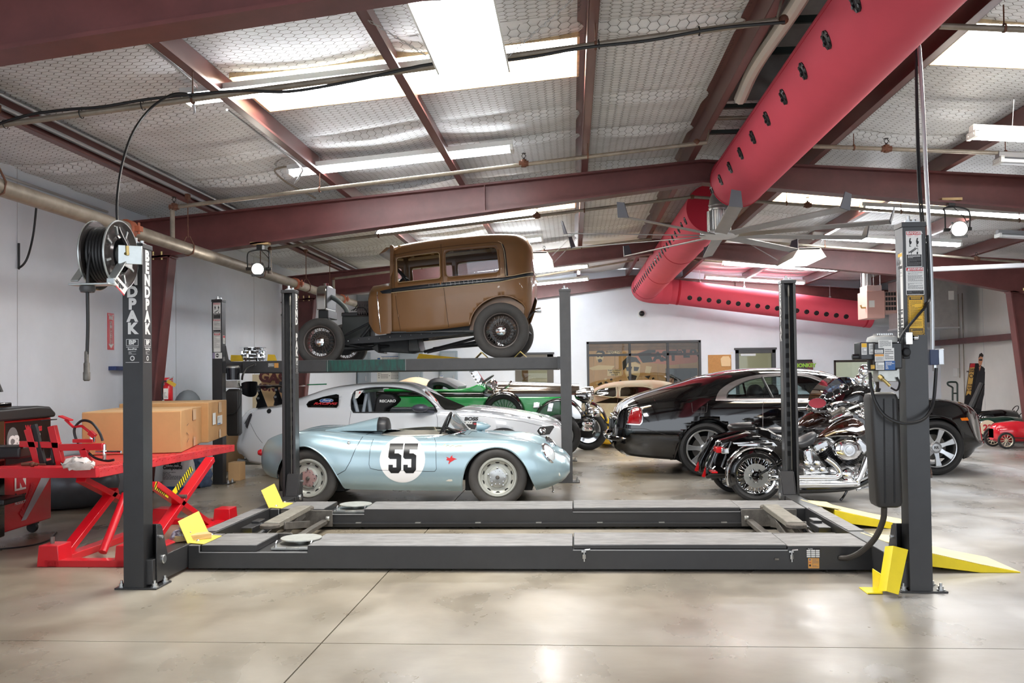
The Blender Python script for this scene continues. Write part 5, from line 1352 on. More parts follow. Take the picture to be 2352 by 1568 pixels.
 # headrest fairing behind the driver (near side) with black pad
 hb=MB();nx,nr=14,12;vs=[]
 hx0,hx1=S([(752,990)],YC-.3)[0][0],S([(872,958)],YC-.3)[0][0]
 zt1=S([(872,957)],YC-.3)[0][1];zb1=S([(872,979)],YC-.3)[0][1]
 for i in range(nx):
  t=i/(nx-1);x=hx0+(hx1-hx0)*t;top=pl([(0,0),(.5,.45),(1,1)],t);zb_=zb1-.04;H=(zt1-zb_)*(.12+.88*top);wv=.08+.07*t
  for j in range(nr):a=pi*j/(nr-1);vs. append((x,-.30+wv*cos(a),zb_+H*sin(a)**.8))
 hb. add(vs,[(i*nr+j,(i+1)*nr+j,(i+1)*nr+j+1,i*nr+j+1)for i in range(nx-1)for j in range(nr-1)]);hb. build('headrest_fairing',M,root)
 pd=MB();vs=[]
 for i,(dx,k)in enumerate(((0,.96),(.03,1.0),(.07,.98),(.095,.9),(.11,.6))):
  for j in range(nr):a=pi*j/(nr-1);vs. append((hx1+dx,-.30+.15*k*cos(a),zb1-.03+(zt1-zb1+.03)*k*sin(a)**.7))
 pd. add(vs,[(i*nr+j,(i+1)*nr+j,(i+1)*nr+j+1,i*nr+j+1)for i in range(4)for j in range(nr-1)]+[tuple(range(4*nr,5*nr))]);pd. build('headrest_pad',mat('black leather',(24,24,27),.4),root)
 # low perspex windscreen
 ws=MB();gl=glassmat('perspex',(248,250,250),.03);n=14;base=[];top=[]
 wx0,wx1=S([(978,1004)])[0][0],S([(1078,985)],YC)[0][0];wt=S([(1034,953)],YC)
 for i in range(n+1):
  a=pi*(i/n)-pi/2;y=-.56*sin(-a)if 0 else.56*sin(a);k=cos(a)
  x=wx0+(wx1-wx0)*k**.8;z=zc(x)+(zm(wx1)-zc(wx1))*k+.005
  base. append((x,y,z));tx=x-.16*k**.7-.01;top. append((tx,y*.96,z+.19*k**.6+.012))
 ws. add(base+top,[(i,i+1,n+2+i,n+1+i)for i in range(n)]);ws. build('windscreen',gl,root)
 MB(). tube(base,.008,6). build('windscreen_trim',M_CHROME,root)
 st=MB();sc_=Vector((S([(1022,978)],YC-.3)[0][0],-.3,S([(1022,980)],YC-.3)[0][1]));ax=Vector((.9,0,-.4)). normalized();yy=Vector((0,1,0));zz=ax. cross(yy)
 st. tube([sc_+yy*(.17*cos(t))+zz*(.17*sin(t))for t in[2*pi*k/28 for k in range(28)]],.012,7,closed=True)
 for a in(0,2.1,4.2):st. cyl(sc_,sc_+yy*.17*cos(a)+zz*.17*sin(a),.008,6)
 st. cyl(sc_,sc_+ax*.3,.015,8);st. build('steering_wheel',M_SLOT,root)
 mir=MB();mp=Vector((S([(1115,977)],YC+.0)[0][0],.05,S([(1115,979)],YC)[0][1]));mir. lathe([(0,.16),(.03,.12),(.05,.06),(.058,0),(.05,-.005),(0,-.005)],16,mp-Vector((.1,0,0)),'x');mir. cyl(mp-Vector((.02,0,.09)),mp-Vector((.02,0,.0)),.012,8);mir. build('mirror',M,root)
 # seams, lid, door
 SM=mat('panel gap',(20,24,28),.8)
 L. line('seam',SM,root,S([(859,979),(845,990),(828,1005),(818,1030),(808,1058),(797,1078),(779,1088)]),.0028,vmax=5.5)
 L. line('door_seam',SM,root,S([(862,1001),(854,1010),(851,1030),(850,1065),(853,1074),(870,1078),(980,1081),(1000,1081),(1004,1076),(1003,1050),(1001,1020),(995,1008)]),.0024)
 L. line('seam',SM,root,S([(1066,1003),(1072,996),(1084,988)]),.0024,vmax=6)
 # arch lips
 for nm,a in(('arch_lip',ar),('arch_lip',af)):L. line(nm,M,root,[q for q in a if q[1]>0.02],.008,-.004,xv=True)
 # roundel, number, small marks
 ce=S([(926,1054.5)])[0];rad=S([(978,1054)])[0][0]-ce[0]
 ro=L. side(circ(ce,rad,48));L. patch('roundel',M_W,root,ro,off=.0022,dx=.06,dv=.25)
 def five(u0):
  z=lambda p:S(p)
  P5=[(0,0),(31,0),(31,13),(13,13),(13,21.5),(22,21.5),(29,26),(29,58),(23,66),(6,66),(0,59),(0,47),(10,47),(10,53),(18,53),(18,34),(3,34),(-1,30)]
  return z([(u0+a,1019+b)for a,b in P5])
 for u in(894.5,928.5):L. patch('number_five',M_K,root,L. side(five(u)),off=.004,dx=.05,dv=.2)
 rw=[(1026,1048),(1031,1049.5),(1035,1051),(1037,1047),(1041,1044),(1040,1049),(1046,1051),(1052,1053),(1046,1054),(1040,1058),(1036,1060),(1033,1065),(1032,1061),(1034,1057),(1030,1056),(1026,1055),(1029,1052)]
 L. patch('winged_emblem',mat('red emblem',(196,36,40),.4),root,L. side(S(rw)),off=.003,dx=.04,dv=.15,sides=(-1,))
 L. patch('worn_spot',mat('pale chipped paint',(214,212,200),.5),root,L. side(S([(1025,1103),(1032,1099),(1040,1099),(1041,1103),(1035,1104)])),off=.002,dx=.04,dv=.15,sides=(-1,))
 # gold script line
 L. line('script',mat('gold script',(196,184,130),.4,.6),root,S([(1017,1024),(1022,1020),(1024,1025),(1029,1022),(1034,1026),(1040,1022),(1046,1026),(1054,1023),(1064,1024)]),.003,.002,sides=(-1,))
 p,nn=L. ev(*L. side(S([(801,1017),(802,1017)]),closed=False)[0]);k=MB()
 for s in(-1,):k. lathe([(0,.02),(.012,.018),(.018,.006),(.02,0)],14,(p. x,-p. y,p. z),(nn. x,-nn. y,nn. z))
 k. build('fuel_cap_lock',M_CHROME,root)
 p,nn=L. ev(*L. side(S([(818,994),(819,994)]),vmax=5.6,closed=False)[0]);k=MB();k. bar((p. x-.1,-p. y,p. z+.01),(p. x+.1,-p. y,p. z+.012),.03,.014);k. build('leather_strap',M_SLOT,root)
 # headlights, indicator, bumper rubbers
 for sy in(-1,1):
  h=Vector((S([(1262,1040)],YS+.2)[0][0],sy*.555,S([(1262,1041)],YS+.2)[0][1]));d=Vector((.80,sy*.30,.52)). normalized()
  r=.118
  MB(). lathe([(r-.02,-.05),(r+.006,-.02),(r+.012,.0),(r+.004,.012),(r-.012,.012),(r-.014,.0)],32,h,d). build('headlight_ring',M_CHROME,root)
  MB(). lathe([(r-.012,-.01),(r-.05,-.045),(.02,-.07),(0,-.07)],28,h,d). build('reflector',M_CHROME,root)
  MB(). lathe([(r-.008,.006),(r*.7,.030),(r*.35,.042),(0,.046)],28,h,d). build('headlight_glass',mat('fluted headlamp lens',(214,222,226),.12,.1,coat=.5),root)
  i=Vector((S([(1283,1086)],YS+.2)[0][0],sy*.56,S([(1283,1086)],YS+.2)[0][1]));d2=Vector((.9,sy*.35,.1)). normalized()
  MB(). lathe([(.05,-.03),(.05,0),(.042,.006)],20,i,d2). build('lamp_ring',M_CHROME,root);MB(). lathe([(.042,.0),(.03,.02),(0,.026)],18,i,d2). build('side_lamp',mat('pale lamp lens',(220,222,214),.15),root)
  hn=MB();q=Vector((S([(1292,1080)],YS+.25)[0][0],sy*.42,S([(1293,1083)],YS+.25)[0][1]));hn. lathe([(.018,0),(.022,.015),(.02,.025),(0,.026)],16,q,Vector((.8,sy*.4,0)));hn. build('nose_lamp',M_SLOT,root)
 t=MB()
 for sy in(-1,1):t. lathe([(0,.045),(.022,.04),(.034,.015),(.036,0)],16,(x0+.04,sy*.50,S([(580,1042)])[0][1]),(-1,sy*.4,0))
 t. build('tail_lamp',mat('red lamp lens',(190,24,34),.15),root)
 ex=MB();ez=S([(612,1103)])[0][1];ex. cyl((x0+.12,-.25,ez),(x0+.5,-.25,ez+.02),.035,14);ex. build('exhaust',M_STEELP,root)
 bs=MB();q=S([(1268,1122)],YS+.3)[0];bs. cyl((q[0],-.4,q[1]+.03),(q[0]+.01,-.4,q[1]-.03),.008,8);bs. ball((q[0]+.01,-.4,q[1]-.035),.013,n=10,m=6);bs. build('bonnet_pull',M_CHROME,root)
 # wheels: pressed steel, slotted
 wf=S([(1142,1097)],YS)[0];wr_=S([(705,1092)],YS)[0];r=wf[1]+.0
 def steel_wheel(x,sy,red):
  W_=wheel_root(root,x,sy*.625,r);tyre(W_,r,r*.66,.165,M_TYRED)
  rr=r*.655;f=sy
  MB(). lathe([(rr,-.05*f),(rr+.006,.055*f),(rr-.006,.068*f),(rr-.02,.066*f),(rr-.03,.05*f),(rr-.05,.042*f),(rr*.72,.036*f),(rr*.70,.030*f),(rr*.55,.030*f),(rr*.53,.044*f),(rr*.50,.046*f),(rr*.36,.05*f),(0,.05*f)],44). build('rim',M_RIMS,W_)
  sl=MB()
  for k in range(10):
   a=2*pi*(k+.5)/10;cr=rr*.79;n=10;pts=[]
   for q in range(n):
    t=2*pi*q/n;ta=a+.15*cos(t);rd=cr+.014*sin(t);pts. append((rd*cos(ta),.0455*f,rd*sin(ta)))
   sl. add(pts,[tuple(range(n))])
  sl. build('slot',M_DARK,W_,ang=0)
  hubm=mat('faded red drum',(178,146,142),.4,.4)if red else mat('turned aluminium hub',(186,188,186),.3,.8)
  h=MB();n=40;pts=[]
  vs=[(0,.062*f,0)]
  for q in range(n):t=2*pi*q/n;rd=rr*(.43+.035*cos(5*t));vs. append((rd*cos(t),.052*f,rd*sin(t)))
  h. add(vs,[(0,1+q,1+(q+1)%n)for q in range(n)]);h. build('hub_plate',hubm,W_)
  nt=MB()
  for k in range(5):
   a=2*pi*k/5+pi/2;nt. lathe([(0,.024*f),(.009,.022*f),(.013,0)],8,(rr*.50*cos(a),.05*f,rr*.50*sin(a)),'y')
  for k in range(10):a=2*pi*k/10;nt. lathe([(0,.01*f),(.006,.008*f),(.007,0)],6,(rr*.36*cos(a),.054*f,rr*.36*sin(a)),'y')
  nt. build('wheel_nut',M_CHROME,W_);MB(). lathe([(0,.03*f),(.012,.03*f),(.02,.02*f),(.022,0)],12,(0,.055*f,0),'y'). build('axle_cap',M_GREYD,W_)
  MB(). lathe([(0,-.01*f),(rr*.98,-.01*f)],24). build('drum',M_DARK,W_)
 for sy in(-1,1):steel_wheel(wf[0],sy,False);steel_wheel(wr_[0],sy,True)
 well=MB()
 for x in(wf[0],wr_[0]):
  well. box(x-.36,x+.36,-.56,.56,.16,.52)
 well. build('wheel_well',M_DARK,root,ang=0)
 return root
roadster()
# ================================================================== BROWN VINTAGE SEDAN ON THE SECOND LIFT
def wire_wheel(par,x,y,z,R,rr,w,f,hubr,nm_m=M_TYRED,cap_m=M_CHROME,spoke_m=None,n=20):
 W_=wheel_root(par,x,y,z);tyre(W_,R,rr,w,nm_m)
 dm=spoke_m or mat('dark painted wire wheel',(84,76,72),.4,.3)
 MB(). lathe([(rr+.004,-w*.3*f),(rr-.012,-w*.28*f),(rr-.03,-w*.1*f),(rr-.03,w*.12*f),(rr-.012,w*.30*f),(rr+.012,w*.34*f),(rr+.010,w*.28*f)],40). build('rim',dm,W_)
 MB(). lathe([(0,-w*.3*f),(hubr*1.5,-w*.3*f),(hubr*1.55,-w*.05*f),(hubr*1.0,w*.2*f),(hubr*.8,w*.30*f),(0,w*.3*f)],28). build('hub',dm,W_)
 s=MB()
 for k in range(n):
  for q,d in((0,1),(1,-1)):
   a=2*pi*(k+.5*q)/n;b=a+d*.32
   s. cyl((hubr*(1.05 if q else 1.45)*cos(a),w*(.17 if q else-.1)*f,hubr*(1.05 if q else 1.45)*sin(a)),((rr-.028)*cos(b),w*.02*f,(rr-.028)*sin(b)),.0042,5,cap=False)
 s. build('spoke',dm,W_)['kind']='stuff'
 MB(). lathe([(hubr,w*.25*f),(hubr*1.0,w*.36*f),(hubr*.88,w*.47*f),(hubr*.5,w*.56*f),(0,w*.58*f)],28). build('hub_cap',cap_m,W_)
 return W_
def sedan():
 zr=RUNZ2;YC=12.80;YN=12.02;YB_=12.10
 cx=at(960,700,Y=YC). x;R=(cx,YC,zr+.004)
 root=thing('vintage_sedan','brown 1930s two door sedan without fenders raised on the back lift','car',R)
 S=lambda p,Y=YB_:T(R,p,Y)
 M=mat('satin brown paint',(122,86,50),.42,0,coat=.25,var=.06,vscale=1.5);MI=mat('wood brown interior',(150,116,80),.7)
 MBLK=mat('black belt moulding',(24,30,36),.3,coat=.4);MCR=mat('cream pinstripe',(222,200,160),.5);SM=mat('brown panel gap',(52,34,20),.8)
 MCH=mat('black chassis paint',(30,31,33),.38)
 # ---- main body
 x0=S([(893,600)])[0][0];x1=S([(1229,650)],YC-.3)[0][0]
 top=S([(893,574),(940,564),(1010,554),(1080,547),(1140,543),(1185,543),(1203,547),(1216,556),(1223,580),(1227,610),(1229,640)],YC-.2)
 bot=S([(893,764),(1000,757),(1085,747),(1150,742),(1200,737),(1212,726),(1220,702),(1226,680),(1229,660)])
 belt=S([(893,659),(1018,649),(1130,638),(1226,622)])
 zt=lambda x:pl(top,x);zb=lambda x:pl(bot,x);ze=lambda x:min(pl(belt,x),zt(x)-.02)
 Wt=[(x0,.60),(x0+.35,.67),(x0+.9,.70),(x1-.55,.70),(x1-.30,.67),(x1-.14,.60),(x1-.05,.51),(x1,.40)]
 w=lambda x:pl(Wt,x);xs=np. linspace(x0,x1,60);tab=lambda f:[(x,f(x))for x in xs]
 P=[(tab(lambda x:w(x)-.03),tab(zb)),(tab(lambda x:w(x)+.0),tab(lambda x:zb(x)+(ze(x)-zb(x))*.5)),(tab(lambda x:w(x)+.0),tab(ze)),(tab(lambda x:w(x)-.035),tab(lambda x:ze(x)+(zt(x)-ze(x))*.55)),(tab(lambda x:w(x)-.075),tab(lambda x:ze(x)+(zt(x)-ze(x))*.86)),(tab(lambda x:w(x)-.17),tab(lambda x:ze(x)+(zt(x)-ze(x))*.97)),(tab(lambda x:w(x)*.4),tab(lambda x:zt(x)+.012)),(tab(lambda x:0),tab(lambda x:zt(x)+.022))]
 L=Loft(x0,x1,P,nx=120,sub=9)
 def rp(p,r=5):
  """rounded polygon in pixels"""
  out=[];n=len(p)
  for i in range(n):
   a,b,c=Vector(p[i-1]),Vector(p[i]),Vector(p[(i+1)%n]);u=(a-b);v=(c-b);rr_=min(r,u. length*.45,v. length*.45)
   A=b+u. normalized()*rr_;C=b+v. normalized()*rr_
   for k in range(5):t=k/4;out. append(tuple((A*(1-t)**2+b*2*t*(1-t)+C*t*t)))
  return out
 w1=L. side(S(rp([(907,590),(1008,578),(1012,639),(911,648)],7)),vmax=4.9)
 w2=L. side(S(rp([(1020,575),(1140,565),(1148,625),(1025,637)],12)),vmax=4.9)
 ar=S([(1077,760),(1079,740),(1085,722),(1098,704),(1118,689),(1142,680),(1166,679),(1188,687),(1203,701),(1205,716),(1200,760)])
 ar=L. side([(v. x,v. z)for v in catmull([(a,0,b)for a,b in ar],4)],vmax=2)
 L. patch('body',M,root,holes=[w1,w2,ar],dx=.05,dv=.2,thick=.016)
 L. cap('rear_panel',M,root,1)
 for nm,p in(('window_bead',w1),('window_bead',w2)):L. line(nm,M,root,p,.009,.002,xv=True,closed=True);
 L. line('cream_bead',MCR,root,w1,.003,.011,xv=True,closed=True)
 L. patch('rear_window',glassmat('old window glass',(222,230,234),.10),root,w2,off=-.012,dx=.08,dv=.4)
 L. line('arch_bead',M,root,[q for q in ar if q[1]>.02],.012,.002,xv=True)
 # inner wheel house panel
 wp=MB();wa=S([(1077,760),(1080,738),(1098,704),(1142,681),(1170,681),(1203,701),(1206,730),(1204,760)],YB_+.08)
 for s in(-1,1):wp. prism(wa,s*.55,s*.56)
 wp. build('wheel_house',M,root,ang=0)
 # belt moulding and lines
 bm=[(a,b)for a,b in S([(896,670),(1018,659),(1150,646),(1226,628),(1226,620),(1180,633),(1157,637),(1130,639),(1018,649),(896,661)])]
 L. patch('belt_moulding',MBLK,root,L. side(bm,vmax=3.5),off=.011,dx=.06,dv=.1,thick=.004)
 vb=S([(1150,558),(1155,575),(1158,600),(1160,634),(1167,634),(1163,600),(1160,575),(1155,560)])
 L. patch('belt_moulding',MBLK,root,L. side(vb,vmax=5.2),off=.010,dx=.03,dv=.12,thick=.004)
 for p in([(896,671),(1018,660),(1150,647),(1226,629)],[(1226,619),(1180,632),(1162,634),(1160,600),(1157,575),(1150,556),(1143,553)]):L. line('pinstripe',MCR,root,S(p),.0032,.012,vmax=5.2)
 for p in([(903,580),(903,655),(908,700),(917,760)],[(1011,559),(1014,600),(1018,650),(1024,700),(1030,751)]):L. line('door_seam',SM,root,S(p),.003,vmax=5.4)
 L. line('roof_seam',SM,root,S([(897,583),(960,573),(1050,562),(1130,555),(1150,557)]),.003,vmax=5.6)
 L. line('roof_seam',SM,root,[(S([(1188,543)])[0][0],7),(S([(1180,545)])[0][0],6),(S([(1152,560)])[0][0],5)],.003,xv=True)
 for q in((900,602),(907,674),(913,724),(1012,650)):
  p=L. ev(*L. side([S([q])[0],S([(q[0]+.5,q[1])])[0]],closed=False,vmax=4)[0])[0];MB(). cyl((p. x,-p. y-.008,p. z-.02),(p. x,-p. y-.008,p. z+.02),.010,8). build('hinge',M,root)
  # windscreen frame, visor, cowl
 zf=zt(x0);zc_=S([(893,655)])[0][1];fm=MB()
 for s in(-1,1):fm. bar((x0+.01,s*.57,zc_-.02),(x0+.02,s*.56,zf-.02),.05,.04,(0,1,0))
 fm. bar((x0+.01,-.58,zf-.03),(x0+.01,.58,zf-.03),.04,.05);fm. bar((x0+.01,-.58,zc_),(x0+.01,.58,zc_),.04,.03);fm. build('windscreen_frame',M,root,bevel=.006)
 MB(). add([(x0+.012,s*.55,z)for s in(-1,1)for z in(zc_,zf-.05)],[(0,1,3,2)]). build('windscreen',MATS['old window glass'],root,ang=0)
 v=S([(878,589),(895,573),(905,573),(893,583)],YC-.35);MB(). prism(v,-.58,.58). build('sun_visor',M,root,bevel=.004)
 # cowl
 c0=S([(850,700)],YC-.4)[0][0]
 ct=S([(850,668),(858,660),(870,658),(896,653)],YC-.3);cb=S([(850,740),(857,764),(866,767),(896,764)])
 ct[0]=(c0,ct[0][1]);cb[0]=(c0,cb[0][1])
 cw=[(c0,.50),(c0+.06,.54),(c0+.26,.605)];X=np. linspace(c0,x0+.01,14);tb=lambda f:[(x,f(x))for x in X]
 CP=[(tb(lambda x:pl(cw,x)-.02),tb(lambda x:pl(cb,x))),(tb(lambda x:pl(cw,x)),tb(lambda x:pl(cb,x)*.5+pl(ct,x)*.5)),(tb(lambda x:pl(cw,x)),tb(lambda x:pl(ct,x)-.13)),(tb(lambda x:pl(cw,x)-.09),tb(lambda x:pl(ct,x)-.02)),(tb(lambda x:.3),tb(lambda x:pl(ct,x)+.02)),(tb(lambda x:0),tb(lambda x:pl(ct,x)+.03))]
 CL=Loft(c0,x0+.01,CP,nx=24);CL. patch('cowl',M,root,dx=.04,dv=.25);CL. cap('firewall',MCH,root,0)
 CL. patch('cowl_moulding',MBLK,root,CL. side(S([(868,667),(896,661),(896,672),(875,673)]),vmax=3.2),off=.005,dx=.04,dv=.1)
 CL. line('chrome_strip',M_CHROME,root,S([(862,668),(865,710),(870,762)]),.006,.004,vmax=3.2,sides=(-1,))
 # interior: wood bows, seat backs, steering wheel
 wb_=MB()
 for x in np. linspace(x0+.12,x1-.4,6):wb_. bar((x,-.55,zt(x)-.05),(x,.55,zt(x)-.05),.04,.03)
 for s in(-1,1):wb_. bar((x0+.05,s*.52,zt(x0)-.07),(x1-.5,s*.55,zt(x1-.5)-.07),.03,.04)
 wb_. build('roof_bow',M_WOOD,root)
 fl=MB();fl. box(x0,x1-.1,-.62,.62,zb(x0)+.0,zb(x0)+.02);fl. build('floor_pan',MCH,root,ang=0)
 sw=MB();c=Vector((S([(930,637)],YC-.3)[0][0],-.32,S([(930,637)],YC-.3)[0][1]));ax=Vector((-.75,0,-.65)). normalized();yy=Vector((0,1,0));zz=ax. cross(yy)
 sw. tube([c+yy*(.2*cos(t))+zz*(.2*sin(t))for t in[2*pi*k/30 for k in range(30)]],.012,7,closed=True)
 for a in(0,2.1,4.2):sw. cyl(c,c+yy*.2*cos(a)+zz*.2*sin(a),.008,6)
 sw. cyl(c,c+ax*.6,.016,8);sw. build('steering_wheel',M_SLOT,root)
 # ---- chassis
 rl=MB()
 pr=S([(760,781),(800,778),(870,770),(960,760),(1085,747),(1180,738),(1200,742),(1180,752),(1085,764),(960,778),(870,786),(800,790),(760,790)],YB_+.3)
 for s in(-1,1):rl. prism(pr,s*.36,s*.41)
 for u in(770,905,1040,1190):q=S([(u,780-(u-770)*.1)],YC)[0];rl. bar((q[0],-.4,q[1]),(q[0],.4,q[1]),.06,.05)
 rl. build('chassis_rail',MCH,root,ang=30)
 rv=MB();_r=random. Random(2)
 for u in range(800,1090,24):q=S([(u,783-(u-800)*.095)],YB_+.3)[0];rv. ball((q[0],-.415,q[1]),.008,n=8,m=5)
 rv. build('rivet',M_BOLT,root)['kind']='stuff'
 # radiator shell, engine, hoses
 rs=S([(739,728),(739,690),(743,678),(750,674),(758,676),(760,690),(760,728)],YC);ra=MB()
 prof=[(-.27,S([(0,728)],YC)[0][1]),(-.28,S([(0,695)],YC)[0][1]),(-.22,S([(0,678)],YC)[0][1]),(0,S([(0,671)],YC)[0][1]),(.22,S([(0,678)],YC)[0][1]),(.28,S([(0,695)],YC)[0][1]),(.27,S([(0,728)],YC)[0][1])]
 xa,xb=rs[0][0],rs[-1][0];ra. prism([(v. x,v. z)for v in catmull([(p[0],0,p[1])for p in prof],4)],xa,xb,'yz');MB(). box(xb,xb+.012,-.235,.235,prof[0][1]+.03,prof[3][1]-.03). build('radiator_core',MCH,root);ra. build('radiator_shell',mat('nickel shell',(190,186,178),.16,.95),root,bevel=.012)
 MB(). cyl(((xa+xb)/2,0,S([(0,673)],YC)[0][1]),((xa+xb)/2,0,S([(0,666)],YC)[0][1]),.035,12). build('radiator_cap',M_CHROME,root)
 z728=S([(0,728)],YC)[0][1];MB(). box(xa+.02,xb+.03,-.25,.25,z728-.12,z728). build('radiator_base',MCH,root,bevel=.01)
 en=MB();e=S([(792,728),(856,728),(856,785),(790,790)],YC);en. box(e[0][0],e[1][0],-.17,.17,e[2][1],e[0][1]);en. build('engine_block',mat('dark engine green',(40,44,42),.45),root,bevel=.015)
 h=MB();h. box(e[0][0]-.02,e[1][0],-.12,.12,e[0][1],e[0][1]+.06);h. build('cylinder_head',MCH,root,bevel=.012)
 ho=S([(757,680),(775,690),(792,706),(797,718),(797,732)],YC);MB(). tube(catmull([(a,0,b)for a,b in ho],5),.035,12). build('radiator_hose',mat('grey radiator hose',(84,92,90),.5),root)
 dl=MB();d=S([(825,690),(852,728)],YC);dl. box(d[0][0],d[1][0],-.12,.12,d[1][1],d[0][1]-.02)
 for i in range(4):
  for j in range(3):x=d[0][0]+.02+i*.036;z=d[1][1]+.03+j*.06;dl. box(x,x+.02,-.135,-.12,z,z+.035)
 dl. build('firewall_box',mat('dark brown ignition box',(58,46,44),.5),root)
 wr=MB();_r=random. Random(8)
 for i in range(7):
  p=S([(812+i*4,715),(828+_r. uniform(-8,8),704+_r. uniform(-10,6)),(842,712+_r. uniform(-5,8)),(850,728)],YC);wr. tube(catmull([(a,-.14+.03*i,b)for a,b in p],5),.006,5)
 wr. build('ignition_wire',M_BLACK,root)['kind']='stuff'
 st=MB();a,b=S([(790,772),(860,736)],YC-.3);st. cyl((a[0],-.33,a[1]),(b[0],-.33,b[1]),.016,8);a,b=S([(830,775),(858,740)],YC-.3);st. cyl((a[0],-.3,a[1]),(b[0],-.3,b[1]),.024,8)
 a,b=S([(752,726),(775,770)],YC-.2);st. cyl((a[0],-.2,a[1]),(b[0],-.2,b[1]),.012,8);st. build('strut_rod',MCH,root)
 # front axle and radius rods, rear radius rods, gearbox, exhaust
 wfc=S([(733,785)],YN)[0];wrc=S([(1150.5,758.4)],YN)[0]
 ax_=MB();ax_. tube([(wfc[0],-.62,wfc[1]),(wfc[0],-.45,wfc[1]-.02),(wfc[0],.45,wfc[1]-.02),(wfc[0],.62,wfc[1])],.035,8);ax_. cyl((wrc[0],-.6,wrc[1]),(wrc[0],.6,wrc[1]),.045,12);ax_. ball((wrc[0],0,wrc[1]),.16,.14,.16,16,10);ax_. build('axle',MCH,root)
 rod=MB()
 for s in(-1,1):
  a,b=S([(770,802),(886,792)],YN+.3);rod. cyl((a[0],s*.42,a[1]),(b[0],s*.1,b[1]),.024,8);a,b=S([(790,790),(830,798)],YN+.3);rod. cyl((a[0],s*.42,a[1]),(b[0],s*.3,b[1]),.014,8)
  a,b=S([(965,806),(1110,772)],YN+.3);rod. cyl((a[0],s*.12,a[1]),(b[0],s*.5,b[1]),.022,8);a,b=S([(985,798),(1110,785)],YN+.3);rod. cyl((a[0],s*.05,a[1]),(b[0],s*.55,b[1]),.02,8)
 rod. build('radius_rod',MCH,root)
 gb=MB();g=S([(862,785),(960,775),(968,806),(950,812),(880,808),(862,800)],YC);gb. prism(g,-.13,.13);g=S([(945,778),(965,776),(972,808),(945,808)],YC);gb. prism(g,-.26,.26)
 g=S([(862,800),(880,812),(878,790)],YC);gb. prism(g,-.3,.3);gb. build('gearbox',mat('oily gearbox',(42,44,44),.5,.3,var=.3),root,bevel=.01)
 ex=MB();e=S([(985,777),(1020,770),(1060,768),(1090,766)],YC-.2);ex. tube(catmull([(a,-.2,b)for a,b in e],5),.03,10);ex. build('exhaust',M_GREYD,root)
 # tail lamp on its bracket
 tl=MB();a,b,c=S([(1214,730),(1224,718),(1236,712)],YC-.5);tl. tube([(a[0],-.5,a[1]),(b[0],-.5,b[1]),(c[0],-.5,c[1])],.012,7);tl. build('lamp_bracket',MCH,root)
 MB(). lathe([(0,-.07),(.03,-.06),(.045,0),(.045,.02),(0,.026)],16,(c[0]+.02,-.5,c[1]),(1,0,.15)). build('tail_lamp',M_CHROME,root)
 # wheels
 for s in(-1,1):
  wire_wheel(root,wfc[0],s*(YC-YN-.075),wfc[1],.335,.228,.15,s,.075)
  wire_wheel(root,wrc[0],s*(YC-YN-.095),wrc[1],.385,.242,.19,s,.082)
  a=MB();f=s
  for(X_,rr_)in((wfc[0],.16),(wrc[0],.17)):a. lathe([(0,-.1),(rr_,-.1),(rr_,-.02),(0,-.02)],24,(X_,s*(YC-YN-.09),wfc[1]if X_==wfc[0]else wrc[1]),(0,s,0))
  a. build('brake_drum',MCH,root)
 return root
sedan()
# things on the second lift's runways
def cheap(name,label,cat,mb,m,**k):o=mb. build(name,m,**k);tag(o,label,cat,k. get('group'));return o
z=RUNZ2+.004
yr=mat('aged yellow ramp',(226,188,44),.5,var=.12)
a,b=at(958,822,Y=13.9). x,at(1075,822,Y=13.9). x;z1=at(965,809,Y=13.9). z;zb_=at(958,824,Y=13.9). z
o=MB(). prism([(a,RUNZ2+.004),(b+.03,RUNZ2+.004),(b,RUNZ2+.03),(a+.06,RUNZ2+.12)],13.75,14.1). build('yellow_ramp',yr);tag(o,'yellow wedge ramp lying on the far runway under the brown sedan','ramp')
for k,(u,lb)in enumerate(((1106,'small brass angle chock in front of the sedan rear wheel'),(1196,'small brass angle chock behind the sedan rear wheel'))):
 c=at(u,822,Y=12.1);m=MB();m. prism([(c. x-.085,z),(c. x-.08,z),(c. x-.005,z+.075),(c. x+.08,z),(c. x+.085,z),(c. x,z+.085)],12.04,12.3);o=m. build('wheel_chock',mat('brassy chock',(188,164,84),.35,.6));tag(o,lb,'wheel chock')
for u0,u1,lb in((527,556,'left of the chrome rings'),(612,633,'right of the chrome rings')):
 a,b=at(u0,836,Y=12.0),at(u1,826,Y=12.0);m=MB();m. prism([(a. x,z),(b. x,z),(b. x-.03,z+.085),(a. x+.01,z+.09)],12.03,12.06);o=m. build('yellow_plate',yr);tag(o,'yellow plate standing at the left end of the high runway, '+lb,'plate')
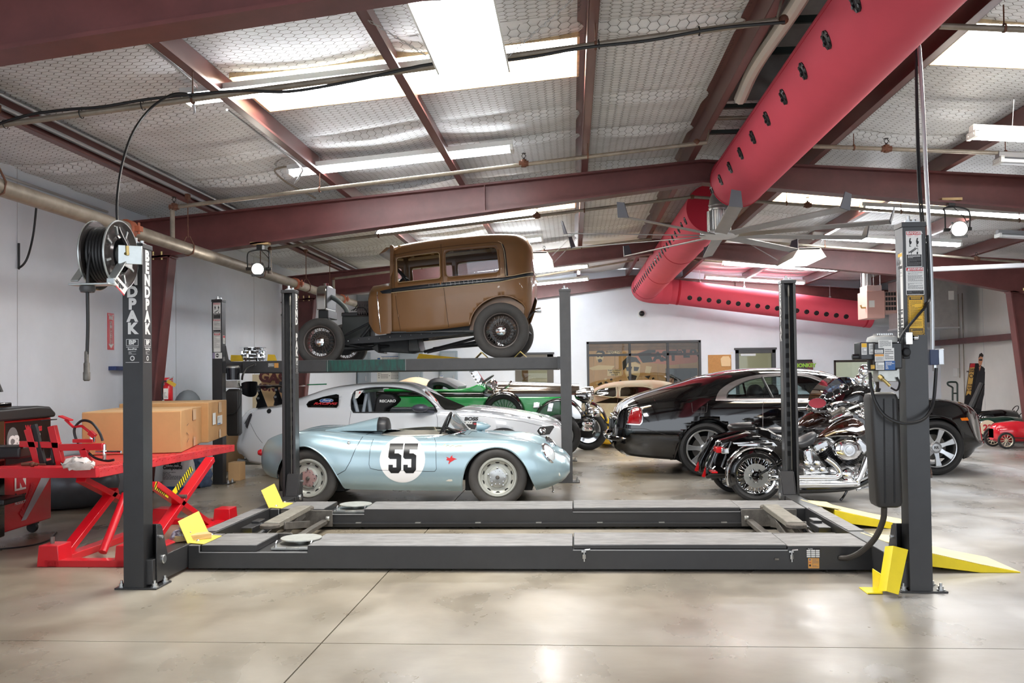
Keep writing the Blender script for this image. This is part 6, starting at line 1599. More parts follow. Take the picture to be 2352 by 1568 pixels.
 # stack of chrome trim rings
c=at(581,832,Y=12.22)
for k in range(4):
 r=thing('chrome_ring',['lowest','second lowest','third from the bottom','topmost'][k]+' chrome finned ring in the stack on the high runway','chrome ring',(c. x,12.22,z+.018+k*.048),0,'stack of chrome rings');r. rotation_euler=(0,0,k*.2)
 b=MB();n=48;vs=[]
 for q in range(n):
  t=2*pi*q/n;rr_=.185 if(q//4)%2 else.165
  for(h,e)in((.028,0),(.034,.0)):vs. append((rr_*cos(t),rr_*sin(t),h))
  for h in(.028,.034):vs. append((.12*cos(t),.12*sin(t),h))
 fs=[]
 for q in range(n):
  p=(q+1)%n;fs+=[(q*4+1,p*4+1,p*4+3,q*4+3),(q*4,q*4+2,p*4+2,p*4),(q*4,p*4,p*4+1,q*4+1)]
 b. add(vs,fs);b. build('plate',M_CHROME,r)
 d=MB();d. lathe([(.10,0),(.14,.002),(.148,.014),(.14,.028),(.10,.03)],36,ax='z');d. build('drum',M_CHROME,r)
 e=MB()
 for q in range(6):t=q*pi/3+.2;e. box(.150*cos(t)-.012,.150*cos(t)+.012,.150*sin(t)-.012,.150*sin(t)+.012,-.016,.030)
 e. build('spacer',M_CHROME,r)
 # ================================================================== WHITE RACING COUPE UNDER THE SECOND LIFT
def catp(p,n=4):return[(v. x,v. z)for v in catmull([(a,0,b)for a,b in p],n)]
def loft_coupe(R,S,YC,x0,x1,cen,belt,bot,Wt,gh,nx=130):
 """gh(x): 1 in the greenhouse, 0 over bonnet and boot"""
 zc=lambda x:pl(cen,x);zb=lambda x:pl(bot,x);ze=lambda x:min(pl(belt,x),zc(x)-.012);w=lambda x:pl(Wt,x)
 xs=np. linspace(x0,x1,80);tab=lambda f:[(x,f(x))for x in xs]
 P=[(tab(lambda x:w(x)-.07),tab(zb)),(tab(lambda x:w(x)-.012),tab(lambda x:zb(x)+(ze(x)-zb(x))*.28)),(tab(lambda x:w(x)),tab(lambda x:zb(x)+(ze(x)-zb(x))*.62)),(tab(lambda x:w(x)-.05),tab(ze)),(tab(lambda x:w(x)-.10-.08*gh(x)),tab(lambda x:ze(x)+(zc(x)-ze(x))*(.42+.06*gh(x)))),(tab(lambda x:w(x)*(.74-.05*gh(x))),tab(lambda x:ze(x)+(zc(x)-ze(x))*(.74+.14*gh(x)))),(tab(lambda x:w(x)*.40),tab(lambda x:ze(x)+(zc(x)-ze(x))*.975)),(tab(lambda x:0),tab(zc))]
 return Loft(x0,x1,P,nx=nx,sub=9)
def white_coupe():
 YC=12.85;YN=11.93;cx=at(930,1000,Y=YC). x;R=(cx,YC,0)
 root=thing('racing_coupe','white racing coupe with rear wing parked under the raised brown sedan','car',R)
 S=lambda p,Y=YN+.03:T(R,p,Y)
 M=mat('white racing paint',(226,230,235),.22,0,coat=.8);K=mat('matt black trim',(24,24,26),.45);SM=mat('grey panel gap',(110,114,122),.7)
 x0=S([(553,1010)],YC-.5)[0][0];x1=S([(1300,990)],YC-.4)[0][0]
 cen=S([(553,1000),(562,968),(572,946),(583,937),(610,933),(648,929),(690,915),(735,900),(772,888),(810,881),(860,876.5),(905,876),(940,878),(962,885),(1000,910),(1040,938),(1060,935),(1078,931),(1140,936),(1200,945),(1250,955),(1278,966),(1292,980),(1300,1000)],YC-.15)
 belt=S([(553,1008),(562,975),(575,951),(600,944),(700,941),(806,943),(1000,944),(1060,950),(1120,955),(1180,963),(1240,973),(1280,985),(1300,1002)])
 bot=S([(553,1046),(565,1062),(590,1066),(700,1080),(1200,1084),(1270,1072),(1300,1040)])
 Wt=[(x0,.66),(x0+.05,.76),(x0+.2,.86),(x0+.6,.92),(x0+1.2,.93),(x1-1.2,.92),(x1-.5,.89),(x1-.2,.82),(x1-.06,.70),(x1,.56)]
 ga,gb=S([(690,0),(1040,0)])[0][0],S([(1040,0)])[0][0]
 gh=lambda x:max(0,min(1,(x-ga+.3)/.5))*max(0,min(1,(gb+.15-x)/.45))
 L=loft_coupe(R,S,YC,x0,x1,cen,belt,bot,Wt,gh)
 dw=L. side(S(catp([(804,906),(812,897),(845,891),(880,890),(915,893),(945,900),(972,914),(1000,940),(1003,946)],3)+[(812,947),(807,940),(803,920)]),vmax=5.6)
 qw=L. side(S([(701,929),(704,922),(735,912),(765,906),(771,908),(775,931),(772,936),(706,935)]),vmax=5.6)
 ar=L. side(S(catp([(1090,1100),(1095,1050),(1108,1015),(1130,992),(1155,985),(1180,992),(1202,1015),(1215,1050),(1220,1100)])),vmax=3)
 rr_=L. side(S(catp([(612,1100),(617,1055),(632,1020),(655,1003),(680,999),(705,1006),(728,1025),(742,1055),(746,1100)])),vmax=3)
 xw0,xw1=S([(1036,0)])[0][0],S([(955,0)])[0][0]
 ws=[(xw1,5.6),(xw0-.18,4.9),(xw0-.02,4.6),(xw0+.02,5.6),(xw0+.03,7.01),(xw1-.02,7.01),(xw1-.03,6.2)]
 xb0,xb1=S([(700,0)])[0][0],S([(800,0)])[0][0]
 bw=[(xb0,7.01),(xb0,6.3),(xb0+.15,5.9),(xb1-.1,5.9),(xb1,6.2),(xb1,7.01)]
 L. patch('body',M,root,holes=[dw,qw,ar,rr_,ws,bw],dx=.05,dv=.2,thick=.012)
 L. cap('rear_fascia',M,root,0);L. cap('nose_fascia',K,root,1)
 gl=glassmat('clear car glass',(214,224,226),.12);L. patch('windscreen',gl,root,ws,off=-.006,dx=.08,dv=.3);L. patch('rear_window',glassmat('smoked glass',(110,116,120),.14),root,bw,off=-.006,dx=.1,dv=.4)
 L. patch('quarter_window',glassmat('dark smoked glass',(40,44,46),.14),root,qw,off=-.004,dx=.06,dv=.25)
 L. patch('quarter_backing',K,root,qw,off=-.03,dx=.08,dv=.3)
 L. line('window_trim',K,root,dw,.010,.001,xv=True,closed=True);L. line('window_trim',K,root,qw,.004,.001,xv=True,closed=True)
 L. line('door_seam',SM,root,S([(806,944),(803,975),(804,1030),(815,1072)]),.003);L. line('seam',SM,root,S([(573,972),(590,1000),(604,1017)]),.003);L. line('bonnet_seam',SM,root,S([(1040,952),(1120,957),(1200,968),(1270,985),(1284,968)]),.003,vmax=5);L. line('seam',SM,root,S([(1000,946),(1005,960),(1008,1040)]),.003)
 # decals on the quarter window
 def on(u,v):
  q=S([(u,v)])[0];p,n=L. ev(q[0],L. inv(q[0],q[1],0,5.6),.004);p. y*=-1;n. y*=-1;return p,n
 p,n=on(745,921);q=on(757,921)[0];ex=(q-p). normalized();up=n. cross(ex);up=up if up. z>0 else-up
 D=Lab(p,ex,up,root,.2,.1,None,'decal',.003);a,b=.10,.040
 D. poly([(a*cos(t),b*sin(t))for t in[k*pi/20 for k in range(40)]],M_LABW,1);D. poly([(a*.94*cos(t),b*.88*sin(t))for t in[k*pi/20 for k in range(40)]],mat('blue oval',(28,84,160),.3),2);D. text('Ford',0,.002,.062,M_LABW,1.0,.02,3,shear=.35);D. done()
 text('RACING',.058,D. M@Matrix. Translation((-.005,-.062,.004)),mat('racing red',(206,54,62),.4),root,sx=1.5,bold=.04,shear=.3)
 p,n=on(1082,972);q=on(1094,972)[0];ex=(q-p). normalized();up=n. cross(ex);up=up if up. z>0 else-up;Mx=frameM(p,ex,up)
 text('BOSS',.062,Mx@Matrix. Translation((.0,.06,.002)),M_LETB,root,sx=1.3,bold=.06,shear=.15);D=Lab(p,ex,up,root,.2,.1,None,'decal',.001)
 D. poly([(-.105,.022),(.09,.022),(.055,-.09),(-.05,-.19),(-.09,-.07),(-.125,-.02)],M_LETB,1);D. poly([(.045,-.02),(.085,-.02),(.078,.006),(.03,.0)],M_LABR,2);D. text('302',-.035,.008,.055,M_LABW,1.3,.06,3,shear=.15);D. done()
 D2=Lab(on(812,905)[0],ex,up,root,.1,.1,None,'decal',.001);D2. poly([(-.01,.04),(.10,.05),(.02,-.06),(-.02,-.07)],M_LABW,1);D2. poly([(.03,.0),(.05,.04),(.06,.01)],M_LABR,2);D2. done()
 # interior: seat, cage, far dash
 st=MB();c=S([(875,915)],YC-.35)[0];s_=S([(862,947),(868,912),(880,902),(905,905),(918,918),(905,932),(892,938),(885,960)],YC-.45)
 st. prism(s_,-.60,-.25);se=st. build('seat',mat('black race seat',(16,16,18),.6),root,bevel=.03,seg=3)
 q=S([(890,921)],YC-.62)[0];text('RECARO',.05,frameM((q[0],-.605,q[1]),(1,0,0),(0,0,1)),M_LETW,root,sx=1.2,bold=.04)
 cg=MB();a,b=S([(816,905),(838,950)],YC-.5);cg. cyl((a[0],-.62,a[1]),(b[0],-.62,b[1]-.3),.028,10);a,b=S([(846,903),(828,950)],YC-.4);cg. cyl((a[0],-.5,a[1]),(b[0],-.5,b[1]-.3),.024,10)
 a,b=S([(846,902),(858,950)],YC-.3);cg. cyl((a[0],-.35,a[1]),(b[0],-.35,b[1]-.2),.03,10);cg. bar((a[0],-.62,a[1]+.03),(a[0],.62,a[1]+.03),.04,.04);cg. build('roll_cage',mat('grey roll cage',(170,180,190),.35),root)
 MB(). box(x0+.6,x1-.3,-.8,.8,.17,.20). build('floor_pan',K,root,ang=0)
 # mirror, wipers, lamps
 m=MB();c=S([(965,937)],YN-.1)[0];m. ball((c[0],-1.02,c[1]),.115,.07,.055,18,10);m. bar((c[0]+.05,-1.0,c[1]-.03),(c[0]+.16,-.90,c[1]-.06),.05,.03);mi=m. build('door_mirror',mat('slate mirror shell',(84,86,98),.3,.2),root)
 wp=MB();a,b=S([(1030,950),(1052,940)],YC-.6);wp. bar((a[0],-.75,a[1]),(b[0],-.5,b[1]),.03,.02);wp. build('wiper_cowl',K,root)
 tp=L. side(S([(553,958),(574,950),(576,954),(566,984),(560,980)]),vmax=4);L. patch('tail_lamp',mat('dark smoked lamp',(38,26,26),.12),root,tp,off=.004,dx=.03,dv=.1)
 L. line('tail_lamp_trim',mat('dark chrome',(120,118,118),.2,.9),root,tp,.004,.005,xv=True,closed=True)
 nl=L. side(S([(1233,990),(1240,981),(1275,978),(1262,998),(1240,1000)]),vmax=4);L. patch('headlamp_recess',K,root,nl,off=.003,dx=.03,dv=.1)
 p,n=on(1246,990);MB(). lathe([(0,.008),(.035,.006),(.045,0)],18,p,n). build('headlamp',M_CHROME,root)
 for u,v in((617,944),):p,n=on(u,v);MB(). lathe([(0,.004),(.03,.003),(.034,0)],14,p,n). build('fuel_cap',K,root)
 for u,v in((1240,952),(1215,960)):p,n=on(u,v);MB(). lathe([(0,.012),(.02,.01),(.03,0)],10,p,n). build('bonnet_pin',M_CHROME,root)
 # rear wing
 CB=mat('carbon black wing',(18,18,20),.15,coat=.6);y0_,y1_=-.78,.78
 a,b=S([(585,890),(650,886)],YC);wg=MB();wg. prism(S([(560,888),(592,884),(640,884),(652,888),(640,891),(592,892)],YC-.3),y0_,y1_);wg. build('wing_blade',CB,root)
 for s,Yp in((-1,YC-.8),(1,YC+.8)):
  e=S(catp([(554,880),(565,876),(588,876),(591,882),(590,900),(584,910),(570,911),(556,905)],3),YC-.8);MB(). prism(e,s*.79,s*.80). build('wing_end_plate',CB,root)
 for y in(-.42,.32):
  p=S([(590,893),(598,893),(615,935),(588,937),(591,925),(588,915),(594,905)],YC-.42);MB(). prism(p,y-.006,y+.006). build('wing_support',CB,root)
  q=S([(594,897),(593,914)],YC-.43);k=MB()
  for z in q:k. cyl((z[0],y-.02,z[1]),(z[0],y+.02,z[1]),.018,10)
  k. build('wing_bolt',M_BOLT,root)
 ex=MB()
 for y in(-.62,.62):q=S([(566,1060)],YC-.62)[0];ex. cyl((q[0]-.12,y,q[1]-.0),(q[0]+.2,y,q[1]),.045,14)
 ex. build('exhaust',M_STEELP,root)
 for u in(1155,680):
  c=S([(u,1062)])[0]
  for s in(-1,1):
   W_=wheel_root(root,c[0],s*.80,.345);tyre(W_,.34,.25,.25,M_TYRE);MB(). lathe([(.25,-.1*s),(.25,.1*s),(.23,.11*s),(.22,.06*s),(.06,.05*s),(0,.05*s)],36). build('rim',K,W_)
  MB(). box(c[0]-.42,c[0]+.42,-.6,.6,.2,.72). build('wheel_well',M_DARK,root,ang=0)
white_coupe()
# ================================================================== BLACK LUXURY COUPE
M_BLK=mat('deep black car paint',(9,8,9),.06,0,coat=1.0)
def black_coupe():
 YN=at(1621,1094,Z=0). y-.02;YC=YN+.96;cx=at(1880,1000,Y=YC). x;R=(cx,YC,0)
 root=thing('luxury_coupe','large glossy black two door fastback coupe behind the motorcycles','car',R)
 S=lambda p,Y=YN+.04:T(R,p,Y)
 M=M_BLK;SM=mat('bright chrome line',(210,210,212),.1,1.)
 x0=S([(1405,1010)],YC-.6)[0][0];x1=S([(2253,1010)],YN+.35)[0][0]
 cen=S([(1404,995),(1412,955),(1424,928),(1434,919),(1461,907),(1515,891),(1568,876),(1597,867),(1628,859),(1676,849.5),(1729,845),(1790,844),(1835,846),(1875,851),(1915,868),(1960,893),(1985,906),(2020,908),(2080,910),(2150,915),(2190,921),(2215,930),(2235,946),(2246,970),(2253,1005)],YC-.1)
 belt=S([(1404,1000),(1412,965),(1430,944),(1475,935),(1530,930),(1600,925),(1700,921),(1800,919),(1900,918),(2000,918),(2100,920),(2150,923),(2190,929),(2215,939),(2235,957),(2246,980),(2253,1010)])
 bot=S([(1404,1018),(1412,1034),(1440,1046),(1545,1056),(1700,1066),(2100,1064),(2205,1058),(2240,1048),(2253,1030)])
 Wt=[(x0,.72),(x0+.06,.80),(x0+.25,.89),(x0+.7,.95),(x0+1.4,.97),(x1-1.3,.97),(x1-.6,.94),(x1-.22,.88),(x1-.07,.80),(x1,.70)]
 ga,gb=S([(1640,0)])[0][0],S([(1985,0)])[0][0]
 gh=lambda x:max(0,min(1,(x-ga+.9)/1.3))*max(0,min(1,(gb+.1-x)/.5))
 L=loft_coupe(R,S,YC,x0,x1,cen,belt,bot,Wt,gh,140)
 win=catp([(1670,914),(1674,902),(1690,890),(1718,876),(1750,868),(1790,864),(1835,863),(1870,868),(1905,884),(1935,902),(1948,913)],3)
 dw=L. side(S(win),vmax=5.6)
 ar=L. side(S(catp([(1540,1100),(1552,1040),(1565,1005),(1583,981),(1605,967),(1627,962),(1650,967),(1672,982),(1690,1008),(1702,1040),(1708,1100)])),vmax=3)
 af=L. side(S(catp([(2062,1100),(2068,1040),(2080,1003),(2100,975),(2125,962),(2150,958),(2174,962),(2196,977),(2211,1003),(2218,1040),(2222,1100)])),vmax=3)
 xw0,xw1=S([(1985,0)])[0][0],S([(1880,0)])[0][0]
 ws=[(xw1,5.7),(xw0-.25,4.9),(xw0-.03,4.6),(xw0+.04,5.6),(xw0+.06,7.01),(xw1-.02,7.01),(xw1-.03,6.2)]
 L. patch('body',M,root,holes=[dw,ar,af,ws],dx=.055,dv=.2,thick=.012);L. cap('rear_panel',M,root,0);L. cap('nose_panel',M,root,1)
 gl=glassmat('coupe glass',(206,220,220),.10);L. patch('windscreen',gl,root,ws,off=-.005,dx=.1,dv=.35)
 L. patch('side_window',gl,root,dw,off=-.006,dx=.1,dv=.3)
 sil=mat('brushed silver surround',(206,200,200),.22,.9)
 band=S(catp([(1643,920),(1650,904),(1664,890),(1696,873),(1740,862),(1790,858),(1838,857),(1876,862),(1912,879),(1945,901),(1958,914),(1958,920)],3));hole=L. side(S(win),vmax=5.7)
 L. patch('window_surround',sil,root,L. side(band,vmax=5.8),[hole],off=.004,dx=.06,dv=.2)
 L. line('window_trim',mat('black rubber trim',(14,14,15),.5),root,dw,.010,.0,xv=True,closed=True)
 p=S([(1757,866),(1775,914)]);q=[L. ev(x,v,.002)[0]for x,v in L. side(p,vmax=5.6,closed=False)];b=MB()
 for s in(-1,1):b. tube([(a. x,a. y*s,a. z)for a in q],.018,6)
 b. build('pillar',MATS['black rubber trim'],root)
 for pp in([(1756,916),(1751,932),(1750,985),(1752,1030),(1760,1062)],[(1500,912),(1505,920),(1510,928)][::-1]):L. line('door_seam',SM,root,S(pp),.003,.001,vmax=5)
 L. line('body_seam',MATS['black rubber trim'],root,S([(1405,984),(1480,984),(1545,1002)]),.003);L. line('fuel_flap',mat('pale seam glint',(90,84,84),.3),root,S([(1589,925),(1590,946),(1622,946),(1625,925)]),.0025)
 L. line('boot_seam',SM,root,[(S([(1600,0)])[0][0],6.4),(S([(1615,0)])[0][0],6.0),(S([(1628,0)])[0][0],5.5)],.006,.001,xv=True)
 for nm,a in(('arch_lip',ar),('arch_lip',af)):L. line(nm,M,root,[q for q in a if q[1]>.02],.014,.0,xv=True)
 tl=L. side(S(catp([(1440,974),(1445,955),(1452,940),(1462,935),(1473,939),(1476,950),(1475,968),(1470,975)],3)),vmax=3.2)
 L. patch('tail_lamp',mat('ruby tail lamp',(176,14,24),.08,coat=.8,var=.35,vscale=14,stretch=(3,3,.6)),root,tl,off=.012,dx=.04,dv=.12,thick=.012);L. line('tail_lamp_trim',M_CHROME,root,tl,.012,.008,xv=True,closed=True)
 sl=L. side(S([(2207,960),(2226,959),(2229,966),(2210,966)]),vmax=3.4);L. patch('side_lamp',mat('orange lamp',(236,120,24),.15),root,sl,off=.004,dx=.04,dv=.12)
 # boot fittings on the tail seen obliquely
 pl_=MB();zz=S([(1420,960)],YC-.3)[0][1];pl_. box(x0+.0,x0+.05,-.32,.32,zz-.14,zz);pl_. build('number_plate_recess',mat('dark gloss recess',(30,34,32),.12),root,bevel=.01)
 c=MB();c. box(x0+.02,x0+.09,-.3,.3,zz+.03,zz+.06);c. build('boot_handle',M_CHROME,root,bevel=.015)
 bp=MB();zb_=S([(1404,1003)],YC-.5)[0][1];bp. tube(catmull([(x0+.40,-.86,zb_+.02),(x0+.15,-.82,zb_),(x0+.0,-.72,zb_),(x0-.05,-.4,zb_),(x0-.06,0,zb_),(x0-.05,.4,zb_),(x0,.72,zb_),(x0+.3,.9,zb_)],5),.035,10);bp. build('bumper_roll',M,root)
 e=MB();q=S([(1432,1041)],YN+.3)[0]
 for s in(-1,1):e. prism([(q[0]-.04,q[1]+.07),(q[0]+.08,q[1]-.02),(q[0]+.05,q[1]-.03),(q[0]-.06,q[1]+.04)],s*.55,s*.80)
 e. build('exhaust',M_CHROME,root)
 # cabin
 cb=MB();cb. box(ga,gb,-.8,.8,.22,.26);cb. build('floor_pan',M_DARK,root,ang=0)
 for u,y in((1733,-.42),(1733,.42),(1768,-.42),(1768,.42)):
  q=S([(u,900),(u,925)],YC+y*.8)
  s=MB();s. ball((q[0][0],y,q[0][1]-.02),.10,.14,.13,16,10);s. box(q[0][0]-.12,q[0][0]+.08,y-.26,y+.26,.4,q[1][1]);s. build('seat',mat('dark grey leather',(40,42,48),.5),root,bevel=.04,seg=3)
 sw=MB();q=S([(1865,910)],YC+.4)[0];sw. tube([(q[0]+.06*sin(t),-.4+.19*cos(t),q[1]+.18*sin(t))for t in[2*pi*k/24 for k in range(24)]],.014,7,closed=True);sw. build('steering_wheel',MATS['dark grey leather'],root)
 dm=MB();q=S([(1884,876)],YC+.9)[0];dm. ball((q[0],-1.03,q[1]-.12),.07,.1,.07,14,8);dm. build('door_mirror',M,root)
 # wheels with seven flat spokes
 for u,v in((1621,1035),(2149,1031)):
  c=S([(u,v)],YN+.05)[0];Rr=.365
  for s in(-1,1):
   W_=wheel_root(root,c[0],s*.835,Rr);tyre(W_,Rr,.268,.25,M_TYRE);f=s
   MB(). lathe([(.266,-.1*f),(.268,.11*f),(.258,.118*f),(.248,.115*f),(.240,.095*f),(.242,-.09*f)],48). build('rim',M_ALLOY,W_)
   sp=MB();n=7
   for k in range(n):
    a=2*pi*k/n+.35
    V=[]
    for rr_,w_,h_ in((.05,.036,.080),(.13,.026,.092),(.245,.040,.10)):
     for yy in(h_,h_-.035):
      for q in(-1,1):V. append((rr_*cos(a)-q*w_*sin(a),yy*f,rr_*sin(a)+q*w_*cos(a)))
    F=[]
    for i in range(2):b0=i*4;F+=[(b0,b0+4,b0+5,b0+1),(b0+2,b0+3,b0+7,b0+6),(b0,b0+2,b0+6,b0+4),(b0+1,b0+5,b0+7,b0+3)]
    MB(). add(V,F). build('spoke',M_ALLOY,W_,bevel=.004,seg=1)
   MB(). lathe([(.075,.06*f),(.075,.088*f),(.06,.098*f),(.055,.092*f),(.05,.10*f),(0,.102*f)],28). build('hub_cap',M_ALLOY,W_)
   MB(). lathe([(0,-.02*f),(.17,-.02*f),(.17,-.03*f),(0,-.03*f)],28). build('brake_disc',M_GREYD,W_)
   text('RR',.05,frameM((0,.104*f,0),(1 if f<0 else-1,0,0),(0,0,1)),M_LETB,W_,name='hub_lettering')
  MB(). box(c[0]-.45,c[0]+.45,-.68,.68,.2,.72). build('wheel_well',M_DARK,root,ang=0)
black_coupe()
# ================================================================== GREEN VINTAGE TOURER, RUSTY SEDAN, YELLOW CAR
def tourer():
 YN=15.0;YC=15.65;cx=at(1200,950,Y=YC). x;R=(cx,YC,0);S=lambda p,Y=YN:T(R,p,Y)
 root=thing('vintage_tourer','green and black 1930s open tourer with polished bonnet and chrome lamps','car',R)
 G=mat('bright green coachwork',(20,132,58),.18,0,coat=.8);K=mat('black coachwork',(12,11,11),.1,0,coat=.9);PB=mat('polished dark metal bonnet',(150,138,126),.12,.95);TAN=mat('tan hood canvas',(214,190,156),.8,bump=.2,bscale=14);LE=mat('black pleated leather',(38,40,46),.4)
 x0=S([(760,900)])[0][0];xs_=S([(1107,0)])[0][0];x1=S([(1320,900)])[0][0]
 def shell(name,m,p,hw,tuck=.06):
  o=MB();n=len(p);vs=[]
  for s,k in((-1,hw),(1,hw)):vs+=[(a,s*k,b)for a,b in p]
  o. add(vs,[tuple(range(n))[::-1],tuple(range(n,2*n))]+[(i,(i+1)%n,n+(i+1)%n,n+i)for i in range(n)]);return o. build(name,m,root,bevel=.03,seg=3)
 shell('lower_body',G,S([(760,908),(1110,911),(1290,911),(1290,985),(760,985)]),.64)
 shell('waist_panel',K,S([(760,898),(1000,900),(1100,901),(1112,901),(1112,911),(760,909)]),.655)
 shell('upper_body',G,S(catp([(880,893),(1000,894),(1060,893),(1088,886),(1098,882),(1106,884),(1110,901),(1000,900),(880,900)],2)),.65)
 bn=MB();xb0,xb1=S([(1108,0)])[0][0],S([(1318,0)])[0][0];zt0,zt1=S([(1108,878)],YC)[0][1],S([(1300,881)],YC)[0][1];zb0=S([(1110,910)])[0][1]
 N=16;vs=[]
 for x,zt,w in((xb0,zt0,.60),(xb0+.2,zt0+.02,.56),(xb1,zt1,.40)):
  for i in range(N):a=pi*i/(N-1);vs. append((x,-w*cos(a),zb0+(zt-zb0)*max(0,sin(a))**.62))
 bn. add(vs,[(j*N+i,(j+1)*N+i,(j+1)*N+i+1,j*N+i+1)for j in range(2)for i in range(N-1)]+[tuple(range(N)),tuple(range(2*N,3*N))]);bn. build('bonnet',PB,root,ang=50)
 st=MB();st. prism(S([(1108,904),(1300,904),(1300,911),(1108,911)]),-.62,-.60);st. prism(S([(1108,904),(1300,904),(1300,911),(1108,911)]),.60,.62);st. build('bonnet_side',K,root)
 # folded hood, seats
 h=MB();h. add(*(lambda q:(q. v,q. f))(MB(). ball((0,0,0),.5,.66,.115,24,12)));q=S([(955,884)],YC)[0];h. v=[(x+q[0],y,z+q[1]+.03*cos(x*9))for x,y,z in h. v];h. build('folded_hood',TAN,root)
 se=MB()
 for i in range(9):
  y=-.52+i*.13;pts=S([(998,893),(1003,880),(1018,876),(1036,880),(1052,889),(1060,893)],YC)
  se. tube([(a,y,b)for a,b in catp(pts,4)],.07,8)
 se. build('seat',LE,root)
 # windscreen, mirrors, steering wheel
 ws=MB();a,b,c=S([(1099,889),(1080,848),(1158,882)],YC-.5)
 for s in(-1,1):ws. tube([(a[0]+.05,s*.58,a[1]),(b[0],s*.56,b[1]-.02)],.014,6)
 ws. tube([(b[0],-.56,b[1]-.02),(b[0],.56,b[1]-.02)],.012,6);ws. tube([(a[0]+.05,-.58,a[1]),(a[0]+.05,.58,a[1])],.012,6)
 for k in range(5):t=.15+k*.17;ws. bar((a[0]+.05+(b[0]-a[0]-.05)*t-.03,-.6,a[1]+(b[1]-a[1])*t),(a[0]+.05+(b[0]-a[0]-.05)*t+.05,-.6,a[1]+(b[1]-a[1])*t+.03),.02,.02)
 ws. build('windscreen_frame',M_CHROME,root);MB(). add([(a[0]+.05,-.57,a[1]),(a[0]+.05,.57,a[1]),(b[0],.55,b[1]),(b[0],-.55,b[1])],[(0,1,2,3)]). build('windscreen',MATS['clear car glass'],root,ang=0)
 q=S([(1118,872)],YC+.3)[0];MB(). tube([(q[0]+.12*sin(t),.3+.2*cos(t),q[1]+.08*sin(t))for t in[2*pi*k/24 for k in range(24)]],.014,6,closed=True). build('steering_wheel',M_SLOT,root)
 # spot lamp, spare wheel under its cover, front wing, lamps, bumper
 q=S([(1132,884)],YN-.1)[0];lp=MB();lp. lathe([(0,-.14),(.06,-.12),(.10,-.02),(.105,.02),(.09,.035),(0,.05)],22,(q[0],-.72,q[1]),(.9,-.5,.1));lp. tube([(q[0],-.72,q[1]-.08),(q[0]+.02,-.7,q[1]-.16),(q[0]+.25,-.62,q[1]-.02),(q[0]+.3,-.55,q[1]+.06)],.016,7);lp. build('spot_lamp',M_CHROME,root)
 M_WP=mat('whitewall cream',(196,186,170),.6)
 def fwing(u0,v0,r,name,lo,hi,w=.24,Y=-.66):
  c=S([(u0,v0)])[0];m=MB();n=26;vs=[]
  for i in range(n):
   a=radians(lo+(hi-lo)*i/(n-1))
   for j in range(7):b=pi*j/6;vs. append((c[0]+(r-.05*abs(cos(b))**2)*cos(a),Y-w/2*cos(b),c[1]+(r-.05*abs(cos(b))**2)*sin(a)))
  m. add(vs,[(i*7+j,(i+1)*7+j,(i+1)*7+j+1,i*7+j+1)for i in range(n-1)for j in range(6)]);o=m. build(name,K,root,ang=60);md=o. modifiers. new('t','SOLIDIFY');md. thickness=.012;return c
 brn=mat('brown black spare cover',(72,44,30),.08,0,coat=1.0)
 c=fwing(1156,950,.385,'spare_wheel_cover',-10,190);W_=wheel_root(root,c[0],-.66,c[1]);tyre(W_,.35,.25,.17)
 sp=MB()
 for k in range(24):a=2*pi*k/24;sp. cyl((.06*cos(a),.0,.06*sin(a)),(.24*cos(a+.2),-.03,.24*sin(a+.2)),.005,5)
 sp. lathe([(.255,-.05),(.245,0),(.255,.05)],36);sp. lathe([(0,-.09),(.05,-.08),(.07,0)],16);sp. build('wire_spokes',mat('green wire wheel',(40,120,64),.4),W_)
 for(u,v)in((1285,975),(1350,975)):
  s=-1 if u<1300 else 1
  c=S([(u,v)],YN if s<0 else YC+.7)[0]
  if s<0:fwing(u,v,.46,'front_wing',20,175,.26)
  else:
   fwing(u-8,985,.46,'front_wing',5,120,.26,.7)
  W_=wheel_root(root,c[0],s*.66,.36);tyre(W_,.36,.24,.17);MB(). lathe([(.24,-.07*s),(.235,.07*s),(.12,.08*s),(.10,.10*s),(0,.12*s)],32). build('wheel_disc',M_CHROME if s>0 else mat('wire disc',(120,120,118),.4,.7),W_)
 bx=MB();p=S([(1260,925),(1272,925),(1268,945),(1256,945)]);bx. prism(p,-.66,-.62);p=S([(1226,924),(1240,924),(1238,936),(1224,936)]);bx. prism(p,-.66,-.64);bx. build('step_plate',M_CHROME,root,bevel=.006)
 rg=MB();p=S(catp([(1310,960),(1312,890),(1318,884),(1330,893),(1335,905),(1334,960)],3),YC)
 for y in np. linspace(-.26,.26,11):rg. prism(p,y-.006,y+.006)
 for z in(890,905,920,935,950):q=S([(1322,z)],YC)[0];rg. bar((q[0]-.05,-.27,q[1]),(q[0]-.05,.27,q[1]),.04,.012)
 rg. build('radiator_grille',M_CHROME,root)
 for s,u,v in((-1,1352,910),(1,1356,908)):
  c=S([(u,v)],YC+s*.35)[0];l=MB();l. lathe([(0,-.26),(.08,-.22),(.14,-.08),(.15,.03),(.13,.05),(0,.07)],26,(c[0],s*.34,c[1]+.02),(1,0,-.06));l. cyl((c[0]-.02,s*.34,c[1]-.3),(c[0]-.05,s*.34,c[1]-.1),.025,8);l. build('headlamp',M_CHROME,root)
  c=S([(1356 if s<0 else 1370,947)],YC+s*.3)[0];l=MB();l. lathe([(0,-.10),(.06,-.08),(.085,0),(.08,.05),(0,.075)],20,(c[0],s*.22,c[1]),(1,-.1,.1));l. build('horn_lamp',M_CHROME,root)
 b=MB();a,c=S([(1340,974),(1392,974)],YC-.6)
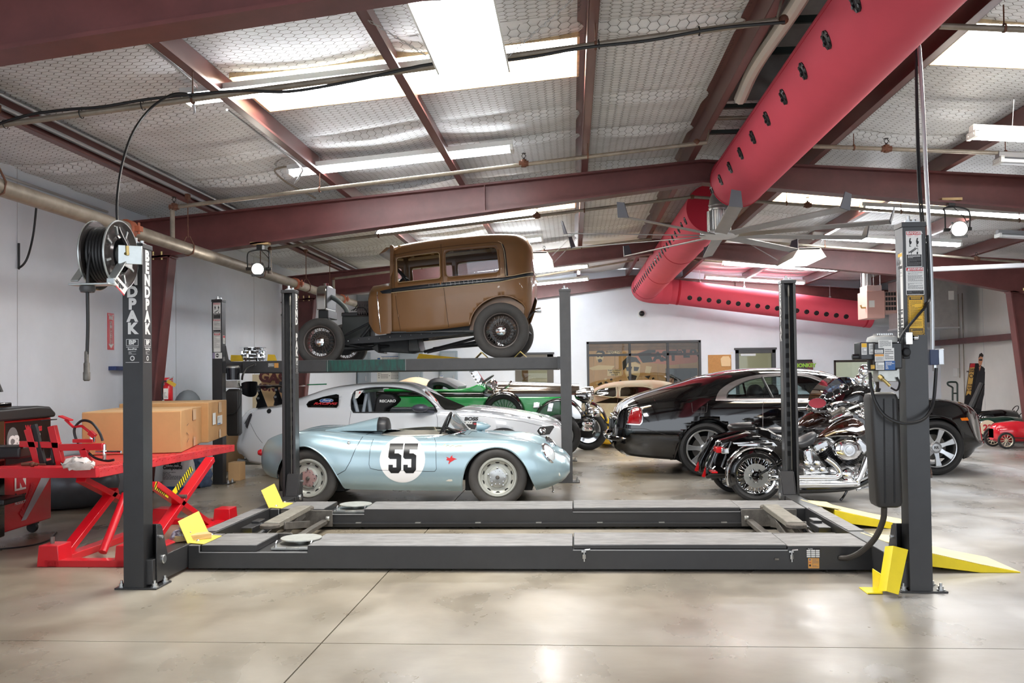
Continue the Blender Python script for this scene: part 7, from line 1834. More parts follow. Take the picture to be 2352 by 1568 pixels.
 for dz in(.0,-.09):b. tube(catmull([(a[0]+.0,-.80,a[1]+dz+.02),(a[0]+.14,-.55,a[1]+dz),(a[0]+.18,0,a[1]+dz),(a[0]+.14,.55,a[1]+dz),(a[0],.80,a[1]+dz+.02)],5),.03,8)
 for y in(-.5,0,.5):b. bar((a[0]+.19,y,a[1]-.14),(a[0]+.19,y,a[1]+.05),.05,.03)
 b. build('bumper',M_CHROME,root)
 ch=MB();ch. box(x0,x1+.3,-.3,.3,.3,.42);ch. build('chassis',M_DARK,root)
 W_=wheel_root(root,S([(880,980)])[0][0],.66,.36);tyre(W_,.36,.24,.17)
 W_=wheel_root(root,S([(880,980)])[0][0],-.66,.36);tyre(W_,.36,.24,.17)
tourer()
def far_cars():
 YN=18.2;YC=19.0;cx=at(1460,950,Y=YC). x;R=(cx,YC,0);S=lambda p,Y=YN:T(R,p,Y)
 root=thing('rusty_sedan','old rusty brown and faded green sedan parked near the mural window','car',R)
 RU=mat('rusty patina paint',(156,116,94),.65,0,var=.4,vscale=2.2,col2=(150,146,128));FG=mat('faded green patina',(152,152,132),.6,0,var=.35,vscale=2.5,col2=(132,112,92))
 x0,x1=S([(1325,950)])[0][0],S([(1640,950)])[0][0]
 cen=S([(1325,930),(1345,912),(1365,893),(1395,880),(1440,874),(1490,872),(1530,876),(1550,884),(1570,905),(1600,915),(1640,940)],YC)
 belt=S([(1325,940),(1350,920),(1365,913),(1450,912),(1560,912),(1640,945)]);bot=S([(1325,985),(1360,1000),(1640,1000)])
 Wt=[(x0,.5),(x0+.2,.66),(x0+.8,.8),(x1-.5,.8),(x1,.6)];gh=lambda x:1.0
 L=loft_coupe(R,S,YC,x0,x1,cen,belt,bot,Wt,gh,70);zs=lambda p:L. side(S(p),vmax=5.5)
 w1=zs(catp([(1362,908),(1372,897),(1390,891),(1412,889),(1416,891),(1416,911),(1400,912)],2));w2=zs(catp([(1424,911),(1427,891),(1450,888),(1480,888),(1500,893),(1512,903),(1508,911)],2))
 e=1e-3;vb=3.0
 top=[(x0,vb),(x1,vb),(x1,7),(x0,7)];low=[(x0,0),(x1,0),(x1,vb),(x0,vb)]
 L. patch('roof',RU,root,top,holes=[w1,w2],dx=.1,dv=.3,thick=.015);L. patch('lower_body',FG,root,low,dx=.1,dv=.4,thick=.015);L. cap('tail',FG,root,0)
 L. patch('side_window',glassmat('dusty glass',(120,124,118),.12),root,w1,off=-.005,dx=.1,dv=.3);L. patch('side_window',MATS['dusty glass'],root,w2,off=-.005,dx=.1,dv=.3)
 for w in(w1,w2):L. line('window_trim',FG,root,w,.012,.002,xv=True,closed=True)
 L. line('door_seam',mat('rust seam',(80,60,48),.8),root,S([(1420,888),(1420,912),(1414,960)]),.004,vmax=5.4)
 for u in(1380,1580):
  c=S([(u,990)])[0]
  for s in(-1,1):W_=wheel_root(root,c[0],s*.68,.33);tyre(W_,.33,.22,.16,n=24);MB(). lathe([(.22,0),(.2,.06*s),(0,.08*s)],20). build('rim',RU,W_)
  # low yellow car between the tourer and the black coupe
 YC2=17.4;cx=at(1390,990,Y=YC2). x;R2=(cx,YC2,0);S2=lambda p,Y=16.7:T(R2,p,Y)
 r2=thing('yellow_car','low bright yellow car seen in the gap beside the black coupe tail','car',R2);Yl=mat('bright yellow paint',(240,190,20),.2,coat=.6)
 m=MB();m. prism(S2(catp([(1370,960),(1385,958),(1408,966),(1440,975),(1500,985),(1500,1010),(1395,1020),(1370,1010)],3)),-.75,.75);m. build('body',Yl,r2,bevel=.05,seg=3)
 m=MB();m. prism(S2([(1383,966),(1420,982),(1420,986),(1380,972)]),-.76,-.74);m. build('black_stripe',M_BLACK,r2);m=MB();m. prism(S2([(1392,985),(1412,985),(1408,1008),(1395,1008)]),-.77,-.74);m. build('side_intake',M_DARK,r2)
 for u in(1440,1500):
  c=S2([(u,1012)])[0]
  for s in(-1,1):W_=wheel_root(r2,c[0],s*.66,.28);tyre(W_,.28,.2,.2,n=24);MB(). lathe([(.2,0),(.18,.06*s),(0,.07*s)],20). build('rim',M_ALLOY,W_)
far_cars()
# ================================================================== TWO CRUISER MOTORCYCLES
M_BROWN=mat('root beer brown paint',(70,30,12),.08,.25,coat=1.,var=.55,vscale=5,col2=(22,10,8))
M_LEA=mat('motorcycle seat leather',(52,54,58),.42)
def bike(name,label,Yb,bagger):
 cx=at(1880,1050,Y=Yb). x;R=(cx,Yb,0);S=lambda p,Y=Yb:T(R,p,Y);root=thing(name,label,'motorcycle',R)
 dx=S([(1910,1000)],Yb)[0][0]-S([(1910,1000)],Yb)[0][0]
 K=M_BLK;C=M_CHROME
 def pz(p,w,nm,m,bev=.012,y=0):return MB(). prism(S(p),y-w,y+w). build(nm,m,root,bevel=bev,seg=3)
 def body(sp,nm,m,n=18):
  """spindle along x from [(u, v, halfheight_px, halfwidth)]"""
  vs=[];k=len(sp)
  q=catmull([(u,v,0)for u,v,h,w in sp],4);hw=catmull([(h,w,0)for u,v,h,w in sp],4)
  for a,b in zip(q,hw):
   (x,z)=S([(a. x,a. y)])[0];z1=S([(a. x,a. y-b. x)])[0][1]-z
   for i in range(n):t=2*pi*i/n;vs. append((x,b. y*cos(t),z+z1*sin(t)))
  N=len(q);o=MB(). add(vs,[(i*n+j,(i+1)*n+j,(i+1)*n+(j+1)%n,i*n+(j+1)%n)for i in range(N-1)for j in range(n)]+[tuple(range(n)),tuple(range((N-1)*n,N*n))]);return o. build(nm,m,root,ang=60)
 def tub(p,r,nm,m,y=0,n=10):return MB(). tube(catmull([(a,y,b)for a,b in S(p)],5),r,n). build(nm,m,root)
 # wheels
 if bagger:rear,front,rp=(1682,1082),(2060,1075),46
 else:rear,front,rp=(1734,1090.5),(2076,1094),60
 for k,(u,v)in enumerate((rear,front)):
  c=S([(u,v)])[0];Rr=c[1];W_=wheel_root(root,c[0],0,c[1]);w=.15;tyre(W_,Rr,Rr*.75,w);rr_=Rr*.75
  MB(). lathe([(rr_+.006,-.055),(rr_-.014,-.05),(rr_-.03,-.02),(rr_-.03,.02),(rr_-.014,.05),(rr_+.006,.055)],48). build('rim',C,W_)
  s=MB()
  for j in range(24):
   for q,d in((-1,1),(1,-1)):a=2*pi*(j+.25*q)/24;s. cyl((.045*cos(a+d*.5),q*.03,.045*sin(a+d*.5)),((rr_-.03)*cos(a),0,(rr_-.03)*sin(a)),.004,5,cap=False)
  s. build('spoke',C,W_)['kind']='stuff'
  MB(). lathe([(0,-.06),(.04,-.05),(.05,-.03),(.05,.03),(.04,.05),(0,.06)],20). build('hub',C,W_)
  bd=MB();bd. lathe([(Rr*.27,-.062),(Rr*.46,-.062),(Rr*.46,-.057),(Rr*.27,-.057)],40,closed=True)
  for j in range(5):a=2*pi*j/5;bd. bar((.03*cos(a),-.06,.03*sin(a)),(Rr*.32*cos(a+.3),-.06,Rr*.32*sin(a+.3)),.03,.006,(0,1,0))
  bd. build('brake_disc',M_STEELP,W_)
  # mudguard
  m=MB();n=26;lo,hi=((20,205)if k==0 else(-5,150));vs=[];ro=Rr+(.035 if k==0 else.025)
  for i in range(n):
   a=radians(lo+(hi-lo)*i/(n-1));grow=1+(.05*max(0,(i/n-.6))if k==0 else 0)
   for j in range(9):b=pi*j/8;rad=ro*grow-(.085 if abs(cos(b))>.9 else.03*cos(b)**2);vs. append((c[0]+rad*cos(a),-.105*cos(b),c[1]+rad*sin(a)+.015))
  o=m. add(vs,[(i*9+j,(i+1)*9+j,(i+1)*9+j+1,i*9+j+1)for i in range(n-1)for j in range(8)]). build('mudguard',K if k==0 else M_BROWN,root,ang=60);o. modifiers. new('t','SOLIDIFY'). thickness=.005
  if k==0:
   st=MB();st. tube([(c[0]+ro*1.0*cos(radians(a)),-.108,c[1]+ro*1.0*sin(radians(a))-.01)for a in range(60,200,8)],.010,6);st. build('mudguard_trim',C,root)
 rc=S([rear])[0]
 if not bagger:
  p=S([(1688,1018),(1770,1013),(1780,1022),(1690,1022)]);m=MB()
  for s in(-1,1):m. prism(p,s*.12,s*.135)
  m. build('fender_strut',C,root,bevel=.004)
  tub([(1734,1090),(1765,1072),(1800,1050)],.014,'swing_arm',K,-.10);q=rc;MB(). lathe([(0,.03),(.03,.025),(.05,0)],16,(q[0],-.085,q[1]),(0,-1,0)). build('axle_cover',K,root)
  tl=MB();a=S([(1655,1032),(1652,1078)])[0];tl. bar((a[0]-.02,-.16,a[1]),(a[0]+.06,-.16,a[1]),.05,.06);tl. build('indicator',C,root,bevel=.01);tl=MB();tl. box(a[0]-.06,a[0]+.02,-.10,.10,a[1]-.03,a[1]+.03);tl. build('tail_lamp',mat('red lens',(190,18,24),.12),root,bevel=.01)
  m=MB();a=S([(1632,1084)])[0];m. box(a[0],a[0]+.06,-.1,.1,a[1],a[1]+.015);m. build('plate_light',mat('red lens',(190,18,24),.12),root)
  body([(1672,981,3,.05),(1678,981,8,.12),(1700,979,9,.15),(1722,978,9,.15),(1730,978,8,.12),(1735,977,4,.05)],'pillion_pad',mat('black pillion leather',(30,30,32),.4));tub([(1722,972),(1728,971),(1735,975)],.016,'pad_strap',K,-.1)
  pz([(1705,986),(1740,981),(1760,984),(1795,1006),(1790,1015),(1740,1000)],.10,'seat_tail',K,.02)
  body([(1770,1004,4,.06),(1790,1006,8,.15),(1815,1016,9,.18),(1835,1018,13,.17),(1855,1010,15,.15),(1868,1003,12,.11),(1874,999,5,.04)],'saddle',M_LEA)
  st=MB()
  for u in range(1775,1800,4):q=S([(u,1004+(u-1775)*.35)])[0];st. ball((q[0],-.17,q[1]),.008,n=6,m=4)
  st. build('saddle_stud',C,root)['kind']='stuff'
  body([(1878,1004,2,.02),(1890,998,7,.08),(1912,988,15,.14),(1940,981,21,.16),(1962,980,22,.15),(1978,985,17,.12),(1986,990,6,.05)],'fuel_tank',M_BROWN)
  body([(1905,968,3,.03),(1925,957,6,.05),(1945,950,8,.05),(1958,953,5,.03)],'tank_console',C);ln=MB();ln. tube(catmull([(a,-.15,b)for a,b in S([(1886,1000),(1910,990),(1940,986),(1970,987)])],5),.010,6);ln. build('tank_stripe',mat('silver cream stripe',(206,190,150),.2,.4),root)
  pz([(1928,985),(1945,979),(1958,980),(1972,974),(1975,985),(1955,990)],.002,'tank_emblem',C,.001,-.165)
  # engine
  def cyl(u0,v0,u1,v1,r,nm):
   a,b=S([(u0,v0),(u1,v1)]);a=Vector((a[0],0,a[1]));b=Vector((b[0],0,b[1]));m=MB();m. cyl(a,b,r*.8,16)
   for i in range(11):c=a+(b-a)*(.08+.6*i/10);m. cyl(c,c+(b-a). normalized()*.006,r,18)
   m. build(nm,mat('finned black cylinder',(44,44,46),.35,.6),root);d=(b-a). normalized();h=MB();h. cyl(a+(b-a)*.74,b,r*1.08,16);h. bar(a+(b-a)*.8-Vector((.02,.0,0)),b+d*.02,.20,.16);h. build('rocker_cover',C,root,bevel=.015)
  cyl(1922,1075,1880,1018,.088,'cylinder');cyl(1938,1075,1977,1018,.088,'cylinder')
  q=S([(1934,1029)])[0];w_=.155;ac=MB();ac. lathe([(0,.10),(.07,.10),(.11,.08),(.125,.05),(.125,0)],32,(0,0,0),(0,-1,0));ac. v=[(x*1.18+q[0],y-.14,z*.92+q[1])for x,y,z in ac. v];ac. build('air_cleaner',C,root)
  MB(). lathe([(.075,.0),(.075,.012),(.062,.016),(.058,.01),(.04,.010),(.036,.016),(0,.018)],28,(q[0]+.0,-.242,q[1]),(0,-1,0)). build('air_cleaner_badge',M_ALLOY,root)
  q=S([(1937,1086)])[0];m=MB();m. lathe([(0,.05),(.035,.05),(.05,.04),(.062,.035),(.068,0)],26,(q[0],-.15,q[1]),(0,-1,0));m. build('timing_cover',C,root);m=MB();m. ball((q[0]-.02,0,q[1]),.2,.15,.12,22,12);m. build('crankcase',M_ALLOY,root)
  pz([(1838,1030),(1858,1024),(1866,1066),(1842,1070)],.13,'oil_tank',C,.03);pz([(1838,1072),(1895,1070),(1905,1088),(1838,1092)],.12,'gearbox',M_ALLOY,.03)
  m=MB()
  for i in range(4):q=S([(1845+i*12,1060+(i%2)*14)])[0];m. lathe([(0,.03),(.03,.02),(.035,0)],14,(q[0],-.14,q[1]),(0,-1,0))
  m. build('cover_cap',C,root)
  tub([(1886,1048),(1905,1062),(1917,1078),(1912,1089),(1890,1091),(1762,1092)],.033,'exhaust',C,-.18,14);tub([(1978,1046),(1968,1072),(1955,1098),(1940,1105),(1772,1108)],.038,'exhaust',C,-.20,14)
  tub([(1990,1098),(1940,1118),(1830,1124),(1790,1118)],.026,'frame_tube',K,-.12);tub([(1998,1000),(1992,1050),(1990,1098)],.022,'frame_tube',C,-.05)
  pz([(1845,1112),(1955,1108),(1960,1118),(1840,1122)],.14,'lower_frame',K,.01);tub([(1938,1122),(1930,1136),(1922,1146)],.012,'kickstand',K,-.12);tub([(1950,1118),(1975,1112),(2000,1108)],.016,'foot_peg',C,-.25);tub([(1955,1100),(1975,1092),(1992,1080)],.014,'engine_bar',C,-.2)
  # handlebar, fork, headlamp, mirrors
  hb=MB()
  for s in(-1,1):hb. tube(catmull([Vector((a,s*y,b))for(a,b),y in zip(S([(2000,958),(1990,935),(1960,925),(1925,934),(1905,940)]),(.06,.16,.34,.42,.44))],5),.014,8)
  hb. build('handlebar',C,root)
  g=MB();q=S([(1900,938),(1880,948)])
  for s in(-1,1):g. cyl((q[0][0],s*.44,q[0][1]),(q[1][0],s*.45,q[1][1]),.019,10);g. ball((q[0][0]+.03,s*.42,q[0][1]),.045,.035,.035,10,7)
  g. build('grip',M_GREYD,root)
  fk=MB();a,b=S([(2010,945),front]);
  for s in(-1,1):fk. cyl((a[0],s*.10,a[1]),(b[0],s*.10,b[1]),.025,10);fk. cyl((a[0]*.5+b[0]*.5,s*.1,(a[1]+b[1])/2),(b[0],s*.1,b[1]),.033,10)
  fk. build('fork',C,root);q=S([(2022,945)])[0];hl=MB();hl. lathe([(0,-.1),(.07,-.08),(.095,0),(.09,.03),(0,.05)],22,(q[0],0,q[1]),'x');hl. build('headlamp',C,root)
  bm=MB();r_=random. Random(4)
  for i in range(16):q=S([(r_. uniform(1972,1992),r_. uniform(936,966))])[0];bm. ball((q[0],r_. uniform(-.2,.1),q[1]),r_. uniform(.014,.03),n=8,m=6)
  bm. build('control_fitting',C,root);a,b=S([(1892,968),(1908,955)]);
 else:
 # saddlebags with rails, fairing, screen, dash
  for s in(-1,1):
   b=MB();vs=[]
   for(y,k)in((.17,1.),(.21,1.),(.36,1.),(.40,.88)):
    cu,cv=1668,1035
    for u,v in((1640,1006),(1700,990),(1752,990),(1764,1020),(1750,1088),(1610,1090),(1612,1060)):q=S([(cu+(u-cu)*k,cv+(v-cv)*k)])[0];vs. append((q[0],s*y,q[1]))
   b. add(vs,[(i*7+j,(i+1)*7+j,(i+1)*7+(j+1)%7,i*7+(j+1)%7)for i in range(3)for j in range(7)]+[tuple(range(7)),tuple(range(21,28))]);b. build('saddlebag',K,root,bevel=.02,seg=3)
   r=MB()
   for du in(0,26):r. tube([(a,s*.405,c)for a,c in S([(1640+du,1008),(1618+du,1064),(1624+du,1068),(1630+du,1062)])],.010,6)
   r. build('bag_rail',C,root)
   q=S([(1606,1078)])[0];MB(). bar((q[0],s*.3,q[1]-.05),(q[0]+.06,s*.3,q[1]+.1),.04,.03). build('bag_reflector',mat('red lens',(190,18,24),.12),root)
   q=S([(1652,1040)])[0];MB(). lathe([(0,.05),(.04,.04),(.05,0)],14,(q[0]-.02,s*.3,q[1]),(-1,0,0)). build('indicator',C,root)
  body([(1740,996,3,.05),(1770,990,9,.15),(1800,990,10,.17),(1835,985,10,.15),(1850,975,5,.06)],'saddle',M_LEA)
  body([(1826,985,3,.03),(1838,976,12,.09),(1860,966,20,.15),(1885,960,24,.17),(1903,961,21,.14),(1914,966,7,.05)],'fuel_tank',M_BROWN)
  en=MB();q=S([(1880,1040)])[0];en. ball((q[0],0,q[1]),.26,.18,.2,18,10);en. build('engine',M_ALLOY,root);tub([(1900,1080),(1780,1085),(1650,1095)],.05,'exhaust',C,-.22,12)
  # batwing fairing: outer shell with gauge panel facing the rider (left)
  f=MB();P=catp([(1862,944),(1872,926),(1905,900),(1945,880),(1972,880),(1995,900),(1990,930),(1960,948),(1925,952),(1880,955)],3);n=len(P)
  vs=[];c=S([(1930,918)])[0]
  for y,k in((-.40,.35),(-.37,.75),(-.28,.95),(0,1.),(.28,.95),(.37,.75),(.40,.35)):
   for a,b in S(P):vs. append((c[0]+(a-c[0])*k,y,c[1]+(b-c[1])*k))
  f. add(vs,[(i*n+j,(i+1)*n+j,(i+1)*n+(j+1)%n,i*n+(j+1)%n)for i in range(6)for j in range(n)]+[tuple(range(n)),tuple(range(6*n,7*n))]);f. build('fairing',K,root,ang=60)
  g=MB();d=Vector((-.55,-.55,.6)). normalized();kr=MB()
  for u,v,r in((1888,914,.035),(1904,910,.055),(1919,903,.055),(1940,893,.045),(1953,896,.06)):
   q=S([(u,v)],Yb-.26)[0];o=(q[0],-.30,q[1]);g. lathe([(r,-.02),(r*1.05,.02),(r*.9,.024),(r*.86,.01)],20,o,d);kr. lathe([(0,.012),(r*.86,.012)],20,o,d)
  g. build('gauge_ring',C,root);kr. build('gauge_face',mat('black gauge face',(30,30,32),.15),root)
  w=MB();a=S(catp([(1868,920),(1876,900),(1895,878),(1915,866),(1940,868),(1952,874)],3));lo=S(catp([(1878,922),(1892,910),(1910,897),(1930,886),(1950,880),(1958,880)],3));n=len(a);vs=[]
  for(pts,k)in((lo,1.),(a,.9)):
   for s in(-1,0,1):
    for x,z in pts:vs. append((x+(.10 if s==0 else 0),s*.26*k,z))
  w. add(vs,[(b0+i,b0+i+1,b0+n+i+1,b0+n+i)for b0 in(3*n,4*n)for i in range(n-1)]+[(b0+i,b0+i+1,b0+3*n+i+1,b0+3*n+i)for b0 in(0,2*n)for i in range(n-1)]);w. build('windscreen',glassmat('blue tinted screen',(58,84,116),.2),root)
  mr=MB();q=S([(1876,925)],Yb-.42)[0];mr. lathe([(0,-.01),(.075,-.008),(.08,0)],22,(0,0,0),(-.3,-.9,.3));mr. v=[(q[0]+x*1.25,-.44+y,q[1]+z*.75)for x,y,z in mr. v];mr. build('mirror',C,root)
  hb=MB()
  for s in(-1,1):hb. tube(catmull([Vector((a,s*y,b))for(a,b),y in zip(S([(1945,940),(1925,930),(1900,934),(1885,940),(1845,942)]),(.06,.2,.36,.42,.46))],5),.014,8)
  for s in(-1,1):
   for u,v in((1895,936),(1888,942),(1880,938),(1848,936)):q=S([(u,v)])[0];hb. ball((q[0],s*.42,q[1]),.03,n=8,m=6)
  hb. build('handlebar',C,root);hm=MB();r_=random. Random(9)
  for u,v,r in((1975,872,.06),(1986,852,.07),(1990,880,.05),(1936,888,.045),(1984,905,.04),(1978,920,.03),(1988,915,.035)):q=S([(u,v)],Yb-.25)[0];hm. ball((q[0],-.25,q[1]),r,r*.7,r*(1.1 if r>.05 else.8),14,9)
  hm. tube([(a,-.24,b)for a,b in S([(1985,860),(1994,885),(1986,915),(1980,940)])],.012,6);hm. build('mirror_lamp_cluster',C,root)
  for u,v in((1985,900),(1978,915)):q=S([(u,v)])[0]
  tub([(1992,890),(1980,925),(1972,945)],.02,'grip',K,-.40);fk=MB();a,b=S([(1990,950),front])
  for s in(-1,1):fk. cyl((a[0],s*.1,a[1]),(b[0],s*.1,b[1]),.03,10)
  fk. build('fork',C,root)
 return root
bike('cruiser_motorcycle','brown and black cruiser motorcycle with spoked wheels, nearest behind the far right post',at(1734,1150.7,Z=0). y,False)
bike('touring_motorcycle','brown touring motorcycle with black fairing and saddlebags behind the nearer one',at(1682,1129,Z=0). y,True)
# ================================================================== LEFT SIDE: HOSE REEL, BIKE TABLE, BOXES, BALANCER
M_RED=mat('workshop red enamel',(204,22,36),.3,coat=.3);M_ZINC=mat('zinc plated bracket',(196,202,200),.3,.75,var=.12,vscale=6)
M_CARD=mat('corrugated cardboard',(190,146,96),.75,var=.08,vscale=3);M_CARD2=mat('lighter cardboard',(206,168,122),.75,var=.08,vscale=3)
def one(name,label,cat,mb,m,**k):return tag(mb. build(name,m,**k),label,cat)
# hose reel on the left post
c=at(276,586,Y=5.47);reel=thing('hose_reel','black air hose reel bolted to the top of the left lift post','hose reel',c);ux_=Vector((1,0,0))
def rp_(u,v,Y=5.47):return at(u,v,Y=Y)-c
M_REEL=mat('dark grey reel disc',(70,66,64),.2,.5)
for x,s in((0,1),(-.15,-1)):
 MB(). lathe([(.11,.012*s),(.125,0),(.19,0),(.205,.010*s),(.215,.012*s),(.222,.0),(.215,-.008*s),(.20,-.006*s),(.10,-.006*s)],44,(x,0,0),'x'). build('disc',M_REEL,reel)
 b=MB();b. tube([(x+.006*s,.219*cos(t),.219*sin(t))for t in[2*pi*k/44 for k in range(44)]],.006,6,closed=True)
 for k in range(8):t=2*pi*k/8+.3;b. bar((x+.004*s,.13*cos(t),.13*sin(t)),(x+.004*s,.185*cos(t),.185*sin(t)),.014,.008,(1,0,0))
 b. build('disc_rib',M_ZINC,reel)
MB(). lathe([(.10,-.15),(.10,0)],32,ax='x'). build('drum',M_SLOT,reel)
h=MB()
for k in range(6):h. tube([(-.128+k*.021,.172*cos(t),.172*sin(t))for t in[2*pi*j/36 for j in range(36)]],.0125,8,closed=True)
h. build('wound_hose',M_BLACK,reel)
b=MB();b. lathe([(.0,.03),(.05,.03),(.062,.022),(.062,0)],24,(.0,0,0),'x');b. build('spring_case',M_ZINC,reel)
b=MB();px_=X0+.02-c. x;b. hexa([(.03,-.075,-.055),(.036,-.075,-.055),(.036,.09,-.09),(.03,.09,-.09),(.03,-.075,.045),(.036,-.075,.045),(.036,.09,.075),(.03,.09,.075)])
b. box(.03,X0+.06-c. x,.06,.09,-.055,.06);b. hexa([(.03,-.085,-.065),(.15,-.01,-.065),(.15,.0,-.065),(.03,-.075,-.065),(.03,-.085,.055),(.15,-.01,.055),(.15,.0,.055),(.03,-.075,.055)]);b. build('mount_plate',M_ZINC,reel,bevel=.004)
b=MB();b. bar((.045,-.01,-.01),(.045,-.20,-.185),.012,.055,(1,0,0));b. bar((-.19,-.01,-.01),(-.19,-.20,-.185),.012,.05,(1,0,0));b. box(-.20,.055,-.25,-.15,-.215,-.203);b. bar((.045,-.20,-.17),(.045,-.20,-.21),.012,.05,(1,0,0));b. build('guide_arm',M_ZINC,reel,bevel=.003)
MB(). lathe([(.02,0),(.045,0),(.048,-.02),(.04,-.038),(.02,-.038)],20,(-.105,-.2,-.218),'z'). build('roller_guide',M_LIFT2,reel)
hs=[Vector((-.1,-.172,.0)),Vector((-.105,-.19,-.1)),Vector((-.105,-.2,-.22)),Vector((-.103,-.2,-.45)),Vector((-.108,-.2,-.62)),Vector((-.112,-.2,-.72))]
MB(). tube(catmull(hs,5),.0105,8). build('hanging_hose',M_BLACK,reel);MB(). lathe([(.010,.1),(.013,.09),(.013,.03),(.018,.02),(.018,-.03),(.021,-.035),(.021,-.08),(.014,-.088),(0,-.088)],14,(-.112,-.2,-.72),'z'). build('coupling',M_GREYD,reel)
bf=MB();bf. tube([(.04,-.05,.0),(.085,-.06,.0)],.012,8);bf. tube([(.08,-.06,-.01),(.078,-.06,.05)],.011,8);bf. build('brass_elbow',mat('brass fitting',(196,174,112),.35,.8),reel)
up=catmull([Vector((.078,-.06,.045)),rp_(272,520),rp_(269,460,5.5),rp_(280,380,5.6),rp_(305,305,5.7),rp_(345,250,5.85),rp_(390,219,5.95),rp_(425,215,6.0),rp_(440,224,6.02)],6);MB(). tube(up,.009,8). build('supply_hose',M_BLACK,reel)
D=Lab((.012,-.06,-.19),(0,1,-.5),(0,.5,1),reel,.1,.1,None,'reel_label',.004);D. poly([(-.08,-.02),(.10,-.02),(.12,.04),(-.09,.04)],M_LABW,1);D. poly([(-.08,-.03),(.10,-.03),(.10,-.02),(-.08,-.02)],M_LABR,1);D. text('Ranger',.01,.01,.045,M_LETB,bold=.04);D. done()
# bike lift table
tb=thing('bike_lift_table','red scissor lift table for motorcycles behind the left lift post','lift table',(-3.7,7.6,0));MR2=mat('scuffed red deck',(206,58,62),.45,var=.22,vscale=7)
def tp(*p):return Vector(p)-Vector((-3.7,7.6,0))
TZ=.70;nr,fr_,w_=(-3.74,6.72),(-3.56,9.05),1.0
m=MB();m. hexa([tp(nr[0]-w_,nr[1],TZ-.075),tp(nr[0],nr[1],TZ-.075),tp(fr_[0],fr_[1],TZ-.07),tp(fr_[0]-w_,fr_[1],TZ-.07),tp(nr[0]-w_,nr[1],TZ),tp(nr[0],nr[1],TZ),tp(fr_[0],fr_[1],TZ),tp(fr_[0]-w_,fr_[1],TZ)]);m. build('deck',MR2,tb,bevel=.004)
tread=MB();r_=random. Random(1)
for i in range(46):
 for j in range(3):y=nr[1]+.03+i*.05;x=nr[0]+(y-nr[1])*.077-.02-j*.05;tread. bar(tp(x-.012,y-.01*(-1)**i,TZ+.001),tp(x+.012,y+.01*(-1)**i,TZ+.001),.006,.002)
for i in range(46):y=nr[1]+.03+i*.05;x=nr[0]+(y-nr[1])*.077+.001;tread. bar(tp(x,y-.012,TZ-.03+.016*(i%2)),tp(x,y+.012,TZ-.02+.006*(i%2)),.003,.005)
o=tread. build('tread_pattern',M_RED,tb,ang=0);o['kind']='stuff'
m=MB();m. box(*[q for p in zip(tp(nr[0]-1.5,nr[1]-.05,TZ-.07),tp(nr[0]+.0,nr[1],TZ+.012))for q in p]);m. build('front_rail',M_RED,tb,bevel=.004)
XA,XB=-3.40,-3.98
def ax_(u,v,X):q=at(u,v,X=X);return tp(X,q. y,q. z)
for(a,b,X)in(((358,1232),(483,1054),XA),((352,1112),(482,1206),XA),((150,1268),(262,1125),XB),((186,1100),(285,1152),XB)):
 m=MB();m. bar(ax_(*a,X),ax_(*b,X),.05,.085,(1,0,0));m. build('scissor_arm',M_RED,tb,bevel=.004)
m=MB();m. cyl(ax_(236,1268,-3.7),ax_(288,1135,-3.7),.032,14);m. build('ram',M_RED,tb);m=MB();m. cyl(ax_(410,1140,XA)+Vector((-.04,0,0)),ax_(410,1140,XA)+Vector((.07,0,0)),.018,10);m. cyl(ax_(272,1141,XB)+Vector((-.04,0,0)),ax_(272,1141,XB)+Vector((.08,0,0)),.018,10);m. build('pivot_bolt',M_GREYD,tb)
ya,yb=6.36,8.34
for X in(-3.92,-3.36):m=MB();m. box(*[q for p in zip(tp(X-.05,ya,.0),tp(X+.05,yb,.055))for q in p]);m. build('base_rail',M_RED,tb,bevel=.004)
for y in(ya+.05,yb-.06):m=MB();m. box(*[q for p in zip(tp(-3.95,y-.05,0),tp(-3.33,y+.05,.05))for q in p]);m. build('base_cross',M_RED,tb,bevel=.004)
for X in(-3.94,-3.34):
 for y in(ya+.09,yb-.09):m=MB();m. prism([(-.09,0),(.09,0),(.075,.16),(-.075,.16)],-.09,.09);m. M=None;m. v=[(a+X+3.7,b+y-7.6,z)for a,b,z in m. v];m. build('base_foot',M_RED,tb,bevel=.006)
m=MB();m. cyl(tp(-3.96,ya+.09,.16),tp(-3.96,ya+.09,.21),.016,8);m. cyl(tp(-3.6,nr[1]+.12,TZ),tp(-3.6,nr[1]+.12,TZ+.03),.01,8);m. build('bolt',M_GREYD,tb)
hz=Lab(ax_(388,1150,XA+.028),(ax_(480,1058,XA)-ax_(358,1232,XA)). normalized(),(0,-.7,.7),tb,.5,.06,None,'hazard_tape',.002);hz. rect(.10,-.02,.50,.045,M_YEL,1);hz. hazard(.16,.045,.50,-.02,9,M_LETB,2);hz. done()
d2=(ax_(440,1172,XA)-ax_(352,1112,XA)). normalized();hz=Lab(ax_(355,1114,XA+.03),d2,(0,.5,.8),tb,.5,.06,None,'hazard_tape',.002);hz. rect(.0,-.03,.27,.035,M_YEL,1);hz. hazard(.0,.035,.22,-.03,7,M_LETB,2);hz. done()
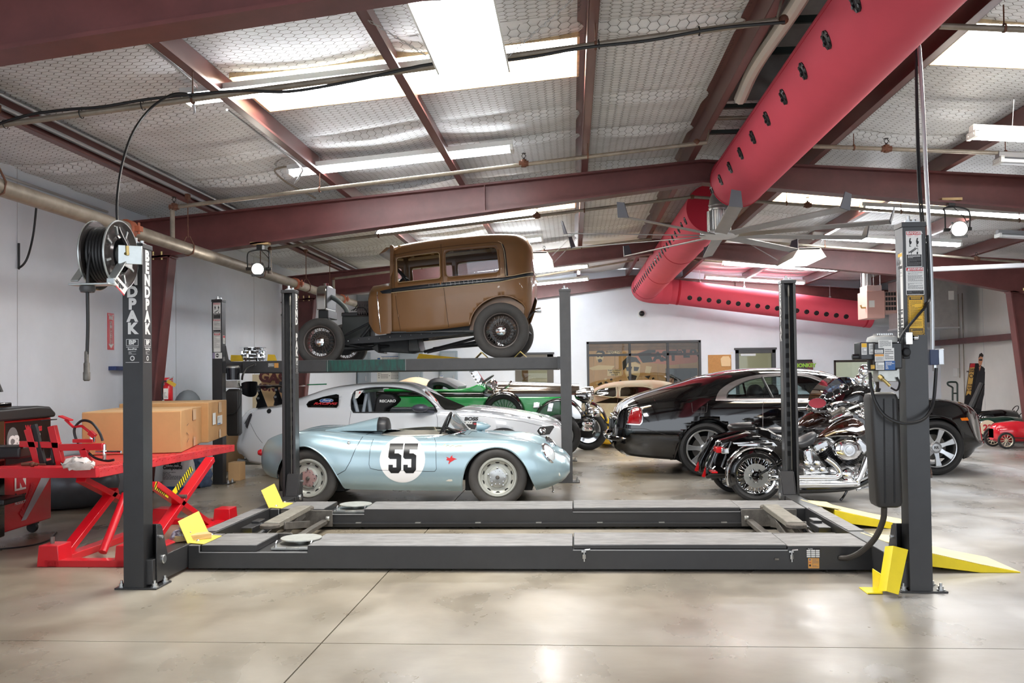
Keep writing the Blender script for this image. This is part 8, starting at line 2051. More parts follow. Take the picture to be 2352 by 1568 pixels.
# wheel clamp, foot pump
def t7(u,v,Y=7.0):return at(u,v,Y=Y)-Vector((-3.7,7.6,0))
cl=MB();cl. bar(t7(66,985),t7(92,1074),.05,.06);cl. bar(t7(120,978),t7(142,1074),.05,.06);cl. bar(t7(48,1019),t7(138,1022),.05,.05);cl. bar(t7(138,1027),t7(238,1025),.05,.055);cl. bar(t7(192,1030),t7(206,1074),.05,.06);cl. bar(t7(142,1066),t7(160,1066),.05,.05);cl. build('wheel_clamp',M_RED,tb,bevel=.004)
gp=MB();gp. bar(t7(78,975),t7(102,1074,6.98),.03,.05);gp. bar(t7(117,1000),t7(124,1064,6.98),.03,.02);gp. bar(t7(96,1071),t7(126,1060),.03,.05);gp. bar(t7(100,965),t7(126,963),.07,.01);gp. build('clamp_grip',M_BLACK,tb,bevel=.003)
pp=MB();pp. tube([t7(150,963),t7(168,980),t7(188,978),t7(210,995)],.012,8);pp. bar(t7(138,955),t7(164,965),.06,.012);pp. bar(t7(206,992),t7(218,1002),.04,.04);pp. bar(t7(170,1012),t7(216,1012),.05,.03);pp. build('foot_pump',M_RED,tb,bevel=.002)
hp_=MB();hp_. tube(catmull([t7(180,1018),t7(172,1000),t7(172,982),t7(188,966),t7(210,970),t7(228,992),t7(236,1012)],6),.011,8);hp_. tube(catmull([t7(204,1040),t7(220,1052),t7(245,1058),t7(262,1056)],5),.010,8);hp_. build('pump_hose',M_BLACK,tb);rd=MB();rd. cyl(t7(220,1038),t7(278,1038),.012,8);rd. cyl(t7(240,1020),t7(240,1055),.014,8);rd. cyl(t7(212,1000),t7(212,1014),.02,10);rd. build('clamp_screw',M_CHROME,tb)
for y_,(u,v)in((7.2,(62,1068)),(7.1,(34,1078))):pass
q=at(180,1064,Z=TZ+.05);rg=MB(). ball((0,0,0),.10,.09,.07,16,10);r_=random. Random(6);rg. v=[(x*1.2+r_. uniform(-.02,.02),y+r_. uniform(-.02,.02),max(-.05,z*.7-.01+r_. uniform(-.018,.018)))for x,y,z in rg. v];one('shop_rag','crumpled white rag lying on the red bike table','rag',rg,mat('white cloth',(222,212,206),.9,var=.2,vscale=14),loc=(q. x,q. y,TZ+.052),ang=70)
q=at(80,1066,Z=TZ+.02);kb=MB();kb. cyl((-.11,0,.018),(.02,0,.018),.014,10);kb. ball((-.02,0,.018),.022,n=10,m=7);kb. cyl((.02,0,.018),(.09,0,.018),.006,6);one('hook_handle','small rusty handled hook lying at the left of the red table','tool',kb,M_RUST,loc=(q. x,q. y,TZ+.002))
def carton(cp,rp2,lp,vt,label,m,m2):
 c_=at(*cp,Z=TZ+.004);r=at(*rp2,Z=TZ+.004);l=at(*lp,Z=TZ+.004);h=at(cp[0],vt,Y=c_. y). z-TZ-.004;e=thing('cardboard_box',label,'box',c_);R_=r-c_;L_=l-c_;up=Vector((0,0,h));z=Vector((0,0,0))
 L_-=R_*(L_. dot(R_)/R_. length_squared);MB(). hexa([z,R_,R_+L_,L_,up,R_+up,R_+L_+up,L_+up]). build('carton',m,e,bevel=.006)
 n=R_. normalized();f=MB()
 for a,b in(((.01,.49)),(.51,.99)):f. hexa([L_*0+R_*a+up,R_*b+up,R_*b+L_+up,R_*a+L_+up]+[q+Vector((0,0,.005))for q in(R_*a+up,R_*b+up,R_*b+L_+up,R_*a+L_+up)])
 f. build('top_flap',m2,e,ang=0);D=Lab(z,n,(0,0,1),e,R_. length,h,None,'box_label',.007);w=R_. length;D. rect(w*.5,h*.98,w*.66,h*.7,mat('clear packing tape',(216,180,136),.25),1);D. rect(w*.52,h*.02,w*.62,h*.25,MATS['clear packing tape'],1)
 return D,w,h
D,w,h=carton((416,1039),(464,1016),(219,1036),944,'brown cardboard box in front, on the red bike table',M_CARD,M_CARD2)
for i,p in enumerate((((.22,.62),(.30,.66),(.30,.65),(.22,.60)),((.2,.45),(.3,.36),(.3,.35),(.2,.43)),((.22,.2),(.3,.28),(.31,.27),(.22,.18)))):D. poly([(w*a,h*b)for a,b in p],M_LETB,1)
D. done();D,w,h=carton((479,1016),(521,1000),(300,1014),925,'taller cardboard box with white labels at the back of the red bike table',M_CARD,M_CARD2)
D. rect(w*.18,h*.72,w*.34,h*.42,M_LABW,1);D. rect(w*.42,h*.62,w*.70,h*.38,M_LABW,1);D. lines(w*.46,h*.58,w*.66,h*.48,3,M_LABG);D. rect(w*.44,h*.42,w*.6,h*.39,M_LABB,2);D. done()
# wheel balancer cabinet with hood and monitor
a,b=at(2,1226,Z=.1),at(118,1190,Z=.1);bal=thing('wheel_balancer','red and black wheel balancer machine at the far left by the wall','machine',a);e=b-a;e. z=0;w=e. length;X_=e. normalized();Yv=Vector((-X_. y,X_. x,0));zt=at(60,962,Y=(a. y+b. y)/2). z-.1
Mb=frameM((0,0,0),X_,Yv);Mb=Matrix(((X_. x,Yv. x,0,0),(X_. y,Yv. y,0,0),(0,0,1,0),(0,0,0,1)))
def bb(nm,m,*bx,bev=.012):o=MB(Mb). box(*bx). build(nm,m,bal,bevel=bev,seg=3);return o
bb('cabinet',M_RED,0,w,0,.22,0,zt);bb('side_post',M_BLK,-.12,-.005,-.04,.26,-.02,zt+.02)
hd=MB(Mb);hd. prism([(-.30,zt),(w-.01,zt),(w,zt+.04),(w-.1,zt+.10),(w-.3,zt+.115),(-.30,zt+.10)],-.05,.24);hd. build('hood',mat('black moulded plastic',(36,36,38),.45),bal,bevel=.02,seg=3);bb('hood_grip',M_BLK,-.1,.12,-.03,.1,zt+.115,zt+.16)
bb('arm',M_BLACK,-.25,.06,-.3,-.02,zt-.30,zt-.20,bev=.02);bb('foot_bar',M_BLACK,w-.04,w+.10,-.05,.0,.42,.47);bb('foot_bar',M_BLACK,-.3,.02,-.2,-.02,.28,.33)
cs=MB(Mb);cs. lathe([(0,-.02),(.045,-.02),(.05,0),(.045,.02),(0,.02)],18,(w-.18,.08,-.05),'x');cs. box(w-.22,w-.14,.04,.12,-.02,.0);cs. build('castor',M_BLACK,bal)
D=Lab((0,0,0),X_,(0,0,1),bal,w,zt,None,'machine_print',.004);D. rect(.06,zt-.02,w-.02,zt-.38,mat('black graphic',(30,24,26),.3),1);D. poly([(.17+.09*cos(t),zt-.17+.11*sin(t))for t in[k*pi/10 for k in range(20)]],M_LABG,2);D. text('Wireless',w*.62,zt-.09,.085,M_LABR,.9,.04,3);D. text('CB',.19,zt-.19,.13,M_LETW,1.,.06,3);D. text('680',w*.7,zt-.16,.06,M_LETW,1,.03,3);D. text('Wheel Balancer',w*.56,zt-.26,.05,M_LABR,.9,.04,3);D. rect(.2,zt-.44,.38,zt-.62,M_LABW,1);D. text('R',.29,zt-.53,.19,M_LABR,1.1,.08,2);D. text('Ranger',.29,zt-.67,.07,M_LETB,.9,.04,2);D. text('PRODUCTS',.29,zt-.73,.035,M_LETW,1.,.04,2)
D. poly([(.30,.06),(.38,.06),(w-.01,.40),(w-.01,.58)],mat('silver band',(170,172,178),.4),1);D. done();text('Bluetooth',.085,D. M@Matrix. Translation((.40,.24,.007))@Matrix. Rotation(radians(54),4,'Z'),M_LABR,bal,sx=1.,bold=.05)
mn=MB();q=at(-6,885,Y=8.0)-bal. location;mn. hexa([q+Vector(v)for v in((-.5,-.02,-.1),(.05,-.02,-.06),(.05,.02,-.06),(-.5,.02,-.1),(-.5,-.02,.3),(-.02,-.02,.1),(-.02,.02,.1),(-.5,.02,.3))]);mn. build('monitor',M_BLACK,bal,bevel=.005)
mn=MB();mn. cyl(q+Vector((-.25,0,-.08)),Vector((-.2,q. y*.3,zt+.05)),.025,8);mn. build('monitor_stand',M_BLACK,bal);ck=MB(). tube(catmull([at(130,1222,Z=.008),at(112,1240,Z=.008),at(60,1254,Z=.008),at(-20,1262,Z=.008)],5),.007,6);one('floor_cable','thin black cable on the floor below the wheel balancer','cord',ck,M_BLACK)
tk_=MB(). ball((0,0,.27),.75,.45,.36,30,16);tk_. v=[(x,y,max(.005,min(z,.55+.02*sin(x*5))))for x,y,z in tk_. v];one('grey_fender','big dark grey moulded car body panel on the floor beside the balancer','car part',tk_,mat('satin grey primer panel',(96,100,106),.3,.3,var=.1),loc=(at(150,1150,Y=9.5). x-.1,9.4,0))
# fire extinguisher, its sign, bag, rags, scraps
fx=thing('fire_extinguisher','small red fire extinguisher hung on the steel column above the boxes','extinguisher',at(386,918,Y=10.42));z=at(386,882,Y=10.42). z-fx. location. z
MB(). lathe([(0,0),(.05,0),(.055,.01),(.055,z-.04),(.04,z),(.02,z+.015),(0,z+.015)],22,ax='z'). build('cylinder',M_RED,fx);v=MB();v. cyl((0,0,z),(0,0,z+.05),.014,8);v. bar((-.01,0,z+.05),(.07,0,z+.09),.02,.012);v. bar((-.02,0,z+.04),(.06,0,z+.05),.02,.01);v. build('valve_handle',M_ZINC,fx);MB(). tube(catmull([Vector((-.01,0,z+.04)),Vector((-.06,-.02,z+.02)),Vector((-.066,-.02,z-.1)),Vector((-.06,-.02,.0))],5),.009,7). build('hose',M_BLACK,fx)
D=Lab((-.03,-.057,.14),ux,uz,fx,.06,.13);D. lines(.005,-.05,.055,-.12,5,M_LABG);D. done();tg=Lab((.03,-.06,z+.06),(.8,0,-.45),(.45,0,.8),fx,.12,.045,mat('yellow tag',(206,170,60),.6));tg. done();bk=MB(). box(-.07,.02,.05,.09,z-.25,z+.08). build('wall_bracket',M_RED,fx)
s0,s1=at(248,718,X=XL+.01),at(258,803,X=XL+.01);sg=MB(). box(XL,XL+.006,s0. y,s1. y+.05,s1. z,s0. z). build('extinguisher_sign',M_RED);tag(sg,'tall narrow red wall sign reading FIRE EXTINGUISHER with arrow','sign')
D=Lab((XL+.006,s0. y,s0. z),(0,1,0),uz,sg,s1. y+.05-s0. y,s0. z-s1. z,None,'sign_print',.001);w=s1. y+.05-s0. y;h=s0. z-s1. z;D. rect(w*.32,-h*.22,w*.68,-h*.86,M_LABW,1);D. poly([(w*.1,-h*.84),(w*.9,-h*.84),(w*.5,-h*.97)],M_LABW,1);D. poly([(w*.1,-h*.03),(w*.5,-h*.08),(w*.9,-h*.03),(w*.9,-h*.07),(w*.1,-h*.07)],M_LABW,1);D. text('FIRE',w*.5,-h*.14,w*.38,M_LABW,.9,.05);D. done()
text('EXTINGUISHER',w*.30,D. M@Matrix. Translation((w*.5,-h*.245,.003)),M_LABR,sg,bold=.04,stack=h*.052)
one('blue_shelf_edge','short dark blue strip mounted on the left wall behind the lift post','shelf',MB(). box(XL,XL+.1,at(249,845,X=XL). y,at(300,845,X=XL). y,at(250,850,X=XL). z,at(250,841,X=XL). z),mat('navy strip',(44,62,110),.5))
q=at(402,1128,Z=0);bg=MB();vs=[];L_=12
for j,(zz,kx,ky)in enumerate(((.0,.8,.8),(.03,1,1),(.2,1.02,1.05),(.33,.95,.8),(.40,.9,.35),(.42,.88,.06))):
 for i in range(24):t=2*pi*i/24;sx_=abs(cos(t))**.5*(1 if cos(t)>0 else-1);sy_=abs(sin(t))**.5*(1 if sin(t)>0 else-1);vs. append((.19*kx*sx_,.11*ky*sy_,zz))
bg. add(vs,[(j*24+i,j*24+(i+1)%24,(j+1)*24+(i+1)%24,(j+1)*24+i)for j in range(5)for i in range(24)]+[tuple(range(120,144))]);o=thing('compound_bag','white printed bag of sweeping compound under the red bike table','bag',(q. x,q. y+.12,0));bg. build('sack',mat('white woven sack',(214,214,216),.5,var=.06),o)
D=Lab((-.17,-.118,.40),ux,uz,o,.34,.38,None,'bag_print',.002);D. text('Sweeping',.13,-.05,.07,M_LETB,.9,.05);D. text('Compound',.14,-.105,.06,M_LETB,.9,.05);D. lines(.02,-.16,.3,-.26,6,M_LABG);D. rect(.02,-.34,.34,-.38,M_LABB,1);D. rect(.16,-.0,.26,-.03,M_LABB,1);D. done()
q=at(466,1118,Z=0);jn=MB(). ball((0,0,.18),.13,.12,.22,16,12);r_=random. Random(3);jn. v=[(x+r_. uniform(-.03,.03),y+r_. uniform(-.03,.03),max(.004,z+r_. uniform(-.02,.02)))for x,y,z in jn. v];one('denim_rags','heap of blue denim rags by the foot of the back lift post','rags',jn,mat('blue denim',(86,104,134),.9,var=.3,vscale=9),loc=(q. x,11.05,0),ang=70)
for(u0,u1,v0,v1,Y,lb)in((520,560,960,1092,12.9,'tall brown cardboard sheet leaning behind the back lift post'),(524,551,1062,1100,11.75,'small open cardboard box on the floor right of the back lift post')):
 a,b=at(u0,v1,Y=Y),at(u1,v0,Y=Y);one('cardboard_box' if Y<12 else 'cardboard_sheet',lb,'cardboard',MB(). box(a. x,b. x,Y,Y+(.2 if Y<12 else.02),.002,b. z),M_CARD2,bevel=.003)
a,b=at(395,935,Y=11.0),at(452,895,Y=11.0);one('grey_cover','grey cloth hump showing behind the taller cardboard box','cover',MB(). ball(((a. x+b. x)/2,11.1,a. z),(b. x-a. x)/2,.2,b. z-a. z,20,10). box((a. x+b. x)/2-.1,(a. x+b. x)/2+.1,11,11.2,0,a. z),mat('grey cloth cover',(126,134,140),.8,var=.1))
# ================================================================== BACK WALL: WINDOWS, DOORS, ROOMS BEHIND, RIGHT WALL
M_FRAME=mat('dark grey window frame',(66,68,72),.45);M_PANE=glassmat('office window glass',(232,236,234),.03);M_PLY=mat('orange plywood mural',(204,156,102),.6,var=.14,vscale=2.2,stretch=(1,1,.25));M_INK=mat('black mural ink',(46,40,38),.6);M_BRNW=mat('brown timber slats',(138,96,56),.6,var=.3,vscale=4)
def framed(o,name_m,x0,x1,z0,z1,xs=(),zs=(),t=.06,y=YB-.02,pane=True):
 m=MB()
 for a in(x0,x1-t):m. box(a,a+t,y,y+.12,z0,z1)
 for a in(z0,z1-t):m. box(x0,x1,y,y+.12,a,a+t)
 m. build('frame',name_m,o,bevel=.004,seg=1)
 for x in xs:MB(). box(x-t/2,x+t/2,y,y+.12,z0+t,z1-t). build('mullion',name_m,o,ang=0)
 for z in zs:MB(). box(x0+t,x1-t,y,y+.10,z-t/2,z+t/2). build('mullion',name_m,o,ang=0)
 X=[x0+t]+[v for x in xs for v in(x,x)]+[x1-t];Z=[z0+t]+[v for q in zs for v in(q,q)]+[z1-t]
 if pane:
  for i in range(0,len(X),2):
   for j in range(0,len(Z),2):MB(). box(X[i],X[i+1],y+.05,y+.056,Z[j],Z[j+1]). build('pane',M_PANE,o,ang=0)
def bx(u,v):q=at(u,v,Y=YB);return q. x,q. z
w7=structure(MB(). box(W1[0],W1[1],YB,YB+.14,W1[2]-.02,W1[2]). build('window_7',M_FRAME));framed(w7,M_FRAME,*W1,xs=(bx(1434,0)[0],bx(1520.5,0)[0]),zs=(bx(0,835)[1],))
d1=structure(MB(). box(D1[0]-.03,D1[1]+.03,YB-.03,YB,D1[3],D1[3]+.05). build('door_1',M_FRAME));framed(d1,M_FRAME,*D1,t=.09);MB(). box(D1[0]+.12,D1[0]+.5,YB-.08,YB-.03,D1[3]-.16,D1[3]-.1). build('door_closer',M_GALV,d1,bevel=.005)
w8=structure(MB(). box(W2[0],W2[1],YB,YB+.14,W2[2]-.02,W2[2]). build('window_8',M_FRAME));framed(w8,mat('dark brown frame',(58,48,44),.5),*W2,t=.05)
d0=structure(MB(). box(D0[0]-.03,D0[1]+.03,YB-.03,YB,D0[3],D0[3]+.05). build('door_2',M_FRAME));framed(d0,mat('taupe door frame',(92,88,82),.5),*D0,t=.16);MB(). box(D0[0]+.17,D0[0]+.33,YB+.04,YB+.08,0,D0[3]-.1). build('timber_edge',M_BRNW,d0)
# rooms behind
YR=YB+3.0
rm=MB();rm. box(XL-.2,XRW+.2,YR,YR+.1,0,3.0);structure(rm. build('wall_office',mat('pale office wall',(196,194,176),.6),ang=0))
structure(MB(). box(XL-.2,XRW+.2,YB+.15,YR,2.75,2.85). build('ceiling',M_DECK,ang=0))
for x in(-3.0,3.75,6.0):structure(MB(). box(x,x+.1,YB+.15,YR,0,2.75). build('wall_partition',mat('office partition',(200,200,196),.6),ang=0))
for i,x in enumerate((-1.0,1.6,4.6,7.1)):
 tag(MB(). box(x-.5,x+.5,YB+1.0,YB+1.5,2.66,2.74). build('office_light',emat('office light',(255,244,224),7.0)),'lit ceiling light in the office room behind the back wall, number %s from the left'%['one','two','three','four'][i],'ceiling light')
mu=thing('mural_board','orange plywood wall with black cartoon mural behind the big window','mural',(1.9,YR-.1,0));mx0,mx1=.0,3.70;zt_=2.08
for i in range(6):x=mx0-1.9+i*(mx1-mx0)/6;MB(). box(x+.003,x+(mx1-mx0)/6-.003,0,.03,0,zt_). build('plywood_panel',M_PLY,mu,ang=0)
for i in range(3):MB(). box(mx0-1.9,mx1-1.9,-.02-.01*(i%2),.03,zt_+i*.1,zt_+i*.1+.095). build('timber_plank',M_BRNW,mu,ang=0)
def mp(u,v):q=at(u,v,Y=YR-.1);return(q. x-1.9,q. z)
D=Lab((0,0,0),ux,uz,mu,1,1,None,'mural_print',.003)
def ink(p,m=M_INK,lv=1):D. poly([mp(*q)for q in p],m,lv)
PK=mat('pink mural wash',(212,128,104),.6);CRM=mat('cream mural wash',(226,196,150),.6)
ink([(1455,815),(1490,798),(1580,795),(1608,815),(1600,832),(1540,838),(1470,830)],PK)
ink([(1463,812),(1489,803),(1500,831),(1476,833)],M_INK,2)
for t_,u,v,s in(('F',1496,818,.42),('a',1511,820,.36),('s',1528,818,.36),('t',1546,818,.36),("'n'",1562,808,.2),('L',1576,812,.32),('o',1592,806,.3),('u',1606,812,.25)):x,z=mp(u,v);D. text(t_. upper()if t_ in 'Fast' else t_,x,z,s,M_INK,1.1,.06,3)
def face(u,v,k,f):
 ink([(u+f*a*k,v+b*k)for a,b in((-16,-10),(-8,-22),(8,-24),(18,-14),(17,2),(11,-4),(8,-12),(-6,-14))],M_INK,2);ink([(u+f*a*k,v+b*k)for a,b in((-15,-8),(-5,-13),(9,-11),(14,4),(8,20),(-6,22),(-14,10))],CRM,1)
 ink([(u+f*a*k,v+b*k)for a,b in((-13,-4),(-3,-5),(-3,3),(-10,3))],M_INK,3);ink([(u+f*a*k,v+b*k)for a,b in((0,-5),(12,-4),(10,3),(2,3))],M_INK,3);ink([(u+f*a*k,v+b*k)for a,b in((-9,12),(2,9),(9,14),(6,21),(-5,23))],M_INK,3)
face(1378,818,.62,1);face(1452,848,1.25,-1)
for(u0,v0,u1,v1,tx)in((1396,805,1424,817,"WANT YOU|EYES!"),(1395,848,1428,863,"THAT'S WHAT|I'M TALKIN|ABOUT")):
 ink([(u0,v0),(u1,v0),(u1,v1),(u0,v1)],CRM,2);n=tx. split('|')
 for i,w in enumerate(n):x,z=mp((u0+u1)/2,v0+(i+.5)*(v1-v0)/len(n));D. text(w,x,z,.085 if len(n)==2 else.06,M_INK,1,.03,4)
for i in range(26):r_=random. Random(i);u,v=1352+r_. random()*150,868+r_. random()*16;ink([(u,v),(u+5,v-2),(u+7,v+2),(u+2,v+4)],M_INK if i%2 else CRM,2)
ink([(1352,845),(1375,838),(1412,840),(1405,848),(1360,850)],CRM,1);ink([(1484,840),(1497,842),(1493,858),(1481,856)],CRM,1);ink([(1480,864),(1494,862),(1490,870)],M_INK,2);D. done()
tvs=MB();a,b=at(1529,846,Y=YR-.2),at(1603,900,Y=YR-.2);tvs. box(a. x,b. x,YR-.2,YR-.14,b. z,a. z);one('dark_screen','large dark screen hanging on the mural behind the right window panes','screen',tvs,mat('glossy dark screen',(28,20,24),.08),bevel=.01)
# person behind the glass
pq=at(1541,872,Y=YB+.9);pe=thing('person','dark haired person in a black sleeveless top standing behind the window glass','person',(pq. x,YB+.9,0));zh=pq. z-.02
SK=mat('skin tone',(206,150,120),.6)
def skin(pts,edges,rad,nm,m):
 me=bpy. data. meshes. new(nm);me. from_pydata(pts,edges,[]);o=link(me,nm,m,pe,ang=0);o. modifiers. new('skin','SKIN');
 for i,v in enumerate(me. skin_vertices[0]. data):v. radius=(rad[i]*1.0,rad[i]*(.7 if rad[i]>.09 else 1));v. use_root=i==0
 s=o. modifiers. new('s','SUBSURF');s. levels=2;s. render_levels=2;return o
z0=zh-1.48
skin([(0,0,z0+.92),(0,0,z0+1.15),(0,0,z0+1.33),(0,-.01,z0+1.41),(0,-.02,z0+1.48),(0,-.02,z0+1.56),(-.16,0,z0+1.32),(-.2,-.02,z0+1.06),(-.17,-.18,z0+.9),(.16,0,z0+1.32),(.2,-.02,z0+1.06),(.17,-.18,z0+.9),(-.09,0,z0+.84),(-.1,-.01,z0+.45),(-.1,.01,z0+.06),(-.1,-.12,z0+.03),(.09,0,z0+.84),(.1,-.01,z0+.45),(.1,.01,z0+.06),(.1,-.12,z0+.03)],[(0,1),(1,2),(2,3),(3,4),(4,5),(2,6),(6,7),(7,8),(2,9),(9,10),(10,11),(0,12),(12,13),(13,14),(14,15),(0,16),(16,17),(17,18),(18,19)],[.15,.13,.13,.055,.085,.08,.055,.04,.03,.055,.04,.03,.09,.06,.045,.035,.09,.06,.045,.035],'body',SK)
MB(). lathe([(.17,z0+.88),(.165,z0+1.1),(.175,z0+1.28),(.13,z0+1.37),(.08,z0+1.39)],20,ax='z'). build('top',mat('black cotton top',(22,22,24),.8),pe);MB(). ball((0,.025,z0+1.55),.10,.095,.115,18,12). ball((0,.06,z0+1.42),.09,.05,.17,14,10). build('hair',mat('dark brown hair',(34,24,20),.5),pe)
f=MB()
for s in(-1,1):f. ball((s*.033,-.098,z0+1.53),.012,n=8,m=6)
f. ball((0,-.11,z0+1.50),.012,.018,.02,8,6);f. ball((0,-.1,z0+1.462),.026,.01,.007,8,6);f. build('face_features',mat('face shade',(110,66,56),.6),pe)
# boards, poster, camera
a,b=bx(1626,815),bx(1680,880);cbd=MB(). box(a[0],b[0],YB-.03,YB,b[1],a[1]). build('cork_board',mat('cork board',(188,138,84),.8,var=.1,vscale=20));tag(cbd,'tall cork board on the back wall between the mural window and the glazed door','board');a,b=bx(1654,818),bx(1678,841);x0_,x1_,zb_,zt_=a[0],b[0],b[1],a[1]
MB(). prism([(x0_+.02,zb_),(x1_-.01,zb_),(x1_,zt_-.08),(x1_-.05,zt_),(x0_+.06,zt_),(x0_,zt_-.07)],YB-.05,YB-.03). build('bread_slice_sign',mat('pale bread sign',(226,196,152),.7),cbd,bevel=.006)
a,b=bx(1826,826),bx(1866,862);ps=MB(). box(a[0],b[0],YB-.03,YB,b[1],a[1]). build('framed_poster',mat('black poster frame',(22,22,24),.4));tag(ps,'black framed poster on the back wall behind the far right post','poster');D=Lab((a[0]+.04,YB-.03,a[1]-.04),ux,uz,ps,b[0]-a[0]-.08,a[1]-b[1]-.08,mat('dark poster print',(70,60,66),.4));D. text('MONKEY',.2,-.11,.13,mat('lime poster text',(150,200,70),.5),1.,.05);D. rect(.26,-.02,.40,-.3,mat('maroon poster',(110,60,66),.5));D. done()
q=at(1474,720,Y=YB-.05);cm=thing('security_camera','small white dome security camera on the back wall below the red duct','camera',q);MB(). lathe([(.1,.06),(.1,.0),(.075,-.02)],22,ax='y'). build('base',M_FIX,cm);MB(). ball((0,-.02,0),.072,n=16,m=10). build('dome',mat('black dome',(14,14,16),.05),cm)
a=bx(1678,808);MB(). box(a[0],a[0]+.06,YB-.01,YB,a[1]-.04,a[1]). build('wall_plate',M_FIX,wb)
# electrical cabinets and notices at the left of the back wall
GC=mat('blue grey cabinet',(150,164,174),.4);lst=((824,852,'left'),(918,972,'middle wide'),(1012,1052,'right'))
for u0,u1,lb in lst:
 a,b=bx(u0,790),bx(u1,900);c=thing('electrical_cabinet',lb+' blue grey electrical cabinet on the back wall behind the white coupe','cabinet',(a[0],YB-.2,0));MB(). box(0,b[0]-a[0],0,.2,.3,2.05). build('body',GC,c,bevel=.008);MB(). box(.04,b[0]-a[0]-.04,-.012,0,.35,2.0). build('door',mat('cabinet door',(160,172,182),.4),c,bevel=.004);MB(). box(b[0]-a[0]-.09,b[0]-a[0]-.07,-.04,-.012,1.3,1.42). build('handle',M_GALV,c)
for u0,u1,v0,v1,lb,hd in((866,900,820,876,'left white sheet',M_LABB),(874,926,818,830,'strip',M_LABB),(873,894,832,874,'bordered sheet',M_LABB),(896,926,832,876,'right white sheet',M_LABG),(1013,1021,862,876,'small card',M_LABB)):
 a,b=bx(u0,v0),bx(u1,v1);y=YB-(.215 if u0>1000 else.03 if u0!=866 else.02);n=MB(). box(a[0],b[0],y-.004,y,b[1],a[1]). build('notice',M_LABW);tag(n,lb+' of the paper notices on the back wall','notice');D=Lab((a[0],y-.004,a[1]),ux,uz,n,b[0]-a[0],a[1]-b[1],None);w=b[0]-a[0];h=a[1]-b[1];D. rect(w*.04,-h*.03,w*.96,-h*.14,hd);D. lines(w*.08,-h*.2,w*.92,-h*.9,9,M_LABG,.4,int(u0));D. done()
a=at(705,885,Y=16.4);one('green_rod','thin green rod sticking out beside the rear brown column','rod',MB(). cyl((-5.15,16.7,1.26),(-4.72,16.62,1.27),.012,8),mat('green rod',(30,130,90),.4))
# sign boards leaning at the left
a,b=at(598,915,Y=14.6),at(646,850,Y=14.6);gs=MB(). hexa([Vector(v)for v in((a. x+.1,14.55,0),(b. x+.2,14.55,0),(b. x+.2,14.6,0),(a. x+.1,14.6,0),(a. x-.05,14.75,b. z),(b. x-.0,14.75,b. z),(b. x,14.8,b. z),(a. x-.05,14.8,b. z))]). build('gas_sign',mat('cream sign board',(214,178,130),.6),bevel=.01);tag(gs,'cream wooden sign with maroon letters GAS leaning behind the wing of the white coupe','sign')
q=at(624,868,Y=14.68);text('GAS',.24,frameM(q,(1,0,-.12),(.1,.1,1)),mat('maroon sign letter',(84,30,30),.5),gs,bold=.05,ext=.006);q=at(626,892,Y=14.62);text('MONKEY',.15,frameM(q,(1,0,-.12),(.1,.1,1)),MATS['maroon sign letter'],gs,bold=.05,ext=.006)
a=at(560,860,Y=15.2);one('cream_board','pale cream panel leaning on the left wall behind the rear wing','board',MB(). box(a. x-.2,a. x+.35,15.2,15.25,.3,a. z),mat('cream board',(222,208,176),.6))
# unit heater and duct box
a,b=at(1991,668,Y=18.6),at(2033,730,Y=18.6);ht=thing('unit_heater','pinkish unit heater hanging under the roof in front of the red branch duct','heater',a);PKH=mat('pinkish beige heater',(204,160,150),.45);w=b. x-a. x;h=a. z-b. z
MB(). box(0,w,0,.6,-h,0). build('casing',PKH,ht,bevel=.008);MB(). box(.02,w*.9,.05,.5,0,.12). build('flue_box',mat('pale heater top',(226,200,196),.45),ht,bevel=.005);MB(). box(w,w+.27,.04,.56,-h+.1,-.02). build('louvre_frame',mat('heater frame',(186,150,140),.45),ht,bevel=.005);lv=MB()
for i in range(4):
 for j in range(4):lv. box(w+.03+i*.055,w+.07+i*.055,.025,.04,-h+.16+j*.1,-h+.23+j*.1)
lv. build('louvre',M_SLOT,ht);lb_=MB(). box(.04,.15,-.004,0,-h*.6,-h*.35). build('rating_label',M_LABW,ht);hg=MB()
for x,y in((.05,.1),(w-.05,.1),(.05,.5),(w-.05,.5)):hg. cyl((x,y,0),(x,y,.6),.008,6)
hg. build('hanger',M_GALV,ht);MB(). tube(catmull([Vector((.1,.3,.1)),Vector((.1,.3,.3)),Vector((.1,.3,.7))],3),.09,14). build('flue_pipe',M_GALV,ht)
gv=MB();gv. tube([(0,.1,-h*.6),(-.08,.1,-h*.6),(-.1,.1,-h*.5)],.02,8);gv. build('gas_valve',mat('brass fitting',(196,174,112),.35,.8),ht)
a,b=at(2135,655,Y=20.5),at(2202,750,Y=20.5);dcx=MB(). box(a. x-.6,b. x,20.5,21.4,b. z,a. z+.15). build('duct_box',mat('dull galvanised duct',(170,168,166),.5,.5,var=.1),bevel=.006);tag(dcx,'grey sheet metal duct box hanging at the right behind the lift post','duct');MB(). box(a. x-.62,b. x+.02,20.48,21.42,b. z-.03,b. z). build('bottom_flange',M_GALV,dcx);q=at(2178,668,Y=20.5);MB(). box(q. x,q. x+.12,20.494,20.5,q. z-.2,q. z). build('label',M_LABW,dcx)
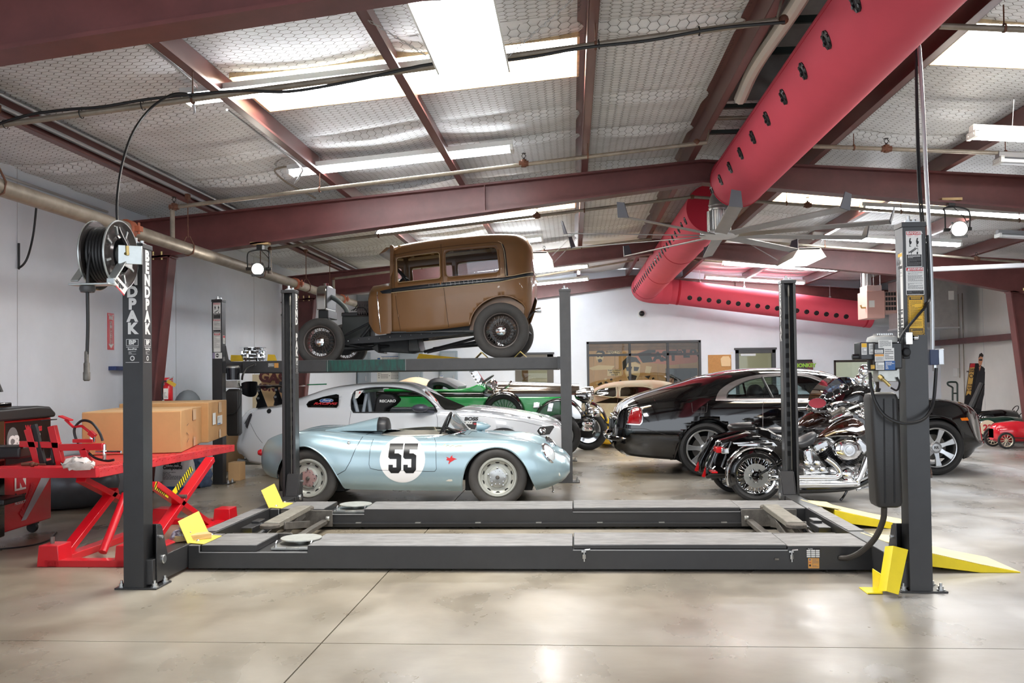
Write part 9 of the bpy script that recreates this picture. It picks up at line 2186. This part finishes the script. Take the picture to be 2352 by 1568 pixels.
# right wall: girt, conduits, standee, hand truck, pedal cars
g=MB(). box(XRW-.2,XRW,6,YB,2.0,2.13). build('wall_girt',M_STEEL);tag(g,'horizontal brown steel girt along the right wall','girt')
for y,lb in((at(2206,800,X=XRW). y,'left'),(at(2216,800,X=XRW). y,'right')):pipe('conduit',lb+' thin grey conduit running down the right wall',[(XRW-.03,y,3.2),(XRW-.03,y,1.2 if lb=='left' else.5)],.011,M_PIPE,7,'conduit')
q=at(2200,857,X=XRW);one('outlet_box','white electrical outlet box on the right wall','outlet',MB(). box(XRW-.06,XRW,q. y-.12,q. y+.12,q. z-.08,q. z+.12),M_FIX,bevel=.006)
c=at(2232,935,Y=18.6);c0=at(2215,935,Y=18.6);sd=thing('standee','cardboard cutout of a man in black jacket and sunglasses beside a banner','standee',(c. x,18.6,0))
def sp_(u,v):q=at(u,v,Y=18.6);return(q. x-c. x,q. z)
def card(nm,pts,m,y=0,t=.012):return MB(). prism([sp_(*p)for p in pts],y,y+t). build(nm,m,sd,ang=0)
JK=mat('black printed jacket',(30,29,31),.5);card('backing',[(2215,925),(2228,834),(2247,834),(2262,846),(2260,900),(2245,1010),(2216,1010)],JK);card('jacket',[(2240,880),(2246,850),(2250,842),(2258,842),(2262,855),(2260,905),(2252,940),(2238,935)],mat('charcoal jacket',(44,43,46),.5),-.012);card('face',[(2247,822),(2250,815),(2256,815),(2257,826),(2254,838),(2249,840),(2247,832)],SK,-.014);card('hair',[(2247,822),(2249,813),(2254,810),(2258,815),(2257,820),(2251,818)],M_INK,-.018);card('sunglasses',[(2247.5,825),(2255,824.5),(2255,828),(2248,828)],M_LETB,-.018);card('shirt',[(2248,842),(2253,840),(2249,852)],mat('printed shirt',(206,140,112),.6),-.016)
bn=card('banner',[(2227,844),(2238,843),(2229,907),(2224,903),(2219,908)],mat('tan banner',(206,164,88),.6),-.014);card('banner_top',[(2229,835),(2239,834),(2238,843),(2227,844)],M_LABR,-.016)
for i,(tx,v)in enumerate((('GAS',848),('MONKEY',853),('THE',884),('GAS',890),('IS ON',896))):x,z=sp_(2232-(v-848)*.12,v);text(tx,.05,frameM((x,-.016,z),ux,uz),M_INK,sd,bold=.04)
x,z=sp_(2230,863);MB(). lathe([(.03,0),(.045,0)],16,(x,-.0165,z),'y'). build('banner_emblem',M_INK,sd,fix=False)
c=at(2190,925,Y=18.0);h=thing('hand_truck','black tubular hand truck standing by the right wall','hand truck',(c. x,18.0,0));m=MB();f_=lambda u,v:(at(u,v,Y=18.0). x-c. x,0,at(u,v,Y=18.0). z)
m. tube(catmull([f_(2188,1000),f_(2188,900),(f_(2188,890)),f_(2178,884),f_(2177,878),f_(2190,877),f_(2198,880),f_(2199,900),f_(2199,1000)],4),.018,8);m. tube([f_(2188,903),f_(2199,903)],.014,8);m. box(-.2,.1,-.15,.02,0,.01);m. build('frame',mat('black tube',(24,40,34),.4),h)
wl=MB()
for s in(-.14,.1):wl. lathe([(0,-.03),(.1,-.03),(.12,0),(.1,.03),(0,.03)],18,(s,.06,.12),'x')
wl. build('wheel',M_BLACK,h)
def pedal(name,label,u,v,Y,col,L_,k,num=None):
 c=at(u,v,Z=0);c*=(Y or c. y)/c. y;c. z=0;r=thing(name,label,'pedal car',(c. x,c. y,0));P=mat(name+' paint',col,.15,coat=.8);m=MB();n=14;vs=[]
 for x,z0_,z1_,w in((0,.14,.36,.10),(.08,.10,.44,.17),(L_*.35,.10,.48,.2),(L_*.55,.11,.46,.22),(L_*.62,.11,.34,.22),(L_*.85,.11,.38,.2),(L_,.14,.30,.1)):
  for i in range(n):t=2*pi*i/n;a,b=cos(t),sin(t);vs. append((x*k,w*k*(abs(a)**.6)*(1 if a>0 else-1),((z0_+z1_)/2+(z1_-z0_)/2*(abs(b)**.6)*(1 if b>0 else-1))*k))
 m. add(vs,[(i*n+j,(i+1)*n+j,(i+1)*n+(j+1)%n,i*n+(j+1)%n)for i in range(6)for j in range(n)]+[tuple(range(n)),tuple(range(6*n,7*n))]);m. build('body',P,r,ang=50)
 for x in(.14,L_*.78):
  for s in(-1,1):
   W_=wheel_root(r,x*k,s*.25*k,.145*k);tyre(W_,.145*k,.11*k,.04,n=28);w=MB()
   for j in range(10):t=2*pi*j/10;w. cyl((0,0,0),(.11*k*cos(t),0,.11*k*sin(t)),.006,5)
   w. lathe([(.11*k,-.015),(.10*k,0),(.11*k,.015)],24);w. lathe([(0,-.02),(.02,-.015),(.025,.015)],10);w. build('spoke',mat('cream rim',(206,196,176),.3,.6),W_)
 MB(). tube([(L_*.60*k+.04*sin(t),.1*cos(t),.47*k+.07*sin(t))for t in[2*pi*j/18 for j in range(18)]],.008,6,closed=True). build('steering_wheel',M_SLOT,r);MB(). bar((.1*k,-.23*k,.2*k),(L_*.8*k,-.23*k,.16*k),.015,.015). build('push_rod',M_SLOT,r)
 if num:o=(.10*k,-.19*k,.28*k);MB(). lathe([(0,0),(.14*k,0)],24,o,(-.3,-1,0)). build('number_disc',mat('cream disc',(226,212,184),.5),r,fix=False);text(num,.15*k,frameM((o[0],o[1]-.006,o[2]),(1,-.3,0),uz),M_LABR,r,bold=.04)
 else:
  MB(). box(.0,.02,-.09,.09,.18*k,.34*k). build('grille',M_ALLOY,r)
 return r
pedal('red_pedal_car','small red pedal car with spoked wheels at the right edge',2277,1022,16.2,(204,30,44),1.15,1.0)
pedal('racing_pedal_car','dark green racing pedal car with cream number 22 behind the black coupe nose',2245,1016,17.3,(16,48,38),1.3,1.05,'22')
pedal('black_pedal_car','black vintage pedal car behind the red one at the right wall',2240,1012,18.2,(14,14,16),1.05,1.25)
# chute of a black funnel standing behind the coupe bonnet
a,b=at(2232,935,Y=17.6),at(2256,880,Y=17.6);m=MB();m. bar((a. x,17.6,0),(a. x,17.6,a. z),.08,.08);m. tube([a,a. lerp(b,.5),b],[.07,.06,.05],10);one('black_chute','slanted black tube shaped chute in front of the standee','chute',m,M_BLACK)
# ================================================================== EVERY LOOSE PIECE A PART OF ITS OWN
def split_parts(names):
 for o in[q for q in bpy. data. objects if q. type=='MESH' and q. name. split('.')[0]in names and q. parent and q. get('kind')is None]:
  bm=bmesh. new();bm. from_mesh(o. data);bm. verts. ensure_lookup_table();seen=set();isl=[]
  for v in bm. verts:
   if v. index in seen:continue
   st=[v];seen. add(v. index);g=[]
   while st:
    a=st. pop();g. append(a. index)
    for e in a. link_edges:
     b=e. other_vert(a)
     if b. index not in seen:seen. add(b. index);st. append(b)
   P=np. array([bm. verts[i]. co for i in g]);isl. append([set(g),P. min(0)-.004,P. max(0)+.004])
  k=0
  while k<len(isl):
   j=k+1
   while j<len(isl):
    if np. all(isl[k][1]<=isl[j][2])and np. all(isl[j][1]<=isl[k][2]):
     isl[k]=[isl[k][0]|isl[j][0],np. minimum(isl[k][1],isl[j][1]),np. maximum(isl[k][2],isl[j][2])];isl. pop(j);j=k+1
    else:j+=1
   k+=1
  if len(isl)>1:
   src=o. data
   for n,(g,a,b)in enumerate(isl):
    c=bm. copy();c. verts. index_update();bmesh. ops. delete(c,geom=[v for v in c. verts if v. index not in g],context='VERTS')
    me=src. copy();c. to_mesh(me);c. free()
    if n==0:o. data=me
    else:
     q=o. copy();q. data=me;COL. objects. link(q);q. name=o. name. split('.')[0]
  bm. free()
split_parts({'joint_plate','hanger','bolt','elbow_fitting','cable_tie','pin','bright_edge','roller','cockpit_lip','cockpit_fairing','tail_lamp','slot','wheel_nut','wheel_well','wheel_house','radius_rod','brake_drum','wing_bolt','exhaust','pillar','bonnet_side','step_plate','fender_strut','grip','pivot_bolt','wheel','axle','spacer','mirror_lamp_cluster','roof_bow','cover_cap','fork','handlebar','louvre','colour_frame','castor'})
